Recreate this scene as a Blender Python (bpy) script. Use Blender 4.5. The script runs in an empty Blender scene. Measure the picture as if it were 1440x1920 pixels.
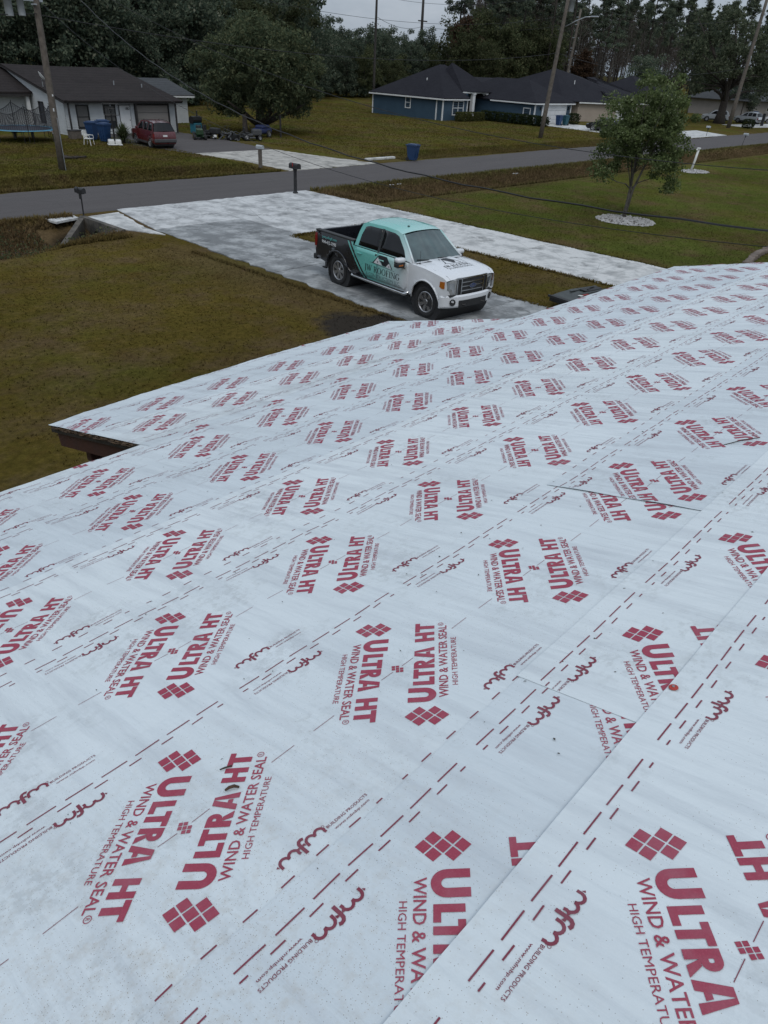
import bpy, bmesh, math, random
import numpy as np
from mathutils import Vector, Matrix
R_ = math.radians
rnd = random.Random(7)
nrng = np.random.default_rng(11)
scene = bpy.context.scene
COL = scene.collection

# ------------------------------------------------------------------ camera, world, sun, exposure
CAMH = 6.1
cam_d = bpy.data.cameras.new('camera'); cam = bpy.data.objects.new('camera', cam_d); COL.objects.link(cam)
cam_d.sensor_fit = 'VERTICAL'; cam_d.sensor_height = 24.0; cam_d.lens = 1326.24/1920*24
cam_d.clip_start = 0.05; cam_d.clip_end = 3000
AZ, PITCH, ROLL = R_(41.677), R_(32.517), R_(3.301)
def _st(v):   # (right, forward, up) seen from the camera's heading -> world, X along the street, Y towards it
    us = (math.sin(AZ), math.cos(AZ)); wt = (-math.cos(AZ), math.sin(AZ))
    return Vector((v[0]*us[0]+v[1]*us[1], v[0]*wt[0]+v[1]*wt[1], v[2]))
cp, sp, cr, sr = math.cos(PITCH), math.sin(PITCH), math.cos(ROLL), math.sin(ROLL)
_F = _st((0, cp, -sp)); _R0 = _st((1, 0, 0)); _U0 = _st((0, sp, cp))
_R = _R0*cr+_U0*sr; _U = _U0*cr-_R0*sr
cam.matrix_world = Matrix(((_R.x, _U.x, -_F.x, 0), (_R.y, _U.y, -_F.y, 0), (_R.z, _U.z, -_F.z, CAMH), (0, 0, 0, 1)))
scene.camera = cam

SUN_EL, SUN_AZ = R_(52), R_(215)          # veiled sun behind the viewer's left shoulder
world = bpy.data.worlds.new('World'); scene.world = world; world.use_nodes = True
wn = world.node_tree; wn.nodes.clear()
def WN(t, **k):
    n = wn.nodes.new(t)
    for a, b in k.items(): setattr(n, a, b)
    return n
sky = WN('ShaderNodeTexSky', sky_type='NISHITA', sun_disc=False, sun_elevation=SUN_EL, sun_rotation=SUN_AZ, air_density=1.0, dust_density=3.0, ozone_density=1.5)
hsv = WN('ShaderNodeHueSaturation'); hsv.inputs['Saturation'].default_value = 0.5
wn.links.new(sky.outputs[0], hsv.inputs['Color'])
tc = WN('ShaderNodeTexCoord'); sxyz = WN('ShaderNodeSeparateXYZ'); wn.links.new(tc.outputs['Generated'], sxyz.inputs[0])
cl = WN('ShaderNodeTexNoise'); cl.inputs['Scale'].default_value = 5.0; cl.inputs['Detail'].default_value = 7; cl.inputs['Roughness'].default_value = 0.55
mp = WN('ShaderNodeMapping'); mp.inputs['Scale'].default_value = (1, 1, 3.2); wn.links.new(tc.outputs['Generated'], mp.inputs[0]); wn.links.new(mp.outputs[0], cl.inputs['Vector'])
rp = WN('ShaderNodeValToRGB'); rp.color_ramp.elements[0].position = 0.36; rp.color_ramp.elements[1].position = 0.66
rp.color_ramp.elements[0].color = (4.4, 5.25, 6.3, 1); rp.color_ramp.elements[1].color = (6.8, 7.55, 8.6, 1)
wn.links.new(cl.outputs['Fac'], rp.inputs[0])
# overcast: the cloud deck gets brighter from the horizon to the zenith (about 1 : 2)
el = WN('ShaderNodeMapRange'); el.inputs['From Min'].default_value = 0.0; el.inputs['From Max'].default_value = 1.0
el.inputs['To Min'].default_value = 0.8; el.inputs['To Max'].default_value = 1.65
wn.links.new(sxyz.outputs['Z'], el.inputs['Value'])
vm = WN('ShaderNodeVectorMath', operation='SCALE'); wn.links.new(rp.outputs[0], vm.inputs[0]); wn.links.new(el.outputs[0], vm.inputs['Scale'])
mx = WN('ShaderNodeMix', data_type='RGBA'); mx.inputs['Factor'].default_value = 0.82
wn.links.new(hsv.outputs[0], mx.inputs['A']); wn.links.new(vm.outputs[0], mx.inputs['B'])
bg = WN('ShaderNodeBackground'); bg.inputs['Strength'].default_value = 0.092
wn.links.new(mx.outputs['Result'], bg.inputs['Color'])
wo = WN('ShaderNodeOutputWorld'); wn.links.new(bg.outputs[0], wo.inputs[0])

sun_d = bpy.data.lights.new('sun', 'SUN'); sun = bpy.data.objects.new('sun', sun_d); COL.objects.link(sun)
sun_d.energy = 0.75; sun_d.angle = R_(25); sun_d.color = (1.0, 0.96, 0.9)
_sd = Vector((math.sin(SUN_AZ)*math.cos(SUN_EL), math.cos(SUN_AZ)*math.cos(SUN_EL), math.sin(SUN_EL)))
sun.rotation_euler = _sd.to_track_quat('Z', 'Y').to_euler(); sun.location = (0, 0, 60)
scene.view_settings.view_transform = 'Standard'; scene.view_settings.look = 'None'
scene.view_settings.exposure = 0.0; scene.view_settings.gamma = 1.0; scene.view_settings.use_curve_mapping = False

# ------------------------------------------------------------------ materials
MATS = {}
def new_mat(name):
    m = bpy.data.materials.new(name); m.use_nodes = True; m.node_tree.nodes.clear(); MATS[name] = m
    nt = m.node_tree
    out = nt.nodes.new('ShaderNodeOutputMaterial'); b = nt.nodes.new('ShaderNodeBsdfPrincipled')
    nt.links.new(b.outputs[0], out.inputs[0])
    return m, nt, b
def nd(nt, t, ins=None, **k):
    n = nt.nodes.new(t)
    for a, v in k.items(): setattr(n, a, v)
    for a, v in (ins or {}).items():
        if isinstance(v, bpy.types.NodeSocket): nt.links.new(v, n.inputs[a])
        else: n.inputs[a].default_value = v
    return n
def c4(c): return (c[0], c[1], c[2], 1.0)
def noise(nt, vec, scale, detail=4, rough=0.55):
    return nd(nt, 'ShaderNodeTexNoise', {'Vector': vec, 'Scale': scale, 'Detail': detail, 'Roughness': rough}).outputs['Fac']
def ramp(nt, fac, stops):
    n = nd(nt, 'ShaderNodeValToRGB', {'Fac': fac}); r = n.color_ramp
    while len(r.elements) < len(stops): r.elements.new(0.5)
    for e, (p_, c) in zip(r.elements, stops): e.position = p_; e.color = c4(c) if len(c) == 3 else c
    return n.outputs['Color']
def mixc(nt, fac, a, b, blend='MIX'):
    n = nd(nt, 'ShaderNodeMix', data_type='RGBA', blend_type=blend)
    for s, v in (('Factor', fac), ('A', a), ('B', b)):
        sock = [i for i in n.inputs if i.name == s and i.type == ('VALUE' if s == 'Factor' else 'RGBA')][0]
        if isinstance(v, bpy.types.NodeSocket): nt.links.new(v, sock)
        else: sock.default_value = v if s == 'Factor' else c4(v)
    return [o for o in n.outputs if o.type == 'RGBA'][0]
def math_(nt, op, a, b=0.0, c=None, clamp=False):
    n = nd(nt, 'ShaderNodeMath', operation=op, use_clamp=clamp)
    for i, v in enumerate((a, b) if c is None else (a, b, c)):
        if isinstance(v, bpy.types.NodeSocket): nt.links.new(v, n.inputs[i])
        else: n.inputs[i].default_value = v
    return n.outputs[0]
def maprange(nt, v, a, b, c=0.0, d=1.0):
    return nd(nt, 'ShaderNodeMapRange', {'Value': v, 'From Min': a, 'From Max': b, 'To Min': c, 'To Max': d}).outputs[0]
def bump(nt, b, h, strength=0.3, dist=0.02):
    n = nd(nt, 'ShaderNodeBump', {'Height': h, 'Strength': strength, 'Distance': dist}); nt.links.new(n.outputs[0], b.inputs['Normal'])
def mat(name, c1, c2=None, scale=3.0, rough=0.6, metal=0.0, bs=0.0, spec=None, bscale=None, detail=5):
    m, nt, b = new_mat(name)
    co = nd(nt, 'ShaderNodeTexCoord').outputs['Object']
    c2 = c2 or tuple(x*0.82 for x in c1)
    f = noise(nt, co, scale, detail)
    col = ramp(nt, f, [(0.35, c1), (0.65, c2)])
    nt.links.new(col, b.inputs['Base Color'])
    rr = maprange(nt, f, 0.3, 0.7, max(rough-0.06, 0.02), min(rough+0.06, 1)); nt.links.new(rr, b.inputs['Roughness'])
    b.inputs['Metallic'].default_value = metal
    if spec is not None: b.inputs['Specular IOR Level'].default_value = spec
    if bs: bump(nt, b, noise(nt, co, bscale or scale*6, 3), bs, 0.01)
    return m

# ------------------------------------------------------------------ object helpers
def link(o, parent=None):
    COL.objects.link(o)
    if parent is not None: o.parent = parent
    return o
def tag(o, label=None, cat=None, group=None, kind=None):
    if label: o['label'] = label
    if cat: o['category'] = cat
    if group: o['group'] = group
    if kind: o['kind'] = kind
    return o
def thing(name, label, cat, loc=(0, 0, 0), rz=0.0, group=None):
    o = bpy.data.objects.new(name, None); COL.objects.link(o); o.location = loc; o.rotation_euler = (0, 0, rz)
    o.empty_display_size = 0.3
    return tag(o, label, cat, group)
def copy_tree(o, parent=None):
    c = o.copy(); COL.objects.link(c)
    if parent is not None: c.parent = parent
    for ch in list(o.children): copy_tree(ch, c)
    return c
SPLIT = {'cab', 'stud', 'porch_post', 'corner_trim', 'vent_pipe', 'wall_lantern', 'handle', 'rear_door', 'front_door', 'rear_door_window', 'front_door_window', 'door_pillar_cover', 'belt_moulding', 'fender_flare', 'windscreen_pillar', 'bumper', 'side_window', 'bed_rail_cap', 'roof_rail', 'insulator_bracket', 'hood_seam', 'leg', 'sill_cladding', 'fascia', 'tag', 'rib', 'window_trim', 'bushing', 'rake_board', 'addition_wall'}
def mk(name, verts, faces, m, parent=None, smooth=False):
    if name in SPLIT:                                             # every loose piece becomes an object of its own
        par = list(range(len(verts)))
        def find(i):
            while par[i] != i: par[i] = par[par[i]]; i = par[i]
            return i
        for f in faces:
            for i in f[1:]: par[find(i)] = find(f[0])
        comp = {}
        for f in faces: comp.setdefault(find(f[0]), []).append(f)
        if len(comp) > 1:
            for fs in comp.values():
                ids = sorted({i for f in fs for i in f}); k = {a: j for j, a in enumerate(ids)}
                o = mk1(name, [verts[i] for i in ids], [tuple(k[i] for i in f) for f in fs], m, parent, smooth)
            return o
    return mk1(name, verts, faces, m, parent, smooth)
def mk1(name, verts, faces, m, parent=None, smooth=False):
    me = bpy.data.meshes.new(name); me.from_pydata([tuple(v) for v in verts], [], faces)
    me.materials.append(MATS[m] if isinstance(m, str) else m)
    if smooth: me.polygons.foreach_set('use_smooth', [True]*len(me.polygons))
    me.update()
    return link(bpy.data.objects.new(name, me), parent)
class MB:
    def __init__(s): s.v = []; s.f = []
    def add(s, V, F):
        n = len(s.v); s.v += [tuple(x) for x in V]; s.f += [tuple(i+n for i in q) for q in F]; return s
    def box(s, x0, x1, y0, y1, z0, z1, M=None):
        V = [(x0, y0, z0), (x1, y0, z0), (x1, y1, z0), (x0, y1, z0), (x0, y0, z1), (x1, y0, z1), (x1, y1, z1), (x0, y1, z1)]
        if M is not None: V = [M @ Vector(q) for q in V]
        return s.add(V, [(0, 3, 2, 1), (4, 5, 6, 7), (0, 1, 5, 4), (1, 2, 6, 5), (2, 3, 7, 6), (3, 0, 4, 7)])
    def bbox(s, x0, x1, y0, y1, z0, z1, b=0.02, M=None):       # box with chamfered edges
        b = min(b, (x1-x0)*.45, (y1-y0)*.45, (z1-z0)*.45)
        bm = bmesh.new(); bmesh.ops.create_cube(bm, size=1.0)
        for q in bm.verts: q.co = Vector(((x0+x1)/2+q.co.x*(x1-x0), (y0+y1)/2+q.co.y*(y1-y0), (z0+z1)/2+q.co.z*(z1-z0)))
        bmesh.ops.bevel(bm, geom=list(bm.edges), offset=b, segments=2, affect='EDGES', profile=0.5)
        return s.frombm(bm, M)
    def frombm(s, bm, M=None):
        bm.verts.index_update(); V = [q.co.copy() for q in bm.verts]
        if M is not None: V = [M @ q for q in V]
        F = [tuple(q.index for q in fc.verts) for fc in bm.faces]; bm.free(); return s.add(V, F)
    def tube(s, pts, r, n=8, caps=True):
        pts = [Vector(q) for q in pts]; rs = r if isinstance(r, (list, tuple)) else [r]*len(pts)
        V = []; prev = None
        for i, q in enumerate(pts):
            d = (pts[min(i+1, len(pts)-1)]-pts[max(i-1, 0)]).normalized()
            if prev is None:
                a = Vector((0, 0, 1)) if abs(d.z) < 0.9 else Vector((1, 0, 0)); e1 = d.cross(a).normalized()
            else: e1 = (prev-d*prev.dot(d)).normalized()
            prev = e1; e2 = d.cross(e1)
            for k in range(n):
                t = 2*math.pi*k/n; V.append(q+(e1*math.cos(t)+e2*math.sin(t))*rs[i])
        F = []
        for i in range(len(pts)-1):
            for k in range(n):
                a, b = i*n+k, i*n+(k+1) % n; F.append((a, b, b+n, a+n))
        if caps: F.append(tuple(range(n-1, -1, -1))); F.append(tuple(range((len(pts)-1)*n, len(pts)*n)))
        return s.add(V, F)
    def lathe(s, prof, n=16, M=None, close=True):               # profile (r, z) around Z
        V = []; F = []
        for r, z in prof:
            for k in range(n): t = 2*math.pi*k/n; V.append(Vector((r*math.cos(t), r*math.sin(t), z)))
        for i in range(len(prof)-1):
            for k in range(n): a, b = i*n+k, i*n+(k+1) % n; F.append((a, b, b+n, a+n))
        if close: F.append(tuple(range(n-1, -1, -1))); F.append(tuple(range((len(prof)-1)*n, len(prof)*n)))
        if M is not None: V = [M @ q for q in V]
        return s.add(V, F)
    def prism(s, poly, z0, z1, M=None):                          # 2D polygon (x, y) extruded in z
        n = len(poly); V = [Vector((a, b, z0)) for a, b in poly]+[Vector((a, b, z1)) for a, b in poly]
        if M is not None: V = [M @ q for q in V]
        return s.add(V, [tuple(range(n-1, -1, -1)), tuple(range(n, 2*n))]+[(i, (i+1) % n, n+(i+1) % n, n+i) for i in range(n)])
    def quad(s, a, b, c, d): return s.add([a, b, c, d], [(0, 1, 2, 3)])
    def build(s, name, m, parent=None, smooth=False): return mk(name, s.v, s.f, m, parent, smooth)
XZ = Matrix(((1, 0, 0, 0), (0, 0, 1, 0), (0, 1, 0, 0), (0, 0, 0, 1)))   # (x, z, y) -> world: draws a prism in the XZ plane, thickness in Y
YZ = Matrix(((0, 0, 1, 0), (1, 0, 0, 0), (0, 1, 0, 0), (0, 0, 0, 1)))   # (y, z, x)
def fast_mesh(name, V, corners, m, parent=None):                  # V (N*corners, 3) numpy: every `corners` verts are one face
    N = len(V)//corners; me = bpy.data.meshes.new(name)
    me.vertices.add(len(V)); me.vertices.foreach_set('co', V.astype(np.float32).ravel())
    me.loops.add(N*corners); me.loops.foreach_set('vertex_index', np.arange(N*corners, dtype=np.int32))
    me.polygons.add(N); me.polygons.foreach_set('loop_start', np.arange(0, N*corners, corners, dtype=np.int32))
    me.polygons.foreach_set('loop_total', np.full(N, corners, dtype=np.int32)); me.update(calc_edges=True)
    me.materials.append(MATS[m]); return link(bpy.data.objects.new(name, me), parent)
_TXT = {}
def text2d(body, bold=0.0, res=2):                                 # glyph outlines as a flat mesh, in a unit box (cap height 1)
    key = (body, bold, res)
    if key in _TXT: return _TXT[key]
    cu = bpy.data.curves.new('lettering', 'FONT'); cu.body = body; cu.size = 1.0; cu.resolution_u = res; cu.offset = bold; cu.fill_mode = 'FRONT'
    ob = bpy.data.objects.new('lettering', cu); COL.objects.link(ob)
    dg = bpy.context.evaluated_depsgraph_get(); me = bpy.data.meshes.new_from_object(ob.evaluated_get(dg))
    V = np.array([v.co[:2] for v in me.vertices]); F = [tuple(q.vertices) for q in me.polygons]
    bpy.data.objects.remove(ob); bpy.data.curves.remove(cu); bpy.data.meshes.remove(me)
    _TXT[key] = (V, F); return V, F
def fit_text(body, x0, x1, y0, y1, bold=0.0, res=2, base=None):    # scaled to fill the box; base: (body to measure the heights on)
    V, F = text2d(body, bold, res); lo, hi = V.min(0), V.max(0)
    if base: Vb, _ = text2d(base, bold, res); lo = np.array([lo[0], Vb[:, 1].min()]); hi = np.array([hi[0], Vb[:, 1].max()])
    W = (V-lo)/(hi-lo); return np.stack([x0+W[:, 0]*(x1-x0), y0+W[:, 1]*(y1-y0)], 1), F
class Flat:                                                       # flat print: 2D shapes collected in one mesh
    def __init__(s): s.V = []; s.F = []; s.n = 0
    def add(s, V, F):
        V = np.asarray(V, float).reshape(-1, 2); s.V.append(V); s.F += [tuple(i+s.n for i in q) for q in F]; s.n += len(V); return s
    def poly(s, p): return s.add(p, [tuple(range(len(p)))])
    def rect(s, x0, x1, y0, y1): return s.poly([(x0, y0), (x1, y0), (x1, y1), (x0, y1)])
    def strip(s, A, B): n = len(A); return s.add(list(A)+list(B), [(i, i+1, n+i+1, n+i) for i in range(n-1)])
    def stroke(s, pts, w):
        P = np.array(pts, float); d = np.gradient(P, axis=0); d /= np.linalg.norm(d, axis=1)[:, None]; nn = np.stack([-d[:, 1], d[:, 0]], 1)*w/2
        return s.strip(P+nn, P-nn)
    def ring(s, cx, cy, r0, r1, n=20):
        t = np.linspace(0, 2*np.pi, n+1); c = np.stack([np.cos(t), np.sin(t)], 1); return s.strip(np.array([cx, cy])+c*r0, np.array([cx, cy])+c*r1)
    def text(s, *a, **k): return s.add(*fit_text(*a, **k))
    def arr(s): return np.concatenate(s.V), s.F

# ------------------------------------------------------------------ the ground's materials
def grass_colour(nt, pos):
    s = nd(nt, 'ShaderNodeSeparateXYZ', {'Vector': pos})
    n1 = noise(nt, pos, 0.22, 5); n2 = noise(nt, pos, 1.1, 6, 0.65); n3 = noise(nt, pos, 7.0, 4, 0.7)
    olive = ramp(nt, n2, [(0.25, (0.074, 0.050, 0.0155)), (0.5, (0.067, 0.054, 0.0135)), (0.75, (0.093, 0.068, 0.019))])
    green = ramp(nt, n2, [(0.25, (0.049, 0.057, 0.0145)), (0.6, (0.062, 0.075, 0.018)), (0.8, (0.081, 0.079, 0.023))])
    brown = ramp(nt, n2, [(0.3, (0.066, 0.046, 0.025)), (0.6, (0.090, 0.065, 0.036)), (0.8, (0.080, 0.065, 0.030))])
    # right-hand lawn (past the driveway) is greener, the far lawns are in between
    gx = maprange(nt, s.outputs['X'], 24, 29); gnear = math_(nt, 'LESS_THAN', s.outputs['Y'], 34.0)
    g = math_(nt, 'MULTIPLY', math_(nt, 'MULTIPLY', gx, gnear), 0.95)
    far = math_(nt, 'MULTIPLY', math_(nt, 'SUBTRACT', 1.0, gnear), 0.4)
    g = math_(nt, 'ADD', g, far); g = math_(nt, 'ADD', g, maprange(nt, n1, 0.4, 0.7, -0.25, 0.45), clamp=True)
    col = mixc(nt, g, olive, green)
    # dead growth on the ditch banks and patches
    y = s.outputs['Y']
    d1 = math_(nt, 'ABSOLUTE', math_(nt, 'SUBTRACT', y, 28.6)); d1 = math_(nt, 'ADD', d1, maprange(nt, n2, 0.2, 0.8, -.9, .9)); d1 = maprange(nt, d1, 3.1, 1.7)
    d2 = math_(nt, 'ABSOLUTE', math_(nt, 'SUBTRACT', y, 39.4)); d2 = math_(nt, 'ADD', d2, maprange(nt, n2, 0.2, 0.8, -.7, .7)); d2 = maprange(nt, d2, 2.6, 0.7, 0, 0.6)
    dd = math_(nt, 'MAXIMUM', d1, d2); dd = math_(nt, 'MULTIPLY', dd, maprange(nt, n2, 0.25, 0.5, 0.55, 1.0))
    pt = maprange(nt, noise(nt, pos, 0.42, 7, 0.72), 0.46, 0.64, 0, 0.85)
    # worn, browner strip along the driveway edge and close to the house
    wx = maprange(nt, math_(nt, 'ABSOLUTE', math_(nt, 'SUBTRACT', s.outputs['X'], 14.2)), 2.0, 0.2, 0, 0.6)
    wx = math_(nt, 'MULTIPLY', wx, math_(nt, 'LESS_THAN', y, 24))
    dd = math_(nt, 'MAXIMUM', math_(nt, 'MAXIMUM', dd, wx), pt)
    col = mixc(nt, dd, col, brown)
    col = mixc(nt, maprange(nt, n3, 0.3, 0.75, 0.0, 1.0), mixc(nt, 1.0, col, (0.62, 0.62, 0.6), 'MULTIPLY'), mixc(nt, 1.0, col, (1.35, 1.3, 1.25), 'MULTIPLY'))
    big = maprange(nt, noise(nt, pos, 0.13, 4, 0.6), 0.3, 0.7, 1.08, 1.62)
    col = nd(nt, 'ShaderNodeVectorMath', {0: col, 'Scale': big}, operation='SCALE').outputs[0]
    # bare dark soil at the corner of the drive
    bx = math_(nt, 'SUBTRACT', s.outputs['X'], 13.5); by = math_(nt, 'SUBTRACT', y, 12.9)
    r2 = math_(nt, 'SQRT', math_(nt, 'ADD', math_(nt, 'MULTIPLY', bx, bx), math_(nt, 'MULTIPLY', math_(nt, 'MULTIPLY', by, by), 0.5)))
    r2 = math_(nt, 'ADD', r2, maprange(nt, n2, 0, 1, -0.7, 0.7))
    col = mixc(nt, maprange(nt, r2, 1.35, 1.0), col, (0.041, 0.035, 0.029))
    cx_ = math_(nt, 'SUBTRACT', s.outputs['X'], 13.5); cy_ = math_(nt, 'SUBTRACT', y, 28.7)        # dark shade of the culvert's mouth, painted into the soil colour
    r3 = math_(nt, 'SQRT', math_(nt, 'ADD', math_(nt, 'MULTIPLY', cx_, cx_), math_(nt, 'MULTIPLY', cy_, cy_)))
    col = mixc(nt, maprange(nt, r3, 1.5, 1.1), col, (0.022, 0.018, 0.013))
    return col, n3
m, nt, b = new_mat('grass'); b.inputs['Roughness'].default_value = 1.0; b.inputs['Specular IOR Level'].default_value = 0.0
pos = nd(nt, 'ShaderNodeNewGeometry').outputs['Position']
col, n3 = grass_colour(nt, pos); nt.links.new(col, b.inputs['Base Color'])
bump(nt, b, noise(nt, pos, 22.0, 4, 0.75), 0.9, 0.05)
m, nt, b = new_mat('grass_blade'); b.inputs['Roughness'].default_value = 1.0; b.inputs['Specular IOR Level'].default_value = 0.0
geo = nd(nt, 'ShaderNodeNewGeometry'); col, n3 = grass_colour(nt, geo.outputs['Position'])
rr = maprange(nt, geo.outputs['Random Per Island'], 0, 1, 1.1, 1.8)
sc_ = nd(nt, 'ShaderNodeVectorMath', {0: col, 'Scale': rr}, operation='SCALE').outputs[0]
nt.links.new(sc_, b.inputs['Base Color'])
nv = nd(nt, 'ShaderNodeVectorMath', {0: geo.outputs['Normal'], 1: (0, 0, 1.6)}, operation='ADD').outputs[0]   # blades pass light, so they shade like the sward, not like flat cards
nt.links.new(nd(nt, 'ShaderNodeVectorMath', {0: nv}, operation='NORMALIZE').outputs[0], b.inputs['Normal'])
tl_ = nd(nt, 'ShaderNodeBsdfTranslucent', {'Color': sc_}); mx_ = nd(nt, 'ShaderNodeMixShader', {0: 0.45, 1: b.outputs[0], 2: tl_.outputs[0]}); nt.links.new(mx_.outputs[0], [n for n in nt.nodes if n.type == 'OUTPUT_MATERIAL'][0].inputs[0])

m, nt, b = new_mat('asphalt'); b.inputs['Roughness'].default_value = 0.9
pos = nd(nt, 'ShaderNodeNewGeometry').outputs['Position']
a1 = ramp(nt, noise(nt, pos, 30, 3, 0.8), [(0.3, (0.052, 0.0455, 0.0440)), (0.7, (0.099, 0.088, 0.0850))])
mpn = nd(nt, 'ShaderNodeMapping', {'Vector': pos, 'Scale': (0.15, 1.6, 1)}).outputs[0]
a2 = mixc(nt, maprange(nt, noise(nt, mpn, 1.0, 5), 0.3, 0.7), a1, mixc(nt, 1.0, a1, (0.78, 0.77, 0.78), 'MULTIPLY'))
cr_ = nd(nt, 'ShaderNodeTexVoronoi', {'Vector': pos, 'Scale': 0.35}, feature='DISTANCE_TO_EDGE').outputs['Distance']
crk = math_(nt, 'MULTIPLY', math_(nt, 'LESS_THAN', cr_, 0.006), maprange(nt, noise(nt, pos, 0.4, 2), 0.5, 0.6, 0, 0.7), clamp=True)
nt.links.new(mixc(nt, crk, a2, (0.035, 0.033, 0.033)), b.inputs['Base Color'])
bump(nt, b, noise(nt, pos, 60, 3, 0.8), 0.5, 0.01)

def concrete(name, dark, light, bias=0.0, sx=0.35, sy=1.4):
    m, nt, b = new_mat(name); b.inputs['Roughness'].default_value = 0.85
    pos = nd(nt, 'ShaderNodeNewGeometry').outputs['Position']
    mpn = nd(nt, 'ShaderNodeMapping', {'Vector': pos, 'Scale': (sy, sx, 1), 'Rotation': (0, 0, 0.25)}).outputs[0]
    n1 = noise(nt, mpn, 0.9, 8, 0.68); n2 = noise(nt, pos, 1.25, 9, 0.72); n3 = noise(nt, pos, 14, 4, 0.7)
    f = math_(nt, 'ADD', math_(nt, 'MULTIPLY', n1, 0.42), math_(nt, 'MULTIPLY', n2, 0.58))
    mid = tuple((p_+q_)*0.5 for p_, q_ in zip(dark, light))
    col = ramp(nt, f, [(0.43-bias, dark), (0.5-bias, mid), (0.56-bias, light)])
    col = mixc(nt, maprange(nt, n3, 0.35, 0.7, 0.0, 0.35), col, mixc(nt, 1.0, col, (0.72, 0.73, 0.74), 'MULTIPLY'))
    st = maprange(nt, noise(nt, pos, 0.8, 7, 0.7), 0.58, 0.64, 0, 0.75)
    col = mixc(nt, st, col, tuple(x*0.55 for x in dark))
    v = nd(nt, 'ShaderNodeTexVoronoi', {'Vector': pos, 'Scale': 0.42}, feature='DISTANCE_TO_EDGE').outputs['Distance']
    crk = math_(nt, 'MULTIPLY', math_(nt, 'LESS_THAN', math_(nt, 'ADD', v, maprange(nt, n3, 0, 1, -.012, .012)), 0.003), maprange(nt, n1, 0.45, 0.55, 0, 0.55))
    col = mixc(nt, crk, col, (0.06, 0.06, 0.06))
    nt.links.new(col, b.inputs['Base Color']); bump(nt, b, n3, 0.25, 0.01)
concrete('concrete_patchy', (0.275, 0.28, 0.28), (0.545, 0.55, 0.545), 0.012, 0.45, 1.1)
concrete('concrete_grey', (0.165, 0.172, 0.174), (0.375, 0.385, 0.385), -0.02, 0.45, 1.1)
concrete('concrete_pale', (0.30, 0.305, 0.30), (0.57, 0.57, 0.555), 0.03, 0.5, 1.2)
concrete('concrete_far', (0.22, 0.21, 0.19), (0.45, 0.43, 0.39), 0.02)
concrete('concrete_old', (0.035, 0.032, 0.027), (0.115, 0.10, 0.082), 0.0, 1.0, 1.0)
mat('soil', (0.05, 0.036, 0.022), (0.028, 0.022, 0.015), 4, 0.95, bs=0.6)

# ------------------------------------------------------------------ ground sheet with the roadside ditches
def sstep(a, b_, x):
    t = np.clip((x-a)/(b_-a), 0, 1); return t*t*(3-2*t)
def ground_z(s, t):
    s = np.asarray(s, float); t = np.asarray(t, float)
    z = 0.010*np.sin(s*0.9+1.3*np.sin(t*0.4))*np.cos(t*0.7)*sstep(38, 45, np.abs(t-34)+30)
    kL = sstep(9, 14, s); nearL = np.clip(1-((t-28.0-.75*kL)/(2.7-.75*kL))**2, 0, 1)*0.80*(1-sstep(14.15, 14.25, s))
    nearR = np.clip(1-((t-28.7)/2.1)**2, 0, 1)*0.45*sstep(28.0, 29.4, s)*(1-0.5*sstep(80, 100, s))
    farL = np.clip(1-((t-39.6)/1.7)**2, 0, 1)*0.42*(1-sstep(30.2, 31.4, s))
    farR = np.clip(1-((t-39.9)/1.6)**2, 0, 1)*0.22*sstep(43, 46, s)
    z = z-nearL-nearR-farL-farR
    z = z+0.02*np.sin(t*7+s*3)*np.sin(s*5-t)*np.clip(nearL+nearR, 0, .5)
    # the far lawn by the woods swells a little
    z = z+0.9*sstep(78, 100, t)*sstep(40, 70, s)
    return z
sl = np.unique(np.round(np.concatenate([np.linspace(-400, -40, 19), np.linspace(-40, 6, 24), np.arange(6, 14, .5), [14.12, 14.15, 14.25, 14.3], np.arange(14.5, 60, .5), np.arange(60, 130, 2.0), np.linspace(130, 300, 35), np.linspace(310, 1400, 28)]), 3))
tl = np.unique(np.round(np.concatenate([np.linspace(-300, -10, 16), np.arange(-10, 22, 1.0), np.arange(22, 31, .3), [30.9], np.arange(31, 38, 1.0), np.arange(38, 44, .3), np.arange(44, 110, 2.0), np.linspace(112, 300, 20), np.linspace(320, 1400, 24)]), 3))
S_, T_ = np.meshgrid(sl, tl); Z_ = ground_z(S_, T_)
ns, ntt = len(sl), len(tl)
V = np.stack([S_.ravel(), T_.ravel(), Z_.ravel()], 1)
F = [(j*ns+i, j*ns+i+1, (j+1)*ns+i+1, (j+1)*ns+i) for j in range(ntt-1) for i in range(ns-1)]
tag(mk('ground', V, F, 'grass', smooth=True), kind='structure')

# road: one strip with ragged edges
xs = np.concatenate([np.arange(-60, 140, 0.6), np.arange(140, 700, 6)])
lo = 31.25+0.012*np.clip(xs-30, 0, 80)*0.6+np.array([rnd.uniform(-.09, .09) for _ in xs])+0.10*np.sin(xs*0.23)
hi = 37.35+0.018*np.clip(xs-20, 0, 90)+np.array([rnd.uniform(-.09, .09) for _ in xs])+0.10*np.sin(xs*0.31+1)
V = []; F = []
for i, x in enumerate(xs):
    V += [(x, lo[i], 0.002), (x, lo[i]+.12, .022), (x, (lo[i]+hi[i])/2, 0.06), (x, hi[i]-.12, .022), (x, hi[i], 0.002)]
    if i: F += [((i-1)*5+k, i*5+k, i*5+k+1, (i-1)*5+k+1) for k in range(4)]
tag(mk('road', V, F, 'asphalt'), kind='structure')

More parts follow.
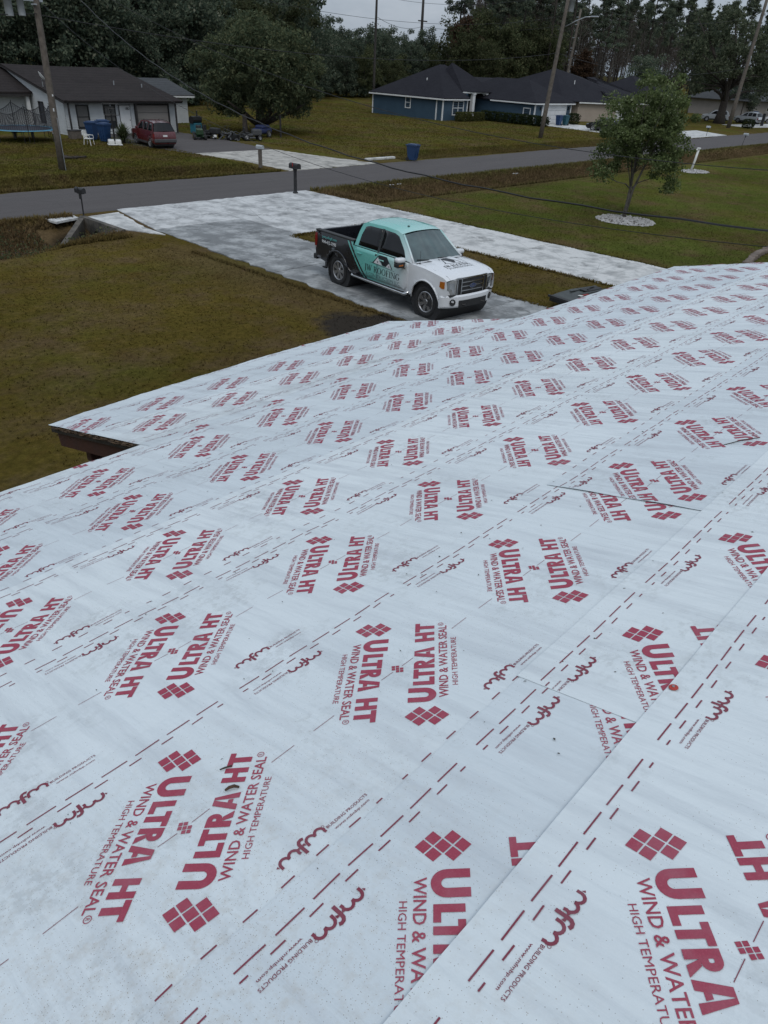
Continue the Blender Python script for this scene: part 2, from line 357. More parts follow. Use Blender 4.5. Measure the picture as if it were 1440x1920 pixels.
# driveways: every slab a piece of its own
def ragged(poly, step=0.35, amp=0.05, edges=None):
    out = []
    n = len(poly)
    for i in range(n):
        a, b_ = Vector(poly[i]), Vector(poly[(i+1) % n]); L = (b_-a).length; k = max(1, int(L/step))
        nn = Vector((-(b_-a).y, (b_-a).x))/max(L, 1e-6)
        rag = edges is None or i in edges
        for q in range(k):
            p_ = a+(b_-a)*(q/k)
            if rag and q: p_ = p_+nn*rnd.uniform(-amp, amp)
            out.append((p_.x, p_.y))
    return out
def slab(parent, poly, m, z=0.03, edges=(), amp=0.06):
    mb = MB(); mb.prism(ragged(poly, 0.3, amp, edges), -0.09, z+rnd.uniform(-.004, .004)); return mb.build('slab', m, parent)
drive = tag(bpy.data.objects.new('driveway', None), kind='structure'); COL.objects.link(drive)
drive['label'] = 'looping pale concrete driveway with two arms across the front lawn'
g_ = 0.012
def srect(par, s0, s1, t0, t1, m, edges=(), **k): slab(par, [(s0+g_, t0+g_), (s1-g_, t0+g_), (s1-g_, t1-g_), (s0+g_, t1-g_)], m, edges=edges, **k)
for t0, t1, mm in ((5.2, 8.6, 'concrete_grey'), (8.6, 12.0, 'concrete_grey'), (12.0, 15.4, 'concrete_grey'), (15.4, 18.9, 'concrete_grey'), (18.9, 22.9, 'concrete_grey')):
    w = 14.55+0.05*(t0-8); slab(drive, [(w+g_, t0+g_), (19.1-g_, t0+g_), (19.3-g_, t1-g_), (w+.15+g_, t1-g_)], mm, edges=(1, 3), amp=0.09)
slab(drive, [(15.35, 22.91), (19.7, 22.91), (19.7, 26.7), (15.45, 26.7)], 'concrete_grey', edges=(3,), amp=.09)
slab(drive, [(15.46, 26.72), (19.7, 26.72), (19.7, 31.2), (16.3, 31.2)], 'concrete_patchy', edges=(2,), amp=.08)
slab(drive, [(14.42, 27.5), (15.28, 25.7), (15.33, 27.3), (16.05, 30.6), (14.44, 30.35)], 'concrete_pale', edges=(0, 2), amp=.05)
slab(drive, [(19.72, 22.95), (23.4, 22.9), (23.4, 26.7), (19.72, 26.7)], 'concrete_patchy', edges=(0,), amp=.09)
slab(drive, [(19.72, 26.72), (23.4, 26.72), (23.4, 31.25), (19.72, 31.2)], 'concrete_patchy', edges=(2,), amp=.08)
slab(drive, [(23.42, 22.92), (27.45, 22.92), (27.4, 26.7), (23.42, 26.7)], 'concrete_patchy', edges=(1,), amp=.08)
slab(drive, [(23.42, 26.72), (27.4, 26.72), (27.3, 31.25), (23.42, 31.25)], 'concrete_patchy', edges=(1, 2), amp=.08)
for t0, t1 in ((5.5, 9.0), (9.0, 12.4), (12.4, 15.9), (15.9, 19.4), (19.4, 22.9)):
    slab(drive, [(23.3+g_, t0+g_), (27.35-g_, t0+g_), (27.4-g_, t1-g_), (23.25+g_, t1-g_)], 'concrete_pale', edges=(1, 3), amp=.07)
# neighbour's driveway across the road
nd2 = tag(bpy.data.objects.new('neighbour_driveway', None), kind='structure'); COL.objects.link(nd2)
slab(nd2, [(31.4, 37.45), (39.6, 37.75), (38.6, 42.5), (31.7, 42.5)], 'concrete_far', edges=(0, 1, 3), amp=.1)
slab(nd2, [(31.6, 42.52), (38.5, 42.52), (37.9, 47.0), (30.9, 47.0)], 'concrete_far', edges=(1, 3), amp=.1)
slab(nd2, [(30.7, 47.02), (37.8, 47.02), (38.3, 53.5), (29.6, 53.5)], 'asphalt', edges=(1, 3), amp=.15)
slab(nd2, [(29.2, 53.52), (38.4, 53.52), (38.2, 60.2), (31.5, 60.2)], 'asphalt', edges=(1, 3), amp=.15)
nd3 = tag(bpy.data.objects.new('blue_house_driveway', None), kind='structure'); COL.objects.link(nd3)
slab(nd3, [(88.6, 38.75), (93.6, 38.8), (95.6, 47.5), (88.3, 47.5)], 'concrete_pale')
slab(nd3, [(88.3, 47.52), (96.5, 47.52), (97.6, 57.3), (90.2, 57.3)], 'concrete_pale')
nd4 = tag(bpy.data.objects.new('beige_house_driveway', None), kind='structure'); COL.objects.link(nd4)
slab(nd4, [(94.6, 38.9), (107.0, 39.1), (110.8, 44.8), (100.5, 44.8)], 'concrete_pale')
nd5 = tag(bpy.data.objects.new('far_driveway', None), kind='structure'); COL.objects.link(nd5)
slab(nd5, [(130.0, 44.6), (158.0, 40.4), (160.0, 46.0), (132.0, 49.5)], 'concrete_pale')
# kerb log beside the neighbour's drive
tag(MB().bbox(40.0, 43.0, 39.15, 39.45, 0.0, 0.16, .04).build('concrete_edging_strip', 'concrete_pale'), 'long pale concrete edging bar beside the neighbour\'s driveway mouth', 'edging')

# culvert headwall under the driveway mouth
hw = thing('culvert_headwall', 'weathered concrete culvert headwall with sloping wing walls beside the driveway', 'headwall', (0, 0, 0))
MB().prism([(27.1, -1.0), (30.35, -1.0), (30.35, 0.08), (27.1, 0.08)], 14.18, 14.40, YZ).build('end_wall', 'concrete_old', hw)
def wing(y0, x1, y1, zb):
    d = Vector((x1-14.3, y1-y0, 0)).normalized(); nn = Vector((-d.y, d.x, 0))*0.11
    a, c = Vector((14.3, y0, 0)), Vector((x1, y1, 0)); V = []
    for q, zt in ((a, 0.10), (c, zb)):
        for sg in (-1, 1): V += [(q.x+nn.x*sg, q.y+nn.y*sg, -1.0), (q.x+nn.x*sg, q.y+nn.y*sg, zt)]
    return mk('wing_wall', V, [(0, 4, 5, 1), (2, 3, 7, 6), (1, 5, 7, 3), (0, 2, 6, 4), (0, 1, 3, 2), (4, 6, 7, 5)], 'concrete_old', hw)
wing(30.3, 11.6, 27.4, -0.62); wing(27.15, 13.0, 26.75, -0.04)
mb = MB(); mb.lathe([(0.30, 0), (0.30, .06), (0.38, .06), (0.38, 0)], 20, Matrix.Translation((14.17, 28.9, -.55)) @ Matrix.Rotation(R_(-90), 4, 'Y'), close=False)
mb.build('pipe_rim', 'concrete_old', hw)
MB().lathe([(0.0, 0.0), (0.30, 0.0)], 20, Matrix.Translation((14.165, 28.9, -.55)) @ Matrix.Rotation(R_(-90), 4, 'Y'), close=False).build('pipe_mouth', 'soil', hw)
# pale concrete scrap slab at the road edge, left of the headwall
tag(MB().prism(ragged([(13.0, 29.95), (14.15, 30.4), (14.15, 31.0), (12.9, 31.0)], .2, .05), -.05, .03).build('road_edge_slab', 'concrete_pale'), 'small white concrete slab on the road edge left of the culvert headwall', 'slab')

# grass tufts: short on the lawns, long and dead in the ditches
def tufts(name, pts, h0, h1, w, nb=3):
    P = np.asarray(pts); n = len(P)
    ang = nrng.uniform(0, 2*np.pi, (n, nb)); h = nrng.uniform(h0, h1, (n, nb)); ln = nrng.uniform(0.1, 0.9, (n, nb))*h
    base = P[:, None, :]+np.stack([np.cos(ang), np.sin(ang), 0*ang], 2)*w*0.6
    side = np.stack([-np.sin(ang), np.cos(ang), 0*ang], 2)*w
    tip = base+np.stack([np.cos(ang)*ln, np.sin(ang)*ln, h], 2)
    V = np.stack([base-side, base+side, tip], 2).reshape(-1, 3)
    return tag(fast_mesh(name, V, 3, 'grass_blade'), kind='stuff')
def in_drive(s, t):
    a = (s > 14.5) & (s < 19.5) & (t < 27); b_ = (s > 23.2) & (s < 27.6); c = (t > 22.9) & (s > 15.2) & (s < 27.6); d = (s > 14.1) & (s < 16.5) & (t > 26.0)
    return a | b_ | c | d
def scatter(n, s0, s1, t0, t1, keep=None, dens=None):
    s = nrng.uniform(s0, s1, n); t = nrng.uniform(t0, t1, n)
    k = np.ones(n, bool) if keep is None else keep(s, t)
    s, t = s[k], t[k]; return np.stack([s, t, ground_z(s, t)], 1)
tufts('lawn_grass', np.concatenate([scatter(30000, 4, 40, 5.5, 26.5, lambda s, t: ~in_drive(s, t)), scatter(16000, 40, 95, 6, 27)]), 0.02, 0.06, 0.014)
tufts('ditch_grass', np.concatenate([scatter(15000, 2, 14.1, 26, 31.1, lambda s, t: ~((s > 12.2) & (t > 27.0) & (t < 30.3))), scatter(26000, 27.6, 75, 26.5, 31.3), scatter(9000, 75, 130, 27, 31.3)]), 0.06, 0.22, 0.03)
tufts('verge_grass', np.concatenate([scatter(15000, 8, 31, 37.6, 41.5), scatter(16000, 43, 100, 38.3, 42)]), 0.05, 0.17, 0.035)
tufts('neighbour_lawn_grass', np.concatenate([scatter(16000, 14, 31, 41, 58), scatter(30000, 40, 90, 40, 88)]), 0.03, 0.09, 0.035)
# shaggy fringe along the slab edges
fr = []
for s0 in (14.62, 19.2, 23.25, 27.45):
    for _ in range(1500): fr.append((s0+rnd.gauss(0, .06), rnd.uniform(5.5, 22.9 if s0 < 27 else 30.5)))
for _ in range(700): fr.append((rnd.uniform(19.4, 23.2), 22.9+rnd.gauss(0, .06)))
fr = np.array(fr); tufts('drive_edge_grass', np.stack([fr[:, 0], fr[:, 1], np.full(len(fr), .0)], 1), 0.04, 0.10, 0.02)

# ------------------------------------------------------------------ our house: the roof under the viewer
SL = R_(14.8707); D0 = 1.3889
def RP(u, v, h=0.0):      # u along the eave, v up the slope, h off the deck
    return (u, -v*math.cos(SL)+(-D0+h)*math.sin(SL), CAMH+v*math.sin(SL)+(-D0+h)*math.cos(SL))
def RPn(u, v, h): return np.stack([u, -v*math.cos(SL)+(-D0+h)*math.sin(SL), CAMH+v*math.sin(SL)+(-D0+h)*math.cos(SL)], 1)
WR = [(rnd.uniform(.2, 12), rnd.uniform(-7.4, -.4), rnd.uniform(.035, .06), rnd.uniform(.10, .35), rnd.uniform(.0012, .0036), rnd.uniform(-.5, .5)) for _ in range(110)]
WR += [(.9, -.55, .05, .3, .004, .3), (1.6, -1.75, .05, .35, .004, -.2), (.6, -2.0, .045, .25, .0035, .4), (2.4, -2.6, .05, .3, .0035, .1)]
def wav(u, v):            # the membrane is not dead flat: ripples across the roll, slight sag between rafters
    w = 0
    for a, b_, wu, wv, h, k in WR:                                # puckers and trapped ripples
        du = (u-a)-k*(v-b_); w = w+h*np.exp(-(du/wu)**2-((v-b_)/wv)**2)
    return w+0.0016*np.sin(7.3*u+1.7*np.sin(2.1*v))+0.0014*np.sin(13.1*u+2.3*v+2*np.sin(1.3*u))+0.002*np.sin(2.2*u+0.6*v)+0.0009*np.sin(21*u-3*v)*np.sin(1.1*v+.7*u)

m, nt, b = new_mat('membrane')
pos = nd(nt, 'ShaderNodeNewGeometry').outputs['Position']; oc = nd(nt, 'ShaderNodeTexCoord').outputs['Object']
n_big = noise(nt, pos, 0.9, 6, 0.6); n_mid = noise(nt, pos, 6.0, 7, 0.65); n_fine = noise(nt, pos, 160.0, 3, 0.7)
col = ramp(nt, n_big, [(0.3, (0.625, 0.675, 0.695)), (0.5, (0.66, 0.71, 0.73)), (0.7, (0.685, 0.735, 0.757))])
hue = nd(nt, 'ShaderNodeObjectInfo').outputs['Random']
col = mixc(nt, 1.0, col, nd(nt, 'ShaderNodeCombineColor', {0: maprange(nt, hue, 0, 1, .87, 1.03), 1: maprange(nt, hue, 0, 1, .89, 1.03), 2: maprange(nt, hue, 0, 1, .91, 1.02)}).outputs[0], 'MULTIPLY')
# grime streaks across the roll, with wrinkle reflections painted into the colour
mpn = nd(nt, 'ShaderNodeMapping', {'Vector': pos, 'Scale': (6.5, 0.8, 0.8)}).outputs[0]
col = mixc(nt, maprange(nt, noise(nt, mpn, 1.6, 5, 0.6), 0.46, 0.66, 0, 0.6), col, (0.49, 0.53, 0.56))
# grey smudges and boot marks
sm = math_(nt, 'MULTIPLY', maprange(nt, noise(nt, pos, 2.1, 6, 0.7), 0.52, 0.66), maprange(nt, noise(nt, pos, 28, 4, 0.7), 0.46, 0.58), clamp=True)
col = mixc(nt, math_(nt, 'MULTIPLY', sm, 0.27), col, (0.27, 0.28, 0.27))
# sandy grit, thick at the near left corner of the roof
sx = nd(nt, 'ShaderNodeSeparateXYZ', {'Vector': pos})
dx = math_(nt, 'SUBTRACT', sx.outputs['X'], 0.25); dy = math_(nt, 'SUBTRACT', sx.outputs['Y'], 0.75)
rr = math_(nt, 'SQRT', math_(nt, 'ADD', math_(nt, 'MULTIPLY', dx, dx), math_(nt, 'MULTIPLY', dy, dy)))
near = maprange(nt, rr, 1.0, 0.1); zone = math_(nt, 'ADD', math_(nt, 'MULTIPLY', near, 0.5), maprange(nt, noise(nt, pos, 1.3, 5), 0.42, 0.75, 0, 0.5), clamp=True)
sand = math_(nt, 'MULTIPLY', maprange(nt, noise(nt, pos, 24, 7, 0.75), 0.48, 0.70), near, clamp=True)
col = mixc(nt, math_(nt, 'MULTIPLY', sand, 0.42), col, (0.40, 0.34, 0.26))
vor = nd(nt, 'ShaderNodeTexVoronoi', {'Vector': pos, 'Scale': 270.0})
spk = math_(nt, 'MULTIPLY', math_(nt, 'LESS_THAN', vor.outputs['Distance'], 0.30), math_(nt, 'LESS_THAN', nd(nt, 'ShaderNodeSeparateColor', {0: vor.outputs['Color']}).outputs[0], math_(nt, 'MULTIPLY', zone, 0.34)))
col = mixc(nt, math_(nt, 'MULTIPLY', spk, 0.62), col, mixc(nt, nd(nt, 'ShaderNodeSeparateColor', {0: vor.outputs['Color']}).outputs[1], (0.10, 0.085, 0.07), (0.33, 0.27, 0.20)))
# grime line where the lower roof meets the main slope
gl = maprange(nt, math_(nt, 'ABSOLUTE', math_(nt, 'SUBTRACT', sx.outputs['Y'], 5.05)), 0.42, 0.05)
gl = math_(nt, 'MULTIPLY', gl, maprange(nt, noise(nt, pos, 3.0, 7, 0.75), 0.42, 0.66), clamp=True)
col = mixc(nt, math_(nt, 'MULTIPLY', gl, 0.5), col, (0.26, 0.265, 0.26))
nt.links.new(col, b.inputs['Base Color']); b.inputs['Roughness'].default_value = 0.52; b.inputs['Specular IOR Level'].default_value = 0.4
h1 = math_(nt, 'ADD', math_(nt, 'MULTIPLY', noise(nt, mpn, 2.4, 4, 0.5), 1.0), math_(nt, 'MULTIPLY', noise(nt, pos, 34, 3), 0.06))
h1 = math_(nt, 'ADD', h1, math_(nt, 'MULTIPLY', n_fine, 0.012))
bump(nt, b, h1, 0.9, 0.014)
def ink(name, c):
    m, nt, b = new_mat(name); pos = nd(nt, 'ShaderNodeNewGeometry').outputs['Position']
    n = noise(nt, pos, 240, 3, 0.8); n2 = noise(nt, pos, 7, 5, 0.7)
    col = ramp(nt, n, [(0.30, tuple(x*0.82 for x in c)), (0.58, c), (0.80, tuple(x*1.15+0.05 for x in c))])
    col = mixc(nt, maprange(nt, n2, 0.46, 0.75, 0, 0.5), col, (c[0]*.9+.07, c[1]+.11, c[2]+.11))
    nt.links.new(col, b.inputs['Base Color']); b.inputs['Roughness'].default_value = 0.6
ink('red_ink', (0.33, 0.040, 0.076)); ink('dark_ink', (0.205, 0.030, 0.055))
mat('deck_wood', (0.10, 0.062, 0.032), (0.05, 0.033, 0.02), 12, 0.9, bs=0.4)
mat('fascia_brown', (0.052, 0.018, 0.013), (0.038, 0.014, 0.011), 5, 0.6)
mat('dark_trim', (0.018, 0.016, 0.015), None, 4, 0.6)
mat('stucco', (0.33, 0.29, 0.24), (0.28, 0.25, 0.21), 3, 0.9, bs=0.4)

# one period (0.83 m) of the roll's print; x along the roll, y down the slope, origin at the small grid mark
def pad_print():
    half = Flat()
    # --- large lockup, drawn level and then turned 40 degrees
    L = Flat(); cap = -55.0; bs = -125.0; H = cap-bs
    # U (taller)
    t0, t1, w = -189.0, -115.0, 24.0; top = -41.0; r = (t1-t0)/2; cx = (t0+t1)/2; cy = -131+r
    th = np.linspace(np.pi, 2*np.pi, 13)
    outer = [(t0, top)]+[(cx+r*math.cos(a), cy+r*math.sin(a)) for a in th]+[(t1, top)]
    inner = [(t0+w, top)]+[(cx+(r-w)*math.cos(a), cy+(r-w)*math.sin(a)) for a in th]+[(t1-w, top)]
    L.strip(outer, inner)
    L.rect(-99, -79, bs, cap); L.rect(-79, -55, bs, bs+17)                                       # L
    L.rect(-62, -10, cap-17, cap); L.rect(-46, -26, bs, cap-17)                                  # T
    L.rect(-5, 15, bs, cap)                                                                      # R
    th = np.linspace(np.pi/2, -np.pi/2, 9); cy = cap-21
    L.strip([(15, cap)]+[(21+19*math.cos(a), cy+21*math.sin(a)) for a in th]+[(15, cap-42)], [(15, cap-16)]+[(21+3*math.cos(a), cy+5*math.sin(a)) for a in th]+[(15, cap-26)])
    L.poly([(15, cap-42), (29, cap-42), (49, bs), (26, bs)])
    L.poly([(52, bs), (72, bs), (88, cap), (69, cap)]); L.poly([(95, bs), (115, bs), (98, cap), (88, cap)])                  # A
    L.poly([(75.5, bs+15), (91.2, bs+15), (88.6, bs+29), (79, bs+29)])
    L.rect(153, 172, bs, cap); L.rect(190, 209, bs, cap); L.rect(172, 190, bs+27, bs+43)         # H
    L.rect(213, 269, cap-17, cap); L.rect(231, 251, bs, cap-17)                                  # T
    L.text('WIND & WATER SEAL', -169, 247, -169.5, -139.5, 0.012)
    L.text('HIGH TEMPERATURE', -108, 166, -201, -182.5, 0.0)
    L.ring(258, -148, 8.4, 10.4); L.text('R', 254.5, 261.5, -153, -143, 0.0)
    # seven tiles, a 3 x 3 grid turned 45 degrees without two corners
    def tiles(fl, cx, cy, p, t, rot=45.0):
        c, s_ = math.cos(R_(rot)), math.sin(R_(rot))
        for i, j in ((-1, 0), (-1, -1), (0, -1), (0, 0), (0, 1), (1, 1), (1, 0)):
            q = [(i*p+a*t/2, j*p+b_*t/2) for a, b_ in ((-1, -1), (1, -1), (1, 1), (-1, 1))]
            fl.poly([(cx+x*c-y*s_, cy+x*s_+y*c) for x, y in q])
    tiles(L, -256, -102, 33.6, 29.2, 45)
    V, F = L.arr(); a = R_(40.2); V = V @ np.array([[math.cos(a), math.sin(a)], [-math.sin(a), math.cos(a)]])
    half.add(V, F); big = len(V)
    # --- maker's mark, upright half
    mk_ = Flat(); w = 9.5
    def em(x0, wid):
        r = wid/4.0; P = [(x0+2, -321), (x0+2.5, -314)]
        for k in (0, 1): P += [(x0+2+r+2*r*k*.97-r*math.cos(q), -313+r*1.22*math.sin(q)) for q in np.linspace(.25, math.pi-.2, 8)]
        P += [(x0+wid-1, -313), (x0+wid, -321)]
        mk_.stroke(P, 8.0); mk_.poly([(x0-9, -306), (x0-3, -313), (x0-3, -303)])
    em(79, 57); em(163, 57)
    mk_.stroke([(148, -333), (148.5, -318), (149, -303), (150.5, -294), (155, -288.5), (162, -287), (168, -290)], 9.5); mk_.rect(138, 143.6, -309, -302.5); mk_.rect(154, 161, -309, -302.5)
    mk_.ring(224, -301, 3.2, 4.4, 12)
    mk_.text('BUILDING PRODUCTS', 229, 371, -316.5, -307, 0.008); mk_.text('www.mfmbp.com', 240, 361, -337, -326.5, 0.008)
    half.add(*mk_.arr())
    # --- lap lines at the upper edge
    for k in range(7): half.rect(382-110*k-83, 382-110*k, -385.5, -381)
    for k in range(6): half.rect(306-110*k-41, 306-110*k, -359, -354.5)
    half.rect(364, 386, -359, -354.5); half.rect(-364, -342, -359, -354.5)
    # --- centre line
    half.rect(22, 79, -0.9, 0.9); half.rect(291, 377, -0.9, 0.9)
    V, F = half.arr(); full = Flat(); Fb = [f for f in F if f[0] < big]; Fs = [f for f in F if f[0] >= big]; n_ = len(V)
    full.add(np.concatenate([V, -V]), Fb+[tuple(i+n_ for i in f) for f in Fb])
    tiles(full, 0, 0, 13.8, 11.4, 45); nb = len(full.F); full.F += Fs+[tuple(i+n_ for i in f) for f in Fs]
    V, F = full.arr(); return V/1000.0, F, nb
PV, PF, NBIG = pad_print()

house = thing('house', 'house under the viewer, its roof covered in white printed underlayment', 'house')
_deck = MB()
def u_far(v): return 12.55-0.18*(v+5.4)+0.028*np.sin(9.0*v)+0.018*np.sin(23.0*v)+.012*np.sin(47*v)
def sheet(v_icon, u_icon, u0, u1, clip=None, far=False, lift=0.0, curl=0.0, low_curve=None, prints=True, v1o=None, lap=0.0040):
    """one roll: half-width 0.46 m; its lower edge laps over the sheet below"""
    v0, v1 = v_icon-0.46, v_icon+0.46
    if clip: v0, v1 = max(v0, clip[0]), min(v1, clip[1])
    if v1o: v1 = v1o
    vlo = v_icon-0.46
    def lift_at(u, v):
        h = lap*(1-np.clip((v-vlo)/0.92, 0, 1))+lift
        if curl: h = h+curl*np.exp(-((u-u0)/0.05)**2)*(0.35+0.65*np.sin(np.clip((v-v0)/(v1-v0), 0, 1)*7.0)**2)
        return h+wav(u, v)
    nu = max(2, int((u1-u0)/0.06)+1); nv = max(2, int((v1-v0)/0.08)+1)
    U, W = np.meshgrid(np.linspace(0, 1, nu), np.linspace(0, 1, nv))
    if curl: U = U**1.25
    def uv(a, w):
        v = v0+w*(v1-v0); u = u0+a*(u1-u0)
        if low_curve is not None: v = low_curve(u)+w*(v1-low_curve(u))
        if far: u = u0+a*((u_far(v) if far is True else far)-u0)
        return u, v
    uu, vv = uv(U.ravel(), W.ravel())
    top = RPn(uu, vv, lift_at(uu, vv)); V = [tuple(q) for q in top]
    F = [(j*nu+i, j*nu+i+1, (j+1)*nu+i+1, (j+1)*nu+i) for j in range(nv-1) for i in range(nu-1)]
    F = [tuple(reversed(q)) for q in F]
    # the sheet's own thickness, seen at its lower and end edges
    def skirt(idx, d=0.0016):
        n0 = len(V); m_ = len(idx)
        for i in idx: V.append(V[i])
        for i in idx: V.append(tuple(RPn(uu[i:i+1], vv[i:i+1], lift_at(uu[i:i+1], vv[i:i+1])-d)[0]))
        for k in range(m_-1): F.append((n0+k, n0+k+1, n0+m_+k+1, n0+m_+k))
    skirt(list(range(nu))); skirt([j*nu for j in range(nv)]); skirt([j*nu+nu-1 for j in range(nv)])
    o = mk('roof_sheet', V, F, 'membrane', house, smooth=False)
    o.data.polygons.foreach_set('use_smooth', [i < (nu-1)*(nv-1) for i in range(len(o.data.polygons))])
    if prints:
        bm = bmesh.new(); k0 = int(math.floor((u0-u_icon)/0.83))-1; k1 = int(math.ceil((u1-u_icon)/0.83))+1
        for k in range(k0, k1+1):
            vs = [bm.verts.new((u_icon+0.83*k+x, v_icon-y, 0)) for x, y in PV]
            for iq, q in enumerate(PF):
                try: bm.faces.new([vs[i] for i in q]).material_index = 0 if iq < NBIG else 1
                except ValueError: pass
        ue = (u_far(v_icon) if far is True else (far or u1))
        for co, no in (((u0+.002, 0, 0), (-1, 0, 0)), ((ue-.004, 0, 0), (1, 0, 0)), ((0, v0+.002, 0), (0, -1, 0)), ((0, v1, 0), (0, 1, 0))):
            bmesh.ops.bisect_plane(bm, geom=bm.verts[:]+bm.edges[:]+bm.faces[:], dist=1e-6, plane_co=co, plane_no=no, clear_outer=True)
        bm.verts.index_update(); P = np.array([q.co[:2] for q in bm.verts]); FF = [tuple(q.index for q in fc.verts) for fc in bm.faces]; mi = [fc.material_index for fc in bm.faces]; bm.free()
        if len(P):
            if low_curve is not None:
                keep = P[:, 1] > low_curve(P[:, 0])+.005; kf = [all(keep[i] for i in q) for q in FF]; FF = [q for q, k in zip(FF, kf) if k]; mi = [q for q, k in zip(mi, kf) if k]
            po = mk('printed_lettering', RPn(P[:, 0], P[:, 1], lift_at(P[:, 0], P[:, 1])+0.0014), FF, 'red_ink', o); po.data.materials.append(MATS['dark_ink']); po.data.polygons.foreach_set('material_index', mi)
    return o
EAVE = -5.42
def ext_edge(u): return np.interp(u, [2.46, 2.7, 3.9, 5.5, 7.85], [-7.33, -7.40, -7.60, -7.73, -7.74])+.008*np.sin(17.0*np.asarray(u))+.006*np.sin(43.0*np.asarray(u))
# porch roof (its outer edge runs on past the main eave)
sheet(-7.96, 2.9, 2.46, 7.84, clip=(-7.8, -7.0), low_curve=ext_edge, v1o=-7.1)
sheet(-6.76, 3.407, 2.462, 7.85); sheet(-5.962, 2.9475, 2.465, 7.86, v1o=-5.3)
sheet(-5.12, 0.40, 2.47, 7.9, clip=(-5.455, -4.7))
sheet(-5.62, 0.40, -3.0, 2.468, clip=(EAVE, -4.7)); sheet(-5.62, 0.40, 7.905, 12.5, clip=(EAVE, -4.7), far=True)
sheet(-4.809, 2.6454, -3.0, 12.5, far=True, lap=.0055); sheet(-3.976, 1.6435, -3.0, 12.5, far=True); sheet(-3.139, 1.456, -3.0, 12.5, far=True)
sheet(-2.311, 0.951, -3.0, 12.5, far=True)
sheet(-1.497, 0.51, -3.0, 3.14); sheet(-1.480, 3.24, 2.98, 12.5, far=True, lift=0.0020, curl=0.007)
sheet(-0.67, 0.743, -3.0, 1.66); sheet(-0.68, 1.81, 1.52, 12.5, far=True, lift=0.0028, curl=0.0)
sheet(-0.279, 1.03, -3.0, 12.5, far=True, lift=.0060); sheet(0.49, 0.2, -3.0, 12.5, far=True, lift=.0055)
# plywood deck, fascia and rafter ends under the membrane
def slab_uv(name, poly, h0, h1, m):
    n = len(poly); V = [RP(u, v, h0) for u, v in poly]+[RP(u, v, h1) for u, v in poly]
    return mk(name, V, [tuple(range(n)), tuple(range(2*n-1, n-1, -1))]+[(i, n+i, n+(i+1) % n, (i+1) % n) for i in range(n)], m, house)
slab_uv('roof_deck', [(-3.0, 0.97), (11.33, .97), (12.48, EAVE+.012), (7.9, EAVE+.012), (2.46, EAVE+.012), (-3.0, EAVE+.012)], -0.045, -0.006, 'deck_wood')
us_ = [2.475, 2.7, 3.9, 5.5, 7.83]
slab_uv('porch_roof_deck', [(7.83, EAVE+.008), (2.475, EAVE+.008)]+[(u, float(ext_edge(u))+.012) for u in us_], -0.045, -0.006, 'deck_wood')
# splintered deck edge along the porch rake
mb = MB()
for k in range(46):
    v = rnd.uniform(-7.3, -5.45); a = rnd.uniform(.02, .12); h = rnd.uniform(-.04, -.008)
    p0, p1 = Vector(RP(2.475-rnd.uniform(.0, .03), v, h)), Vector(RP(2.47-rnd.uniform(0.0, .02), v+a, h+rnd.uniform(-.006, .006)))
    mb.tube([p0, p1], rnd.uniform(.003, .008), 4)
tag(mb.build('splinters', 'deck_wood', house), kind='stuff')
def beam_uv(name, u0, u1, v0, v1, h0, h1, m): return slab_uv(name, [(u0, v0), (u1, v0), (u1, v1), (u0, v1)], h0, h1, m)
beam_uv('rake_fascia', 2.50, 2.53, -7.28, EAVE, -0.225, -0.047, 'fascia_brown')
beam_uv('rake_drip_edge', 2.47, 2.498, -7.33, EAVE+.01, -0.075, -0.046, 'dark_trim')
slab_uv('porch_eave_fascia', [(u, float(ext_edge(u))+.03) for u in us_[1:]]+[(u, float(ext_edge(u))+.055) for u in reversed(us_[1:])], -0.21, -0.047, 'fascia_brown')
beam_uv('eave_fascia', -3.0, 2.45, EAVE+.03, EAVE+.055, -0.20, -0.047, 'fascia_brown'); beam_uv('eave_fascia', 7.95, 12.45, EAVE+.03, EAVE+.055, -0.20, -0.047, 'fascia_brown')
beam_uv('far_rake_fascia', 11.35, 11.38, EAVE, .95, -.2, -.047, 'fascia_brown')
for k in range(9):
    v = -7.2+.0*k; u = 2.6+0.64*k
    beam_uv('rafter', u, u+.045, -7.2, EAVE+.4, -0.185, -0.047, 'deck_wood')
px_, py_, pz_ = RP(2.62, -6.35, -.19)
def post(u, v, nm='porch_post'):
    x, y, z = RP(u, v, -0.19); MB().bbox(x-.06, x+.06, y-.06, y+.06, 0, z, .01).build(nm, 'dark_trim', house)
for u in (2.75, 5.2, 7.6): post(u, -6.9)
post(2.75, -5.9)
x0, y0, z0 = RP(2.6, -6.9, -.19); x1, _, _ = RP(7.7, -6.9, 0); MB().bbox(x0, x1, y0-.05, y0+.05, z0-.2, z0, .01).build('porch_beam', 'fascia_brown', house)
MB().bbox(2.70, 2.80, y0-1.0, y0+.1, z0-.16, z0, .01).build('porch_beam', 'fascia_brown', house)
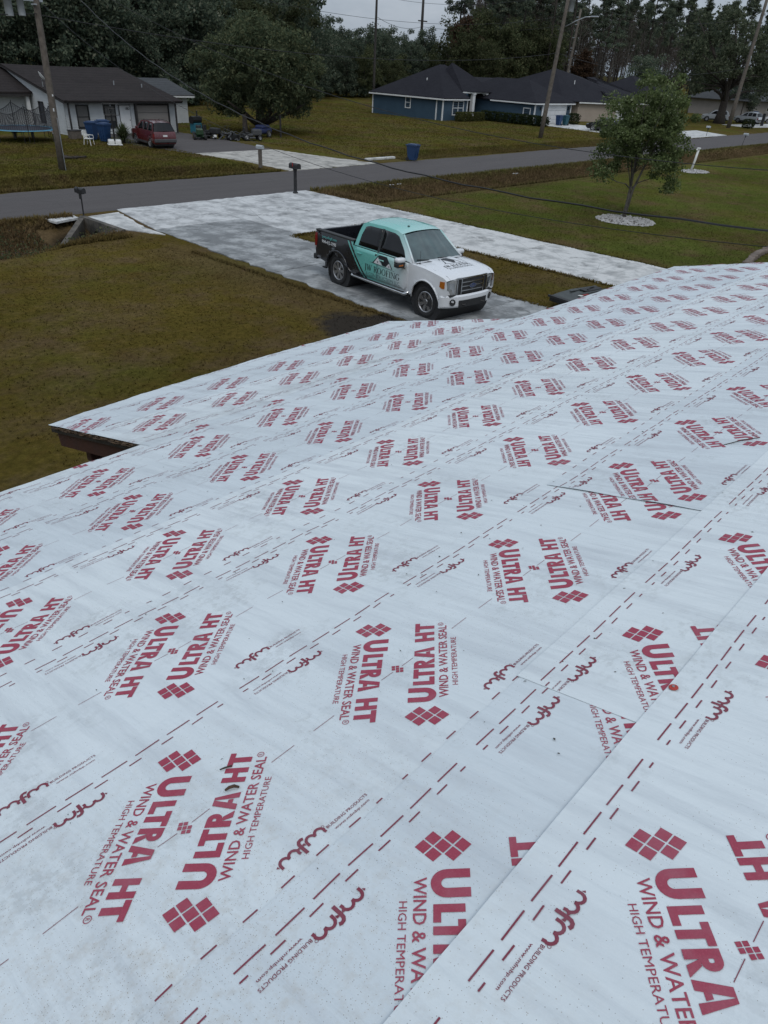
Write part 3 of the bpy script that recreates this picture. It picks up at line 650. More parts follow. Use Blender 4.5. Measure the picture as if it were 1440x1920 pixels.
# walls, gables and the back slope
zr = RP(0, .97, -.05)[2]; yr = RP(0, .97, 0)[1]; yb = yr-6.2; ze = RP(0, -5.0, -.06)[2]
wl = MB(); wl.box(-2.7, 11.1, 4.25, 4.45, 0, RP(0, -4.98, -.06)[2]-.02)
wl.box(-2.7, 11.1, yb+.4, yb+.6, 0, ze); wl.build('wall', 'stucco', house)
for x in (-2.7, 10.9): MB().prism([(yb+.62, 0), (4.23, 0), (4.23, ze-.05), (yr, zr-.12), (yb+.62, ze-.05)], x, x+.2, YZ).build('gable_wall', 'stucco', house)
mk('back_roof', [(-3, yr-.004, zr+.04), (11.4, yr-.004, zr+.04), (11.4, yb, zr-1.6), (-3, yb, zr-1.6), (-3, yr-.004, zr), (11.4, yr-.004, zr), (11.4, yb, zr-1.64), (-3, yb, zr-1.64)],
   [(0, 3, 2, 1), (4, 5, 6, 7), (0, 1, 5, 4), (1, 2, 6, 5), (2, 3, 7, 6), (3, 0, 4, 7)], 'membrane', house)
MB().tube([RP(-3, .975, .012), RP(11.4, .975, .012)], .03, 8).build('ridge_cap', 'membrane', house)

# small things lying on the membrane
mat('plastic_red', (0.42, 0.035, 0.02), (0.36, 0.03, 0.018), 30, 0.35)
mat('steel', (0.35, 0.35, 0.36), None, 20, 0.35, metal=1.0)
mat('twig_brown', (0.075, 0.038, 0.02), (0.04, 0.02, 0.012), 40, 0.8)
mat('litter_dark', (0.03, 0.026, 0.02), (0.05, 0.035, 0.02), 40, 0.8)
RM = Matrix.Rotation(-SL, 4, 'X')
cn = thing('cap_nail', 'round red plastic cap nail driven into the white roof sheet', 'nail', RP(1.715, -0.722, 0.0105))
cn.rotation_euler = (-SL, 0, 0)
MB().lathe([(0.0, .0045), (.006, .0045), (.007, .003), (.011, .0032), (.0135, .002), (.0138, 0)], 20, close=False).build('cap', 'plastic_red', cn)
MB().lathe([(0.0, .0062), (.004, .0058), (.0045, .0045)], 12, close=False).build('nail_head', 'steel', cn)
def debris(name, label, cat, pts, r, m):
    P = [RP(u, v, .0075+dz) for u, v, dz in pts]
    rs = [r*(.35+.65*math.sin(math.pi*(i+.6)/(len(P)+.2))) for i in range(len(P))]
    o = MB().tube(P, rs, 6).build(name, m, None, True); return tag(o, label, cat)
debris('seed_pod', 'curved brown seed pod lying between the A and the HT of the nearest red lockup', 'seed pod', [(.652, -1.515, .0), (.664, -1.510, .004), (.676, -1.503, .004), (.684, -1.492, .0)], .0052, 'twig_brown')
debris('twig', 'short black twig lying on the H of the nearest red lockup', 'twig', [(.690, -1.598, .0), (.703, -1.590, .002), (.722, -1.582, 0)], .0028, 'litter_dark')
debris('twig', 'thin dark twig on the torn butt seam at the right of the roof', 'twig', [(3.85, -1.38, .0), (3.95, -1.30, .01), (4.02, -1.24, .006)], .003, 'litter_dark')
mb = MB()
for _ in range(240):
    u = rnd.choice((rnd.uniform(.2, 3.0), rnd.uniform(.3, 9.5))); v = rnd.uniform(-5.3, -.3)
    L = rnd.uniform(.0015, .0048)*(1+u*.30); a = rnd.uniform(0, math.pi); w = L*rnd.uniform(.25, .6)
    c_, s_ = math.cos(a), math.sin(a); h = .0062+float(wav(np.array(u), np.array(v)))
    q = [RP(u+x*c_-y*s_, v+x*s_+y*c_, h+dz) for x, y, dz in ((-L, 0, 0), (0, -w, .0015), (L, 0, .0005), (0, w, .002))]
    mb.quad(*q)
tag(mb.build('leaf_litter', 'litter_dark'), kind='stuff')

# ------------------------------------------------------------------ neighbours' houses
mat('white_siding', (0.50, 0.52, 0.53), (0.42, 0.44, 0.45), 1.2, 0.6)
mat('white_trim', (0.68, 0.69, 0.69), (0.62, 0.63, 0.63), 2, 0.5)
mat('blue_siding', (0.031, 0.066, 0.102), (0.026, 0.056, 0.088), 0.8, 0.65)
mat('beige_stucco', (0.34, 0.285, 0.235), (0.31, 0.26, 0.215), 1.0, 0.85, bs=0.2)
mat('garage_white', (0.66, 0.67, 0.68), None, 0.8, 0.5)
mat('garage_beige', (0.27, 0.245, 0.225), (0.24, 0.22, 0.20), 1.0, 0.6)
mat('window_glass', (0.016, 0.020, 0.024), (0.03, 0.034, 0.038), 0.9, 0.08, spec=0.6)
mat('blinds', (0.13, 0.125, 0.12), (0.09, 0.09, 0.085), 1.5, 0.5)
mat('dark_board', (0.03, 0.027, 0.026), (0.022, 0.02, 0.02), 2, 0.8)
mat('black_metal', (0.012, 0.012, 0.013), None, 5, 0.45)
mat('galvanised', (0.42, 0.44, 0.46), (0.34, 0.36, 0.38), 6, 0.4, metal=0.7)
def shingles(name, a, b_, sc):
    m, nt, b = new_mat(name); b.inputs['Roughness'].default_value = 0.95; b.inputs['Specular IOR Level'].default_value = 0.15
    pos = nd(nt, 'ShaderNodeNewGeometry').outputs['Position']
    n1 = noise(nt, pos, 0.5, 6, 0.65); n2 = noise(nt, pos, 6, 4, 0.8)
    col = ramp(nt, n1, [(0.3, a), (0.7, b_)])
    mpz = nd(nt, 'ShaderNodeMapping', {'Vector': pos, 'Scale': (1.6, 1.6, 14)}).outputs[0]
    wv_ = nd(nt, 'ShaderNodeTexWave', {'Vector': nd(nt, 'ShaderNodeMapping', {'Vector': pos, 'Scale': (0, 0, 1)}).outputs[0], 'Scale': 2.1, 'Distortion': 0.6, 'Detail': 3.0, 'Detail Scale': 4.0}, bands_direction='Z').outputs['Fac']
    col = mixc(nt, maprange(nt, wv_, 0.55, 0.95, 0, 0.45), col, tuple(x*.5 for x in a))
    col = mixc(nt, maprange(nt, noise(nt, mpz, 1.0, 3, 0.6), 0.35, 0.65, 0, 0.5), col, tuple(x*.6 for x in a))
    col = mixc(nt, maprange(nt, n2, 0.4, 0.7, 0, 0.5), col, tuple(x*1.35 for x in b_))
    nt.links.new(col, b.inputs['Base Color']); bump(nt, b, n2, 0.5, 0.02)
shingles('shingle_brown', (0.020, 0.0168, 0.0165), (0.036, 0.030, 0.029), 1)
shingles('shingle_grey', (0.05, 0.053, 0.057), (0.07, 0.074, 0.078), 1)
shingles('shingle_charcoal', (0.0145, 0.0145, 0.0195), (0.023, 0.023, 0.029), 1)
def B(mb, name, m, root, parent=None, smooth=False):
    off = root.location; par = parent or root
    o = mk(name, [(v[0]-off[0], v[1]-off[1], v[2]-off[2]) for v in mb.v], mb.f, m, par, smooth); return o
def clap(mb, x0, y0, x1, y1, z0, z1, bh=0.18, out=0.025):
    """lap siding between two ground points; outside is to the right of the walk from p0 to p1"""
    d = Vector((x1-x0, y1-y0, 0)); n = Vector((d.y, -d.x, 0)).normalized(); k = max(1, round((z1-z0)/bh)); h = (z1-z0)/k
    a, c = Vector((x0, y0, 0)), Vector((x1, y1, 0)); V = []; F = []
    for i in range(k):
        za, zb = z0+i*h, z0+(i+1)*h
        V += [a+n*out+Vector((0, 0, za)), c+n*out+Vector((0, 0, za)), c+Vector((0, 0, zb)), a+Vector((0, 0, zb)), a-n*.05+Vector((0, 0, za)), c-n*.05+Vector((0, 0, za))]
        q = i*6; F += [(q, q+1, q+2, q+3), (q, q+4, q+5, q+1)]
    mb.add(V, F)
def wall_rect(mb, x0, y0, x1, y1, z0, z1, th=0.12):
    d = Vector((x1-x0, y1-y0, 0)); n = Vector((d.y, -d.x, 0)).normalized()*th; a, c = Vector((x0, y0, 0)), Vector((x1, y1, 0))
    V = [q+Vector((0, 0, z)) for z in (z0, z1) for q in (a, c, c-n, a-n)]
    mb.add(V, [(3, 2, 1, 0), (4, 5, 6, 7), (0, 1, 5, 4), (1, 2, 6, 5), (2, 3, 7, 6), (3, 0, 4, 7)])
def facade(o, d):      # frame for things on a wall: o point (x, y), d direction (x, y) along the wall, outside to the right
    n = (d[1], -d[0]); return Matrix(((d[0], n[0], 0, o[0]), (d[1], n[1], 0, o[1]), (0, 0, 1, 0), (0, 0, 0, 1)))
def window(root, M, a0, a1, z0, z1, fw=0.08, mull=(1, 1), frame='white_trim', glass='window_glass', blind=None):
    f = MB()
    for bx in ((a0-fw, a0, z0-fw, z1+fw), (a1, a1+fw, z0-fw, z1+fw), (a0, a1, z1, z1+fw), (a0, a1, z0-fw, z0)): f.box(bx[0], bx[1], 0.0, 0.07, bx[2], bx[3], M)
    for i in range(1, mull[0]): x = a0+(a1-a0)*i/mull[0]; f.box(x-fw*.35, x+fw*.35, 0.012, .06, z0, z1, M)
    for i in range(1, mull[1]): z = z0+(z1-z0)*i/mull[1]; f.box(a0, a1, 0.01, .055, z-fw*.3, z+fw*.3, M)
    w = B(f, 'window', frame, root)
    g = MB(); g.box(a0, a1, 0.004, 0.008, z0, z1, M); B(g, 'pane', glass, root, w)
    if blind: g = MB(); g.box(a0+.02, a1-.02, 0.0088, 0.0092, z0+(z1-z0)*blind, z1-.02, M); B(g, 'blind', 'blinds', root, w)
    return w
def roof_shell(root, polys, m, th=0.10, name='roof'):
    mb = MB()
    for p_ in polys:
        n = len(p_); V = [Vector(q) for q in p_]; Vb = [q-Vector((0, 0, th)) for q in V]
        mb.add(V+Vb, [tuple(range(n)), tuple(range(2*n-1, n-1, -1))]+[(i, n+i, n+(i+1) % n, (i+1) % n) for i in range(n)])
    return B(mb, name, m, root)
def hip(x0, x1, y0, y1, ze, slope, ridge_along='x'):
    """four faces of a hip roof"""
    if ridge_along == 'x':
        w = (y1-y0)/2; zr = ze+w*slope; a, c = (x0+w, (y0+y1)/2, zr), (x1-w, (y0+y1)/2, zr)
        return [[(x0, y0, ze), (x1, y0, ze), c, a], [(x1, y1, ze), (x0, y1, ze), a, c], [(x0, y1, ze), (x0, y0, ze), a], [(x1, y0, ze), (x1, y1, ze), c]]
    w = (x1-x0)/2; zr = ze+w*slope; a, c = ((x0+x1)/2, y0+w, zr), ((x0+x1)/2, y1-w, zr)
    return [[(x0, y0, ze), (x1, y0, ze), a], [(x1, y0, ze), (x1, y1, ze), c, a], [(x1, y1, ze), (x0, y1, ze), c], [(x0, y1, ze), (x0, y0, ze), a, c]]
def garage_door(root, M, a0, a1, z1, m, rows=4, cols=4, fr='white_trim'):
    f = MB(); fw = .14
    f.box(a0-fw, a0, 0, .06, 0, z1+fw, M); f.box(a1, a1+fw, 0, .06, 0, z1+fw, M); f.box(a0, a1, 0, .06, z1, z1+fw, M); B(f, 'garage_frame', fr, root)
    d = MB(); h = z1/rows
    for r in range(rows):
        d.box(a0, a1, .002, .02, r*h+.01, (r+1)*h-.01, M)
        for c in range(cols): w = (a1-a0)/cols; d.bbox(a0+c*w+.12, a0+(c+1)*w-.12, .018, .034, r*h+.10, (r+1)*h-.10, .01, M)
    B(d, 'garage_door', m, root)
def downpipe(root, x, y, z0, z1, m='white_trim', r=.045): B(MB().box(x-r, x+r, y-r, y+r, z0, z1), 'downpipe', m, root)

# --- white bungalow, far left
LH = thing('white_bungalow', 'white lap-sided bungalow with sagging dark brown shingle roof and beige garage door', 'house', (33, 66, 0))
wm = MB()
clap(wm, 28.4, 60.3, 29.3, 60.3, 0, 2.35); clap(wm, 30.35, 60.3, 31.6, 60.3, 0, 2.35); clap(wm, 29.3, 60.3, 30.35, 60.3, 0, .42); clap(wm, 31.6, 60.3, 32.6, 60.3, 0, .42)
clap(wm, 32.6, 60.3, 32.9, 60.3, 0, 2.35); clap(wm, 33.9, 60.3, 34.25, 60.3, 0, 2.35); clap(wm, 37.5, 60.3, 38.1, 60.3, 0, 2.35)
clap(wm, 28.4, 78.4, 28.4, 60.3, 0, 2.35)
B(wm, 'wall', 'white_siding', LH)
gm = MB(); k = 11
for i in range(k):
    f0, f1 = i/k, (i+1)/k; hw0, hw1 = 9.1*(1-f0), 9.1*(1-f1); z0_, z1_ = 2.35+1.85*f0, 2.35+1.85*f1
    gm.add([(28.375, 69.5+hw0, z0_), (28.375, 69.5-hw0, z0_), (28.4, 69.5-hw1, z1_), (28.4, 69.5+hw1, z1_)], [(0, 1, 2, 3)])
B(gm, 'gable', 'white_siding', LH)
wm = MB(); wall_rect(wm, 38.1, 60.3, 38.1, 78.4, 0, 2.35); wall_rect(wm, 38.1, 78.4, 28.4, 78.4, 0, 2.35); wall_rect(wm, 28.45, 60.38, 38.05, 60.38, 2.05, 2.36)
B(wm, 'wall', 'white_siding', LH)
MF = facade((0, 60.3), (1, 0))
window(LH, MF, 29.38, 30.27, .5, 2.0, .07, (1, 2), 'dark_trim', blind=.05); window(LH, MF, 31.68, 32.52, .5, 2.0, .07, (1, 2), 'dark_trim', blind=.3)
d_ = MB(); d_.box(32.95, 33.85, .0, .045, 0.03, 2.02, MF); dr = B(d_, 'door', 'white_trim', LH); d_ = MB(); d_.bbox(33.74, 33.79, .045, .09, .95, 1.02, .01, MF); B(d_, 'handle', 'black_metal', LH, dr)
d_ = MB()
for k in range(5): a = R_(20+35*k); d_.tube([MF @ Vector((33.62+.16*math.cos(a)*.3, .06, 1.72+.16*math.sin(a)*.3)), MF @ Vector((33.62+.2*math.cos(a), .09, 1.72+.2*math.sin(a)))], .02, 5)
B(d_, 'wreath', 'dark_board', LH)
garage_door(LH, MF, 34.4, 37.35, 2.02, 'garage_beige', 4, 1, 'dark_trim')
MG = facade((28.375, 0), (0, -1))
window(LH, MG, -64.45, -63.75, .6, 2.0, .06, (1, 2), 'dark_trim')
pm = MB()
for x in (28.45, 34.1, 37.75): pm.box(x-.055, x+.055, 59.62, 59.73, 0, 2.3)
B(pm, 'porch_post', 'dark_board', LH)
fm = MB(); fm.box(28.1, 38.35, 59.50, 59.56, 2.22, 2.40); fm.box(28.1, 38.35, 59.56, 60.28, 2.28, 2.31); B(fm, 'soffit', 'dark_board', LH)
sag = lambda x: -0.10*math.sin(math.pi*(x-28)/10.3)
V = []; F = []; nx = 11
for i in range(nx):
    x = 28.0+10.35*i/(nx-1); V += [(x-33, 59.42-66, 2.41), (x-33, 64.5-66, 3.39+sag(x)), (x-33, 69.5-66, 4.38+sag(x)*.6), (x-33, 79.3-66, 2.40)]
    V += [(x-33, 59.42-66, 2.33), (x-33, 64.5-66, 3.30+sag(x)), (x-33, 69.5-66, 4.28+sag(x)*.6), (x-33, 79.3-66, 2.31)]
    if i:
        a, c = (i-1)*8, i*8
        for j in range(3): F += [(a+j, c+j, c+j+1, a+j+1), (a+4+j, a+5+j, c+5+j, c+4+j)]
        F += [(a, a+4, c+4, c), (a+3, c+3, c+7, a+7)]
for e in (0, (nx-1)*8): F += [(e, e+1, e+5, e+4), (e+1, e+2, e+6, e+5), (e+2, e+3, e+7, e+6)]
rf = mk('roof', V, F, 'shingle_brown', LH)
vm_ = MB()
for x, y in ((34.9, 64.2), (37.0, 63.4)):
    z = 2.41+(y-59.42)*.195; vm_.lathe([(.05, -.1), (.05, .22), (.0, .22)], 10, Matrix.Translation((x, y, z)), close=False)
B(vm_, 'vent_pipe', 'galvanised', LH, rf)
rk = MB()
for (ya, za), (yb_, zb) in (((59.42, 2.33), (69.5, 4.30)), ((79.3, 2.31), (69.5, 4.30))):
    rk.add([(28.02, ya, za), (28.02, yb_, zb), (28.02, yb_, zb-.16), (28.02, ya, za-.16), (28.06, ya, za), (28.06, yb_, zb), (28.06, yb_, zb-.16), (28.06, ya, za-.16)], [(0, 1, 2, 3), (7, 6, 5, 4), (0, 3, 7, 4), (1, 5, 6, 2), (2, 6, 7, 3), (0, 4, 5, 1)])
B(rk, 'rake_board', 'dark_board', LH)
# dark wing at its left end
B(MB().prism([(66.2, 0), (74.5, 0), (74.5, 2.5), (70.3, 3.95), (66.2, 2.75)], 22.0, 28.3, YZ), 'wing', 'white_siding', LH)
roof_shell(LH, [[(21.4, 65.3, 2.62), (28.36, 65.3, 2.62), (28.36, 70.3, 4.2), (21.4, 70.3, 4.2)], [(28.36, 75.2, 2.55), (21.4, 75.2, 2.55), (21.4, 70.3, 4.2), (28.36, 70.3, 4.2)]], 'shingle_brown', .12, 'wing_roof')
B(MB().prism([(65.4, 2.5), (75.1, 2.44), (70.3, 4.05)], 21.40, 21.47, YZ).box(21.5, 28.2, 65.32, 65.40, 2.30, 2.55), 'wing_fascia', 'dark_board', LH)
B(MB().box(27.9, 28.15, 65.55, 65.8, 0, 2.55), 'porch_post', 'white_trim', LH)
window(LH, facade((0, 66.2), (1, 0)), 24.2, 25.6, .9, 2.1, .06, (2, 1), 'dark_trim')
# addition behind the garage
am = MB(); clap(am, 38.15, 68.2, 44.5, 68.2, 0, 2.3); clap(am, 44.5, 68.2, 44.5, 76.8, 0, 2.3); B(am, 'addition_wall', 'white_siding', LH)
B(MB().prism([(68.3, 2.28), (76.7, 2.28), (72.5, 3.32)], 44.3, 44.5, YZ), 'addition_gable', 'white_siding', LH)
roof_shell(LH, [[(37.9, 67.7, 2.38), (45.1, 67.7, 2.38), (45.1, 72.5, 3.55), (37.9, 72.5, 3.55)], [(45.1, 77.3, 2.38), (37.9, 77.3, 2.38), (37.9, 72.5, 3.55), (45.1, 72.5, 3.55)]], 'shingle_grey', .1, 'addition_roof')
B(MB().box(38.2, 45.05, 67.69, 67.73, 2.16, 2.30), 'addition_fascia', 'white_trim', LH)
sd = thing('satellite_dish', 'white satellite dish on the left end of the brown bungalow roof', 'satellite dish', (28.3, 63.0, 3.10))
MB().tube([(0, 0, 0), (0, 0, .35), (-.05, -.12, .5)], .03, 6).build('mast', 'galvanised', sd)
MB().lathe([(0, 0), (.2, .03), (.38, .12), (.4, .13), (.38, .14), (.2, .05), (0, .02)], 20, Matrix.Translation((-.08, -.08, .62)) @ Matrix.Rotation(R_(52), 4, 'Y') @ Matrix.Rotation(R_(12), 4, 'X'), close=False).build('reflector', 'white_trim', sd, True)
MB().tube([(0, -.1, .5), (.42, -.2, .62)], .018, 5).bbox(.38, .5, -.25, -.15, .58, .72, .02).build('feed_arm', 'galvanised', sd)

# --- blue house
BH = thing('blue_house', 'dark blue single-storey house with white trim and charcoal hip roof', 'house', (86, 66, 0))
bw = MB()
clap(bw, 79.6, 77.2, 79.6, 64.9, 0, 2.45, .2, .018)
MWf = facade((0, 64.9), (1, 0)); MWs = facade((79.6, 0), (0, -1)); MGs = facade((89.2, 0), (0, -1)); MGf = facade((0, 57.5), (1, 0))
clap(bw, 79.6, 64.9, 84.6, 64.9, 0, 2.45, .2, .018); clap(bw, 84.6, 64.9, 84.6, 67.6, 0, 3.0, .2, .018); clap(bw, 84.6, 67.6, 89.2, 67.6, 0, 3.0, .2, .018)
clap(bw, 89.2, 67.6, 89.2, 57.5, 0, 2.45, .2, .018); clap(bw, 89.2, 57.5, 98.0, 57.5, 0, 2.45, .2, .018)
wall_rect(bw, 98.0, 57.5, 98.0, 77.2, 0, 2.45); wall_rect(bw, 98.0, 77.2, 79.6, 77.2, 0, 2.45); B(bw, 'wall', 'blue_siding', BH)
tr = MB()
for x, y in ((79.58, 77.15), (79.57, 65.9), (79.57, 64.88), (84.5, 64.87), (89.17, 57.48), (97.9, 57.46)): tr.box(x-.07, x+.07, y-.07, y+.07, 0, 2.45)
B(tr, 'corner_trim', 'white_trim', BH)
window(BH, MWf, 81.6, 83.7, .68, 2.12, .1, (2, 2)); window(BH, MWs, -71.15, -70.4, 1.1, 2.2, .1, (1, 2)); window(BH, MGs, -59.15, -58.2, .95, 1.75, .1, (1, 1))
garage_door(BH, MGf, 91.0, 96.7, 2.1, 'garage_white', 4, 4)
lm = MB()
for a in (90.4, 97.3): lm.bbox(a-.1, a+.1, .0, .16, 1.65, 2.0, .03, MGf)
B(lm, 'wall_lantern', 'black_metal', BH)
hp = hip(79.2, 93.4, 64.5, 77.6, 2.5, .535); hp[0] = [(79.2, 64.5, 2.5), (84.55, 64.5, 2.5), (84.55, 66.3, 3.463), (91.6, 66.3, 3.463)]+hp[0][2:]
roof_shell(BH, hp, 'shingle_charcoal')
roof_shell(BH, [[(89.3, 64.52, 2.49), (104.5, 64.52, 2.49), (100.0, 71, 4.75), (89.3, 71, 4.75)], [(104.5, 77.6, 2.49), (88, 77.6, 2.49), (88, 71, 4.75), (100, 71, 4.75)], [(104.5, 64.52, 2.49), (104.5, 77.6, 2.49), (100, 71, 4.75)]], 'shingle_charcoal')
roof_shell(BH, hip(88.8, 98.4, 57.1, 72.0, 2.505, .50, 'y'), 'shingle_charcoal')
# raised porch roof on two white columns
roof_shell(BH, [[(84.3, 65.6, 3.22), (91.2, 65.2, 3.22), (86.9, 69.6, 6.22), (86.4, 69.6, 6.22)], [(84.3, 71.5, 3.3), (84.3, 65.6, 3.22), (86.4, 69.6, 6.22)], [(91.2, 65.2, 3.22), (92.5, 71.5, 3.3), (86.9, 69.6, 6.22)]], 'shingle_charcoal', .08, 'porch_roof')
B(MB().box(84.32, 91.1, 65.55, 65.62, 3.03, 3.17).box(79.25, 84.6, 64.50, 64.56, 2.26, 2.42).box(79.18, 79.24, 64.5, 77.6, 2.26, 2.42).box(88.78, 88.84, 57.1, 64.4, 2.27, 2.42).box(88.8, 98.4, 57.08, 57.14, 2.27, 2.42), 'fascia', 'white_trim', BH)
B(MB().box(84.5, 91, 65.7, 67.55, 2.99, 3.03), 'porch_soffit', 'white_trim', BH)
for x in (86.75, 89.55):
    c_ = MB(); c_.bbox(x-.30, x+.30, 65.45, 66.05, 0, .3, .02); c_.bbox(x-.24, x+.24, 65.51, 65.99, .3, 2.9, .02); c_.bbox(x-.31, x+.31, 65.44, 66.06, 2.86, 3.0, .02); B(c_, 'porch_column', 'white_trim', BH)
B(MB().box(88.0, 88.9, 67.52, 67.57, .1, 2.2), 'front_door', 'dark_board', BH)
vm_ = MB(); vm_.lathe([(.06, 0), (.06, .5), (0, .5)], 8, Matrix.Translation((82.4, 70.2, 3.98)), close=False); vm_.lathe([(.06, 0), (.06, .5), (0, .5)], 8, Matrix.Translation((94.8, 62, 4.1)), close=False); B(vm_, 'vent_pipe', 'white_trim', BH)

# --- beige house behind it
GH = thing('beige_house', 'beige stucco house with charcoal hip roof standing past the blue one', 'house', (112, 66, 0))
gw = MB(); wall_rect(gw, 104.6, 78, 104.6, 60.2, 0, 2.45); wall_rect(gw, 104.6, 60.2, 109.8, 57.6, 0, 2.45); wall_rect(gw, 109.8, 57.6, 118.5, 57.6, 0, 2.45); wall_rect(gw, 118.5, 57.6, 118.5, 78, 0, 2.45); wall_rect(gw, 118.5, 78, 104.6, 78, 0, 2.45)
B(gw, 'wall', 'beige_stucco', GH)
garage_door(GH, facade((0, 57.6), (1, 0)), 111.3, 116.6, 2.1, 'garage_white', 4, 4)
B(MB().box(109.72, 109.92, 57.5, 57.7, 0, 2.4), 'corner_trim', 'white_trim', GH)
B(MB().bbox(110.4, 110.65, 57.45, 57.6, 1.6, 2.0, .03), 'wall_lantern', 'black_metal', GH)
roof_shell(GH, [[(101.5, 61.0, 2.55), (104.2, 59.9, 2.5), (109.4, 57.2, 2.5), (119, 57.2, 2.5), (119.0, 66, 4.8), (108.8, 67.5, 6.35)], [(101.5, 78.4, 2.5), (101.5, 61.0, 2.55), (108.8, 67.5, 6.35)], [(119, 66, 4.8), (119, 78.4, 2.5), (101.5, 78.4, 2.5), (108.8, 67.5, 6.35)]], 'shingle_charcoal')
roof_shell(GH, hip(109.3, 124.0, 57.15, 74.5, 2.51, .34, 'x'), 'shingle_charcoal')
B(MB().add([(104.2, 59.88, 2.28), (109.4, 57.18, 2.28), (109.4, 57.18, 2.43), (104.2, 59.88, 2.43), (104.2, 59.94, 2.28), (109.4, 57.24, 2.28), (109.4, 57.24, 2.43), (104.2, 59.94, 2.43)], [(0, 1, 2, 3), (7, 6, 5, 4), (3, 2, 6, 7), (0, 4, 5, 1)]).box(109.4, 123.9, 57.12, 57.18, 2.28, 2.43), 'fascia', 'white_trim', GH)
vm_ = MB(); vm_.lathe([(.06, 0), (.06, .5), (0, .5)], 8, Matrix.Translation((107.6, 63.2, 4.5)), close=False); B(vm_, 'vent_pipe', 'white_trim', GH)
# --- third house further along
TH = thing('far_house', 'distant house of which a dark hip roof shows above the round lawn tree', 'house', (132, 66, 0))
tw = MB()
for a, c in (((125.5, 73), (125.5, 60)), ((125.5, 60), (139, 60)), ((139, 60), (139, 73)), ((139, 73), (125.5, 73))): wall_rect(tw, a[0], a[1], c[0], c[1], 0, 2.5)
B(tw, 'wall', 'beige_stucco', TH); window(TH, facade((0, 60), (1, 0)), 128, 130, .8, 2.1, .1, (2, 1))
roof_shell(TH, hip(124.6, 139.8, 59.4, 73.6, 2.55, .48), 'shingle_charcoal')
WH = thing('far_white_house', 'distant pale house half hidden behind the spreading roadside oak', 'house', (176, 62, 0))
tw = MB()
for a, c in (((166, 70), (166, 59)), ((166, 59), (190, 59)), ((190, 59), (190, 70)), ((190, 70), (166, 70))): wall_rect(tw, a[0], a[1], c[0], c[1], 0, 2.8)
B(tw, 'wall', 'garage_beige', WH); window(WH, facade((0, 59), (1, 0)), 170, 172, .9, 2.2, .1, (2, 1)); window(WH, facade((0, 59), (1, 0)), 180, 182, .9, 2.2, .1, (2, 1))
roof_shell(WH, hip(165, 191, 58, 71, 2.85, .35), 'shingle_grey')

# ------------------------------------------------------------------ trees
mat('bark', (0.055, 0.044, 0.036), (0.030, 0.025, 0.021), 6, 0.95, bs=0.6)
mat('bark_grey', (0.115, 0.105, 0.09), (0.065, 0.06, 0.052), 7, 0.95, bs=0.6)
def leafmat(name, stops, tint=0.25):
    m, nt, b = new_mat(name); b.inputs['Roughness'].default_value = 0.8; b.inputs['Specular IOR Level'].default_value = 0.12
    geo = nd(nt, 'ShaderNodeNewGeometry'); oi = nd(nt, 'ShaderNodeObjectInfo')
    col = ramp(nt, geo.outputs['Random Per Island'], stops)
    k = maprange(nt, oi.outputs['Random'], 0, 1, 1-tint, 1+tint)
    col = nd(nt, 'ShaderNodeVectorMath', {0: col, 'Scale': k}, operation='SCALE').outputs[0]
    nt.links.new(col, b.inputs['Base Color'])
    tl_ = nd(nt, 'ShaderNodeBsdfTranslucent', {'Color': col}); mx_ = nd(nt, 'ShaderNodeMixShader', {0: 0.38, 1: b.outputs[0], 2: tl_.outputs[0]})
    nt.links.new(mx_.outputs[0], [n for n in nt.nodes if n.type == 'OUTPUT_MATERIAL'][0].inputs[0])
leafmat('leaf_dark', [(0.0, (0.0483, 0.0701, 0.0514)), (0.6, (0.0885, 0.1145, 0.0770)), (0.92, (0.1449, 0.1662, 0.1112)), (1.0, (0.2414, 0.2438, 0.1798))])
leafmat('leaf_cedar', [(0.0, (0.0553, 0.0799, 0.0463)), (0.6, (0.1056, 0.1287, 0.0694)), (1.0, (0.1659, 0.1731, 0.0925))], .1)
leafmat('leaf_olive', [(0.0, (0.0443, 0.0569, 0.0248)), (0.6, (0.0658, 0.0759, 0.0359)), (1.0, (0.1076, 0.1076, 0.0552))])
leafmat('leaf_oak', [(0.0, (0.0442, 0.0583, 0.0353)), (0.6, (0.0804, 0.0979, 0.0565)), (1.0, (0.1509, 0.1624, 0.1058))], .05)
leafmat('leaf_lawn', [(0.0, (0.0643, 0.0905, 0.0359)), (0.5, (0.1099, 0.1430, 0.0546)), (0.85, (0.1420, 0.1787, 0.0714)), (1.0, (0.2748, 0.3096, 0.1786))], .05)
leafmat('leaf_pine', [(0.0, (0.0583, 0.0802, 0.0612)), (0.7, (0.1094, 0.1337, 0.0918)), (1.0, (0.1677, 0.1737, 0.1147))])
leafmat('leaf_rust', [(0.0, (0.040, 0.026, 0.018)), (0.6, (0.060, 0.036, 0.022)), (1.0, (0.085, 0.055, 0.032))])
leafmat('twig_haze', [(0.0, (0.0517, 0.0414, 0.0368)), (1.0, (0.0978, 0.0782, 0.0667))])
leafmat('hedge_leaf', [(0.0, (0.0144, 0.0228, 0.0108)), (0.7, (0.0264, 0.0384, 0.0156)), (1.0, (0.0480, 0.0600, 0.0240))], .1)
leafmat('boxwood_leaf', [(0.0, (0.055, 0.062, 0.02)), (0.7, (0.085, 0.09, 0.03)), (1.0, (0.12, 0.12, 0.05))], .1)
leafmat('palm_leaf', [(0.0, (0.05, 0.07, 0.03)), (0.7, (0.085, 0.105, 0.045)), (1.0, (0.12, 0.12, 0.06))], .1)
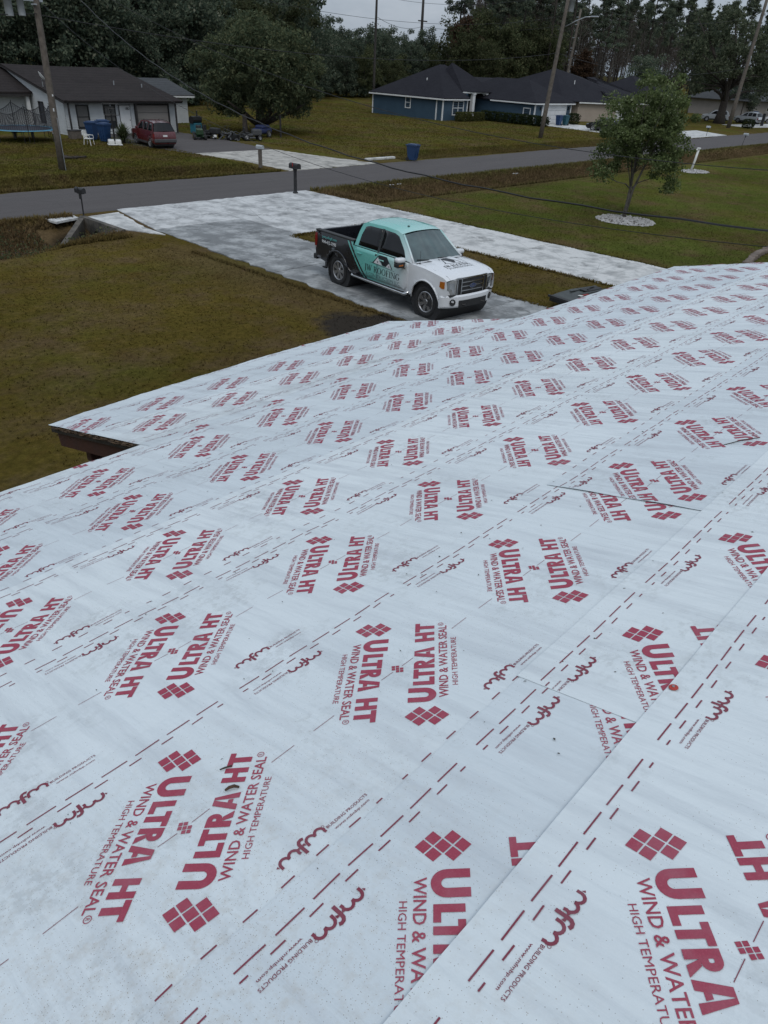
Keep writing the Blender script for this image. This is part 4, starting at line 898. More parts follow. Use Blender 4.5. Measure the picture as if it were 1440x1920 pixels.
def leaves(C, size, rng, asp=2.0, up=0.35, droop=0.0):
    """little rhombic leaves around the points C"""
    n = len(C); d = rng.normal(size=(n, 3)); d[:, 2] += up; d /= np.linalg.norm(d, axis=1)[:, None]
    a = rng.normal(size=(n, 3)); a[:, 2] -= droop; e1 = np.cross(d, a); e1 /= np.linalg.norm(e1, axis=1)[:, None]+1e-9; e2 = np.cross(d, e1)
    s = (size*rng.uniform(0.6, 1.35, n))[:, None]
    return np.stack([C-e1*s, C-e2*s/asp, C+e1*s, C+e2*s/asp], 1).reshape(-1, 3)
def crown_points(rng, n, clumps, r_clump, flat=0.75):
    k = len(clumps); idx = rng.integers(0, k, n); d = rng.normal(size=(n, 3)); d /= np.linalg.norm(d, axis=1)[:, None]
    rad = r_clump[idx]*rng.uniform(0, 1, n)**0.5; P = clumps[idx]+d*rad[:, None]*np.array([1, 1, flat]); return P
def ellip_clumps(rng, k, c, r, inner=0.35, rough=0.18, bottom=-1.0):
    d = rng.normal(size=(k*3, 3)); d /= np.linalg.norm(d, axis=1)[:, None]; d = d[d[:, 2] > bottom][:k]; k = len(d)
    rad = rng.uniform(inner**3, 1, k)**(1/3)*(1+rough*rng.normal(size=k))
    return np.array(c)+d*rad[:, None]*np.array(r)
def tree_mesh(name, seed, H, trunk_r, c, r, nclump, rc, nleaf, lsize, leaf_m, bark_m, trunk_top=0.75, nlimb=12, inner=.35, bottom=-1, up=.35, asp=2.0, flat=.75, lean=(0, 0), base=None, extra=None, limb_from=.3, rough=.18):
    rng = np.random.default_rng(seed); cl_ = ellip_clumps(rng, nclump, c, r, inner, rough, bottom)
    if extra is not None: cl_ = np.concatenate([cl_, np.array(extra)])
    rcs = rc*rng.uniform(.6, 1.35, len(cl_)); P = crown_points(rng, nleaf, cl_, rcs, flat); P = P[P[:, 2] > 0.05]
    tb = MB(); zt = H*trunk_top
    path = [(lean[0]*f+rng.normal()*.03*H*.1*f, lean[1]*f+rng.normal()*.03*H*.1*f, zt*f) for f in np.linspace(0, 1, 7)]
    tb.tube(path, [trunk_r*(1.35 if i == 0 else 1-.75*(i/6)) for i in range(7)], 9)
    for i in rng.choice(len(cl_), min(nlimb, len(cl_)), replace=False):
        t = cl_[i]; f = rng.uniform(limb_from, 1.0); f = min(f, max(.25, t[2]/zt*.85)); q = int(f*6); s0 = np.array(path[q])
        mid = s0*.5+t*.5+np.array([0, 0, .08*H*rng.uniform(-.3, 1)]); rr0 = trunk_r*(1-.75*f)*.55
        tb.tube([s0, s0*.6+mid*.4+np.array([0, 0, .02*H]), mid, t], [rr0, rr0*.75, rr0*.5, rr0*.18], 6)
    return tb, leaves(P, lsize, rng, asp, up)
TREES = {}
def tree(name, label, loc, key, make, group=None, scale=1.0, rz=0.0, sz=None):
    """first of a kind builds its meshes, the rest share them"""
    root = thing(name, label, 'tree', loc, rz, group); root.scale = (scale, scale, sz or scale)
    if key not in TREES:
        tb, L = make(); bark, leaf = TREES_M[key]
        t = tb.build('trunk', bark, root, True); c = fast_mesh('crown', L, 4, leaf, root); TREES[key] = (t.data, c.data)
    else:
        for n, d in zip(('trunk', 'crown'), TREES[key]): link(bpy.data.objects.new(n, d), root)
    return root
TREES_M = {'lawn': ('bark_grey', 'leaf_lawn'), 'cedar': ('bark', 'leaf_cedar'), 'oak': ('bark', 'leaf_oak'), 'hard0': ('bark', 'leaf_dark'), 'hard1': ('bark', 'leaf_dark'), 'hard2': ('bark', 'leaf_olive'), 'pine0': ('bark', 'leaf_pine'), 'pine1': ('bark', 'leaf_pine'), 'bare0': ('bark_grey', 'twig_haze'), 'rust': ('bark', 'leaf_rust'), 'bush': ('bark', 'leaf_dark')}
# lawn tree in its stone ring
def mk_lawn():
    tb, L = tree_mesh('lawn', 3, 5.6, .085, (.45, -.05, 3.85), (2.05, 2.05, 2.1), 180, .43, 31000, .062, 'leaf_lawn', 'bark_grey', .72, 22, .3, -0.85, .3, 1.7, lean=(.25, .1), limb_from=.35,
                     extra=[(1.7, -1.3, 1.75), (1.9, -1.35, 1.5), (1.55, -1.1, 2.0), (2.0, -.9, 2.3), (-1.4, 1.3, 2.1), (-1.2, 1.0, 2.0), (.9, -.6, 2.0), (1.5, -1.2, 1.4)])
    tb.tube([(.02, -.02, .0), (.12, -.1, 1.3), (.35, -.3, 2.3), (.7, -.6, 3.4)], [.065, .06, .05, .03], 8); return tb, L
tree('lawn_tree', 'small round-crowned tree growing in a ring of white stones on the right lawn', (36.0, 17.1, 0), 'lawn', mk_lawn, sz=1.0)
# big cedar
def mk_cedar():
    rng = np.random.default_rng(5); nl = 46000
    cl_ = ellip_clumps(rng, 300, (.2, 0, 4.7), (5.35, 5.35, 4.1), .5, .05, -.85); cl_[:, 2] = np.clip(cl_[:, 2], 1.6, 99)
    rcs = .75*rng.uniform(.6, 1.3, len(cl_)); P = crown_points(rng, nl, cl_, rcs, .9); P = P[P[:, 2] > 1.25]
    tb = MB(); tb.tube([(0, 0, 0), (.05, 0, .7), (.2, .1, 2.0), (.1, 0, 5.5)], [.55, .42, .36, .12], 10)
    for a, l in ((0.4, 4.2), (1.9, 3), (3.3, 3.8), (4.4, 3.6), (5.3, 4.2), (5.9, 3.2)): tb.tube([(0, 0, .5), (math.cos(a)*l*.4, math.sin(a)*l*.4, 1.25), (math.cos(a)*l, math.sin(a)*l, 2.5)], [.22, .17, .07], 7)
    return tb, leaves(P, .165, rng, 3.0, .9)
tree('cedar_tree', 'huge dense rounded evergreen spreading low over the yard between the two houses', (45.4, 58.2, 0), 'cedar', mk_cedar)
def mk_oak(): return tree_mesh('oak', 21, 15, .75, (0, 0, 9.2), (9.5, 9.5, 6.8), 130, 1.35, 17000, .21, 'leaf_dark', 'bark', .62, 40, .35, -.75, .35, 1.9, limb_from=.3)
tree('oak_tree', 'broad spreading oak with a thick trunk on the roadside lawn at the far right', (134.5, 51.0, 0), 'oak', mk_oak)
def h0(): return tree_mesh('h', 31, 14, .3, (0, 0, 8.2), (3.9, 3.9, 6.2), 90, 1.25, 11000, .185, 'x', 'y', .8, 14, .3, -.98, .3, 1.7)
def h1(): return tree_mesh('h', 32, 12, .28, (0, 0, 6.6), (4.6, 4.6, 5.6), 80, 1.5, 11000, .185, 'x', 'y', .75, 14, .3, -.98, .3, 1.7)
def h2(): return tree_mesh('h', 33, 10, .25, (0, 0, 5.6), (4.2, 4.2, 4.8), 80, 1.2, 11000, .175, 'x', 'y', .7, 14, .3, -.98, .3, 1.7)
def pine(seed, H):
    rng = np.random.default_rng(seed); k = 34; f = np.sort(rng.uniform(.5, 1, k)); a = rng.uniform(0, 2*np.pi, k); rad = (1.02-f)*4.6*rng.uniform(.4, 1.25, k)+.3
    cl_ = np.stack([np.cos(a)*rad, np.sin(a)*rad, f*H+.3], 1); P = crown_points(rng, 3600, cl_, .95*rng.uniform(.6, 1.3, k), .55)
    tb = MB(); tb.tube([(0, 0, 0), (.1, 0, H*.35), (.05, .1, H*.7), (0, 0, H*.99)], [.24, .18, .13, .04], 7)
    for c_, ff in zip(cl_, f): tb.tube([(0, 0, ff*H-.2), tuple(c_)], [.05, .02], 4)
    for _ in range(9): z = rng.uniform(.2, .5)*H; q = rng.uniform(0, 6.28); l = rng.uniform(.5, 1.6); tb.tube([(0, 0, z), (math.cos(q)*l, math.sin(q)*l, z+.2)], [.03, .012], 4)
    return tb, leaves(P, .30, rng, 3.4, .2)
def bare(seed, H):
    rng = np.random.default_rng(seed); tb = MB(); tb.tube([(0, 0, 0), (.15, .1, H*.4), (.0, .2, H*.75), (.1, 0, H)], [.17, .13, .08, .02], 7); tips = []
    for _ in range(26):
        f = rng.uniform(.3, .97); q = rng.uniform(0, 6.28); l = (1.05-f)*H*.32*rng.uniform(.5, 1.2); p0 = np.array([0, .1, f*H]); p1 = p0+np.array([math.cos(q)*l*.5, math.sin(q)*l*.5, l*.6]); p2 = p0+np.array([math.cos(q)*l, math.sin(q)*l, l*1.4])
        tb.tube([p0, p1, p2], [.05, .03, .01], 4); tips += [p1, p2, (p1+p2)/2]
    tips = np.array(tips); P = crown_points(rng, 900, tips, np.full(len(tips), 1.0), .9); return tb, leaves(P, .34, rng, 12, .6)
FW = []
def in_view(x, y):
    v = Vector((x, y, -3)); d = v.dot(_F)
    return d > 0 and -260 < 720+1326.24*v.dot(_R)/d < 1720 - 20
lab = {'hard': 'dark leafy tree in the dense wood behind the houses', 'pine': 'tall pine with a long bare trunk in the wood behind the houses', 'bare': 'leafless grey tree standing among the pines of the far wood', 'rust': 'rust brown autumn tree at the front of the far wood', 'olive': 'yellowish green tree at the edge of the wood behind the blue house'}
trng = random.Random(99)
def plant(x, y, kind, sc, sz=None, label=None):
    z = float(ground_z(x, y)); rz = trng.uniform(0, 6.28)
    if kind == 'hard': k = trng.choice(('hard0', 'hard1')); tree('broadleaf_tree', lab['hard'], (x, y, z), k, {'hard0': h0, 'hard1': h1}[k], 'dark broadleaf trees of the wood', sc, rz, sz)
    elif kind == 'olive': tree('broadleaf_tree', lab['olive'], (x, y, z), 'hard2', h2, 'yellowish trees at the wood edge', sc, rz, sz)
    elif kind == 'pine': k = trng.choice(('pine0', 'pine1')); tree('pine_tree', lab['pine'], (x, y, z), k, (lambda: pine(41, 21)) if k == 'pine0' else (lambda: pine(42, 24)), 'tall pines of the wood', sc, rz, sz)
    elif kind == 'bare': tree('bare_tree', lab['bare'], (x, y, z), 'bare0', lambda: bare(51, 16), 'leafless trees of the wood', sc, rz, sz)
    elif kind == 'rust': tree('autumn_tree', label or lab['rust'], (x, y, z), 'rust', lambda: tree_mesh('r', 35, 9, .2, (0, 0, 5.5), (2.6, 2.6, 4.2), 60, 1.0, 4200, .22, 'x', 'y', .8, 14, .3, -.98, .3, 1.8), 'rust coloured trees of the wood', sc, rz, sz)
x = 18.0
# front rows, left half: dense broadleaf wood behind the bungalow and the cedar
while x < 128:
    for row, (y0_, sc0) in enumerate(((87, .95), (95, 1.15), (104, 1.3))):
        xx, yy = x+trng.uniform(-1.6, 1.6)+row*2, y0_+(x-30)*.14*(x > 30)+trng.uniform(-2, 2)
        if in_view(xx, yy):
            mid = 88 < xx/yy*100 < 132
            sc = sc0*trng.uniform(.8, 1.2)*(0.62 if mid else 1.0)
            kind = 'olive' if (row == 0 and 70 < xx < 128 and trng.random() < .6) else ('pine' if row == 2 and not mid and trng.random() < .35 else 'hard')
            plant(xx, yy, kind, sc if kind != 'pine' else sc*.8)
    x += 5.2
# right half: pine wood, trunks with the sky between them
for _ in range(250):
    xx = trng.uniform(132, 300); yy = trng.uniform(90, 150)+(xx-130)*.05
    if in_view(xx, yy) and xx/yy > 1.25:
        r_ = trng.random(); plant(xx, yy, 'pine' if r_ < .5 else 'bare', trng.uniform(.8, 1.2))
for xx, yy, s_, lb in ((123, 97, 1.25, 'tall rust brown autumn tree rising behind the blue house roof'), (150, 87, .95, 'rust brown tree beside the grey far pole behind the beige house'), (153, 88, .8, 'smaller rust brown tree just right of the one by the grey far pole')): plant(xx, yy, 'rust', s_, label=lb)
for xx, yy, s_ in ((118, 93, 1.0), (121, 91, .9), (130, 92.5, 1.15), (137, 95, 1.2), (143, 93, 1.25), (133, 97, 1.3), (148, 97, 1.2), (127, 98, 1.3)): plant(xx, yy, 'olive', s_)
for xx, yy, s_ in ((142, 105, .95), (150, 108, 1), (146, 110, 1.05), (156, 112, 1), (139, 101, .9), (160, 108, 1.1), (153, 103, .95)): plant(xx, yy, 'pine', s_)
for xx, yy, s_ in ((168, 60, .7), (181, 53, .6), (192, 64, .75), (205, 70, .8), (176, 72, .8), (215, 60, .8), (230, 66, .9), (160, 78, .8), (200, 80, .9), (240, 80, 1), (222, 50, .7), (260, 70, .9), (250, 52, .8)): plant(xx, yy, 'hard', s_)
# low undergrowth closes the wood's foot
def mk_bush(): return tree_mesh('b', 61, 3, .08, (0, 0, 1.5), (2.6, 2.6, 1.6), 40, .7, 2600, .2, 'x', 'y', .5, 6, .2, -1, .3, 1.7)
xx = 24.0
while xx < 250:
    yy = (83.5 if xx < 60 else 90)+(xx-30)*.10*(xx > 30)+trng.uniform(-1.2, 1.2)
    if in_view(xx, yy):
        o = tree('undergrowth_bush', 'dark undergrowth bush at the foot of the wood', (xx, yy, float(ground_z(xx, yy))), 'bush', mk_bush, 'undergrowth along the wood edge', trng.uniform(.7, 1.15), trng.uniform(0, 6)); o['category'] = 'bush'
    xx += 3.4
# far mass of the wood behind everything that can be told apart
rng = np.random.default_rng(77); n = 30000; aa = rng.uniform(.2, 3.2, n)
yy = rng.uniform(128, 150, n); xs_ = rng.uniform(10, 200, n); hh = rng.uniform(0, 1, n)**.8*(12+3*np.sin(xs_*.11)+2*np.sin(xs_*.37))*np.where(np.abs(xs_/yy-1.08) < .20, .62, 1.0)
n2_ = 26000; x2 = rng.uniform(150, 420, n2_); y2 = rng.uniform(150, 185, n2_); h2_ = 4.5+rng.uniform(0, 1, n2_)**.9*(19+4*np.sin(x2*.09)+3*np.sin(x2*.23)); gap = (np.abs(x2/y2-2.03) < .16) & (h2_ < 9.5) & (rng.uniform(0, 1, n2_) < .93)
h2_ = np.where((np.abs(x2/y2-2.03) > .16) & (rng.uniform(0, 1, n2_) < .25), h2_*.3, h2_)
P2 = np.stack([x2, y2, h2_], 1)[~gap & (x2/y2 > 1.36)]
tag(fast_mesh('far_pine_wood', leaves(P2, .60, rng, 3.0, .1, .8), 4, 'twig_haze'), kind='stuff')
tag(fast_mesh('far_woods', leaves(np.stack([xs_, yy, hh], 1), .55, rng, 1.6, .3), 4, 'leaf_dark'), kind='stuff')

# ------------------------------------------------------------------ vehicles
def paint(name, c, rough=0.28, coat=0.6):
    m, nt, b = new_mat(name); co = nd(nt, 'ShaderNodeTexCoord').outputs['Object']
    n = noise(nt, co, 2.5, 5, 0.6); col = ramp(nt, n, [(0.3, c), (0.75, tuple(x*.93+.004 for x in c))])
    nt.links.new(col, b.inputs['Base Color']); nt.links.new(maprange(nt, n, .3, .7, rough-.05, rough+.08), b.inputs['Roughness'])
    b.inputs['Coat Weight'].default_value = coat; b.inputs['Coat Roughness'].default_value = 0.08
    return nt, b, co, col
paint('paint_white', (0.66, 0.68, 0.70)); paint('paint_red', (0.085, 0.007, 0.011)); paint('paint_black', (0.012, 0.012, 0.014)); paint('paint_silver', (0.50, 0.52, 0.54))
nt, b, co, col = paint('truck_wrap', (0.66, 0.68, 0.70))
s = nd(nt, 'ShaderNodeSeparateXYZ', {'Vector': co}); X_, Z_s = s.outputs['X'], s.outputs['Z']
fade = math_(nt, 'ADD', X_, math_(nt, 'MULTIPLY', Z_s, -0.35))
gr = ramp(nt, maprange(nt, fade, 1.9, 4.0), [(0.0, (0.125, 0.43, 0.385)), (0.35, (0.155, 0.47, 0.42)), (0.75, (0.46, 0.62, 0.615)), (1.0, (0.66, 0.68, 0.70))])
q = math_(nt, 'ADD', X_, math_(nt, 'MULTIPLY', Z_s, 0.95))           # slanted break between the black bed and the teal cab
blk = math_(nt, 'LESS_THAN', q, 3.02)
s1 = math_(nt, 'MULTIPLY', math_(nt, 'GREATER_THAN', q, 2.86), math_(nt, 'LESS_THAN', q, 2.93))
s2 = math_(nt, 'MULTIPLY', math_(nt, 'LESS_THAN', q, 3.02), math_(nt, 'LESS_THAN', Z_s, 1.36))
isblk = math_(nt, 'MULTIPLY', math_(nt, 'SUBTRACT', blk, s1), math_(nt, 'LESS_THAN', Z_s, 1.36), clamp=True)
nt.links.new(mixc(nt, isblk, gr, (0.010, 0.011, 0.016)), b.inputs['Base Color'])
mat('tyre', (0.014, 0.014, 0.015), (0.02, 0.02, 0.02), 8, 0.85, bs=.3)
mat('alloy', (0.42, 0.42, 0.43), (0.34, 0.34, 0.35), 10, 0.3, metal=.85)
mat('chrome', (0.60, 0.61, 0.62), None, 5, 0.14, metal=1.0)
mat('black_plastic', (0.014, 0.014, 0.015), (0.02, 0.02, 0.021), 6, 0.6)
mat('grey_plastic', (0.06, 0.062, 0.065), (0.05, 0.052, 0.055), 5, 0.65)
mat('glass_tint', (0.008, 0.009, 0.011), None, 2, 0.05, spec=.35)
mat('glass_windscreen', (0.065, 0.105, 0.105), (0.028, 0.05, 0.052), 2.2, 0.04, spec=1.0)  # teal glass tint, lightened in the colour to imitate sky reflection
mat('lamp_red', (0.20, 0.012, 0.012), (0.15, 0.01, 0.01), 12, 0.15)
mat('lamp_amber', (0.42, 0.13, 0.018), None, 12, 0.2)
mat('lamp_clear', (0.30, 0.31, 0.31), (0.20, 0.21, 0.21), 14, 0.12)
mat('ink_black', (0.012, 0.014, 0.018), None, 5, 0.5); mat('ink_white', (0.7, 0.71, 0.72), None, 5, 0.5); mat('ink_teal', (0.10, 0.38, 0.36), None, 5, 0.5); mat('ink_slate', (0.09, 0.15, 0.16), None, 5, .5)
mat('emblem_blue', (0.02, 0.04, 0.13), None, 5, .3)
mat('headliner', (0.10, 0.10, 0.10), None, 4, .9)
def arc(cx, cz, r, a0, a1, n=12): return [(cx+r*math.cos(R_(a0+(a1-a0)*i/n)), cz+r*math.sin(R_(a0+(a1-a0)*i/n))) for i in range(n+1)]
def panel(outline, Y, off=0.0, dx=.15, dz=.12, skirt=0.0, sides=(-1, 1)):
    """side panel: an outline in (x, z) cut into a grid and laid on the body surface y = Y(x, z)"""
    bm = bmesh.new(); vs = [bm.verts.new((x, 0, z)) for x, z in outline]; f = bm.faces.new(vs); bmesh.ops.triangulate(bm, faces=[f])
    xs_ = [q[0] for q in outline]; zs = [q[1] for q in outline]
    for lo, hi, d, no in ((min(xs_), max(xs_), dx, (1, 0, 0)), (min(zs), max(zs), dz, (0, 0, 1))):
        k = int((hi-lo)/d)
        for i in range(1, k+1):
            p_ = lo+(hi-lo)*i/(k+1); bmesh.ops.bisect_plane(bm, geom=bm.verts[:]+bm.edges[:]+bm.faces[:], dist=1e-5, plane_co=(p_, 0, p_), plane_no=no)
    be = [e for e in bm.edges if len(e.link_faces) == 1]
    for v in bm.verts: v.co.y = Y(v.co.x, v.co.z)+off
    if skirt:
        r = bmesh.ops.extrude_edge_only(bm, edges=be)
        for v in r['geom']:
            if isinstance(v, bmesh.types.BMVert): v.co.y -= skirt
    bm.verts.index_update(); V = [q.co.copy() for q in bm.verts]; F = [tuple(q.index for q in fc.verts) for fc in bm.faces]; bm.free()
    out = MB()
    for sg in sides: out.add([(q.x, q.y*sg, q.z) for q in V], F if sg > 0 else [tuple(reversed(q)) for q in F])
    return out
def patch(nu, nv, fn):
    V = [fn(i/(nu-1), -1+2*j/(nv-1)) for i in range(nu) for j in range(nv)]
    return MB().add(V, [(i*nv+j, i*nv+j+1, (i+1)*nv+j+1, (i+1)*nv+j) for i in range(nu-1) for j in range(nv-1)])
def lerp_poly(P, t):
    d = [0]
    for a, c in zip(P, P[1:]): d.append(d[-1]+math.dist(a, c))
    q = t*d[-1]
    for i in range(len(P)-1):
        if q <= d[i+1]+1e-9: k = (q-d[i])/max(d[i+1]-d[i], 1e-9); return tuple(P[i][j]+(P[i+1][j]-P[i][j])*k for j in range(len(P[0])))
    return P[-1]
def wheel(root, x, y, r, w, spokes=7, side=-1, steer=0.0, rim='alloy', rr=.66):
    M = Matrix.Translation((x, y, r)) @ Matrix.Rotation(steer, 4, 'Z') @ Matrix.Rotation(R_(90)*(1 if side < 0 else -1), 4, 'X')   # wheel axis z points outward
    wh = thing_part('wheel', root)
    MB().lathe([(r*rr, -w/2), (r*.9, -w/2), (r*.985, -w*.36), (r, -w*.2), (r, w*.2), (r*.985, w*.36), (r*.92, w/2), (r*rr+.015, w/2-.005), (r*rr-.01, w*.3)], 28, M, close=False).build('tyre', 'tyre', wh, True)
    rm = MB(); q = r*rr
    rm.lathe([(q+.004, w*.44), (q-.012, w*.47), (q-.03, w*.40), (q-.035, -w*.2)], 28, M, close=False)
    rm.lathe([(0, w*.42), (.055, w*.42), (.075, w*.34), (.08, w*.1)], 16, M, close=False)
    for k in range(spokes):
        a = 2*math.pi*k/spokes; A = M @ Matrix.Rotation(a, 4, 'Z'); t0, t1 = .05, .045+.02
        rm.add([A @ Vector(v) for v in ((.05, -.028, w*.36), (q-.02, -t1*.8, w*.43), (q-.02, t1*.8, w*.43), (.05, .028, w*.36), (.05, -.028, w*.2), (q-.02, -t1*.8, w*.3), (q-.02, t1*.8, w*.3), (.05, .028, w*.2))], [(0, 1, 2, 3), (0, 4, 5, 1), (3, 2, 6, 7), (1, 5, 6, 2)])
    rm.build('rim', rim, wh); MB().lathe([(0, -w*.05), (q-.03, -w*.05)], 20, M, close=False).build('brake_disc', 'black_plastic', wh)
    return wh
def thing_part(name, root):
    o = bpy.data.objects.new(name, None); o.empty_display_size = .2; return link(o, root)

def build_truck():
    T = thing('pickup_truck', 'crew-cab pickup truck wrapped black, teal and white, parked on the driveway', 'pickup truck', (16.89, 17.68, 0.03), R_(-95.85))
    T.scale = (1.035, 1.045, 1.085)
    def Y(x, z):
        y = .985-.05*min(1, max(0, (z-1.0)/.35))**2-.07*min(1, max(0, (.78-z)/.4))**2
        for cx in (1.20, 5.03):
            d = math.hypot(x-cx, z-.42); y += .03*max(0, 1-abs(d-.56)/.13) if z > .42 else 0
        y -= .085*min(1, max(0, (x-5.2)/.55))**2.5+.02*min(1, max(0, (.3-x)/.3))**2
        return y
    def Yg(x, z): return .945-(z-1.22)*.37-.05*max(0, (x-3.4)/1.0)*min(1, max(0, (z-1.25)/.6))
    W = 'truck_wrap'
    rearA = arc(1.20, .42, .52, 10, 170); frontA = arc(5.03, .42, .52, 10, 170)
    out = [(.08, .60), (.05, 1.34), (1.885, 1.34), (1.90, 1.24), (4.42, 1.235), (4.9, 1.222), (5.3, 1.185), (5.60, 1.135), (5.72, 1.06), (5.75, .9), (5.75, .70), (5.60, .68)]+frontA+[(4.40, .46), (1.86, .46)]+rearA+[(.72, .56)]
    panel(out, Y).build('body', W, T, True)
    # flares: a rounded lip round each arch
    fl = MB()
    for cx in (1.20, 5.03):
        for sg in (-1, 1): fl.tube([(x, sg*(Y(x, z)+.012), z) for x, z in arc(cx, .42, .535, 2, 178, 16)], .022, 6)
    fl.build('fender_flare', W, T, True)
    # wheel wells and underbody
    uw = MB(); uw.box(.3, 5.55, -.78, .78, .33, .62)
    for cx in (1.20, 5.03): uw.lathe([(.56, -.93), (.56, .93)], 18, Matrix.Translation((cx, 0, .42)) @ Matrix.Rotation(R_(90), 4, 'X'))
    uw.build('underbody', 'black_plastic', T)
    # hood
    ht = [(4.40, 1.235), (4.9, 1.222), (5.3, 1.185), (5.60, 1.135), (5.72, 1.06)]
    def hood(u, v):
        x, z = lerp_poly(ht, u); y = v*(Y(x, z)-.006); k = 1-abs(v)**5
        return (x-.0+.06*u*(1-v*v), y, z+.052*k*(1-.3*u)+.026*(1 if abs(v) < .42 else max(0, 1-(abs(v)-.42)/.08))*(1-.6*u)*min(1, u*8))
    patch(14, 25, hood).build('hood', W, T, True)
    sm = MB()
    for sg in (-1, 1): sm.tube([(hood(u, sg*.86)[0], hood(u, sg*.86)[1], hood(u, sg*.86)[2]-.0015) for u in (0.02, .3, .6, .9, 1)], .0035, 4)
    sm.build('hood_seam', 'black_plastic', T)
    # nose
    def nx_(y, z): return 5.765-.12*(abs(y)/.9)**4-.05*max(0, (z-1.04)/.1)
    patch(6, 21, lambda u, v: (nx_(v*.905, 1.07-u*.40), v*.905, 1.085-u*.40)).build('nose', W, T, True)
    gf = MB(); 
    def nbox(y0, y1, z0, z1, out0, out1, M=None):
        gf_ = MB(); k = 6
        for i in range(k):
            a, c = y0+(y1-y0)*i/k, y0+(y1-y0)*(i+1)/k; A, C = nx_(a, z0), nx_(c, z0)
            V = [(A+out0, a, z0), (A+out1, a, z0), (C+out1, c, z0), (C+out0, c, z0), (A+out0, a, z1), (A+out1, a, z1), (C+out1, c, z1), (C+out0, c, z1)]
            gf_.add(V, [(0, 3, 2, 1), (4, 5, 6, 7), (1, 2, 6, 5), (0, 4, 7, 3)]+([(0, 1, 5, 4)] if i == 0 else [])+([(2, 3, 7, 6)] if i == k-1 else []))
        return gf_
    G = nbox(-.54, .54, .70, 1.075, .004, .02).build('grille', 'black_plastic', T)
    fr = nbox(-.57, .57, 1.075, 1.11, -.01, .045); fr.v += []; 
    for bx in ((-.57, .57, .675, .705), (-.57, -.54, .705, 1.075), (.54, .57, .705, 1.075)): q = nbox(*bx, -.01, .045); fr.add(q.v, q.f)
    for z in (.785, .888, .99): q = nbox(-.40, .40, z-.012, z+.012, .02, .042); fr.add(q.v, q.f)
    for y in (-.415, .415): q = nbox(y-.015, y+.015, .705, 1.075, .02, .048); fr.add(q.v, q.f)
    fr.build('frame', 'chrome', G)
    em = MB(); t_ = [2*math.pi*i/24 for i in range(24)]
    em.prism([(.135*math.cos(a), .058*math.sin(a)) for a in t_], 5.80, 5.822, YZ @ Matrix.Translation((0, .888, 0))); em.build('emblem_rim', 'chrome', G)
    MB().prism([(.122*math.cos(a), .047*math.sin(a)) for a in t_], 5.822, 5.826, YZ @ Matrix.Translation((0, .888, 0))).build('emblem', 'emblem_blue', G)
    V2, F2 = fit_text('Ford', -.085, .085, -.026, .028, .01, 2)
    mk('emblem_script', [(5.828, x, .888+z) for x, z in V2], F2, 'chrome', G)
    # headlights wrap the corner and end in amber
    for sg in (-1, 1):
        hl = panel([(.59, .70), (.59, 1.045), (.72, 1.06), (.900, 1.045), (.900, .86), (.78, .81), (.71, .70)], lambda y, z: nx_(y, z)+.014, 0, .06, .06, .02, (1,))
        HL = mk('headlight', [(q[1], sg*q[0], q[2]) for q in hl.v], hl.f, 'lamp_clear', T)
        panel([(5.53, .90), (5.54, 1.035), (5.68, 1.04), (5.68, .87), (5.60, .87)], Y, .010, .1, .1, .02, (sg,)).build('indicator', 'lamp_amber', HL)
        q = panel([(.625, .73), (.625, .99), (.82, 1.01), (.82, .88), (.71, .84), (.67, .73)], lambda y, z: nx_(y, z)+.017, 0, .06, .06, 0, (1,)); mk('reflector', [(a[1], sg*a[0], a[2]) for a in q.v], q.f, 'chrome', HL)
    # front bumper
    def bump_x(y): return 5.90-.24*(abs(y)/.97)**3
    bp = MB(); n = 27
    for k, (z0, z1, dx0, dx1) in enumerate(((.385, .43, -.05, -.01), (.43, .60, -.01, .0), (.60, .665, 0, .0), (.665, .70, 0, -.05))):
        ys = [-.985+1.97*i/(n-1) for i in range(n)]; V = []
        for y in ys: V += [(bump_x(y)+dx0, y, z0), (bump_x(y)+dx1, y, z1)]
        V = [(5.565, ys[0], z0), (5.565, ys[0], z1)]+V+[(5.565, ys[-1], z0), (5.565, ys[-1], z1)]
        bp.add(V, [(2*i, 2*i+2, 2*i+3, 2*i+1) for i in range(n+1)])
    bp.build('front_bumper', W, T, True)
    nb_ = MB(); nb_.box(5.55, 5.80, -.8, .8, .675, .705); nb_.build('bumper_gap', 'black_plastic', T)
    va = MB(); ys = [-.53+1.06*i/10 for i in range(11)]; V = []
    for y in ys: V += [(bump_x(y)+.004, y, .40), (bump_x(y)+.008, y, .575)]
    va.add(V, [(2*i, 2*i+2, 2*i+3, 2*i+1) for i in range(10)]); va.bbox(5.40, 5.66, -.62, .62, .33, .40, .03); va.build('valance', 'black_plastic', T)
    for y in (-.36, .36): MB().tube([(bump_x(y)+.0, y-.05, .47), (bump_x(y)+.05, y, .47), (bump_x(y)+.0, y+.05, .47)], .018, 6).build('tow_hook', 'black_metal', T)
    for y in (-.71, .71):
        fg = MB(); fg.lathe([(.085, -.02), (.085, .012), (.06, .012), (.05, -.01), (0, -.01)], 18, Matrix.Translation((bump_x(y)+.006, y, .535)) @ Matrix.Rotation(-R_(21)*(1 if y < 0 else -1), 4, 'Z') @ Matrix.Rotation(R_(90), 4, 'Y'), close=False); fg.build('fog_lamp', 'black_plastic', T)
    # cab: pillars and roof, then the glass
    gh = [(1.92, 1.235), (1.99, 1.62), (2.06, 1.80), (2.20, 1.865), (3.0, 1.885), (3.5, 1.865), (3.72, 1.81), (4.43, 1.235)]
    panel(gh, Yg).build('cab', W, T, True)
    rl = [(2.06, 1.80), (2.20, 1.865), (3.0, 1.885), (3.5, 1.865), (3.72, 1.81)]
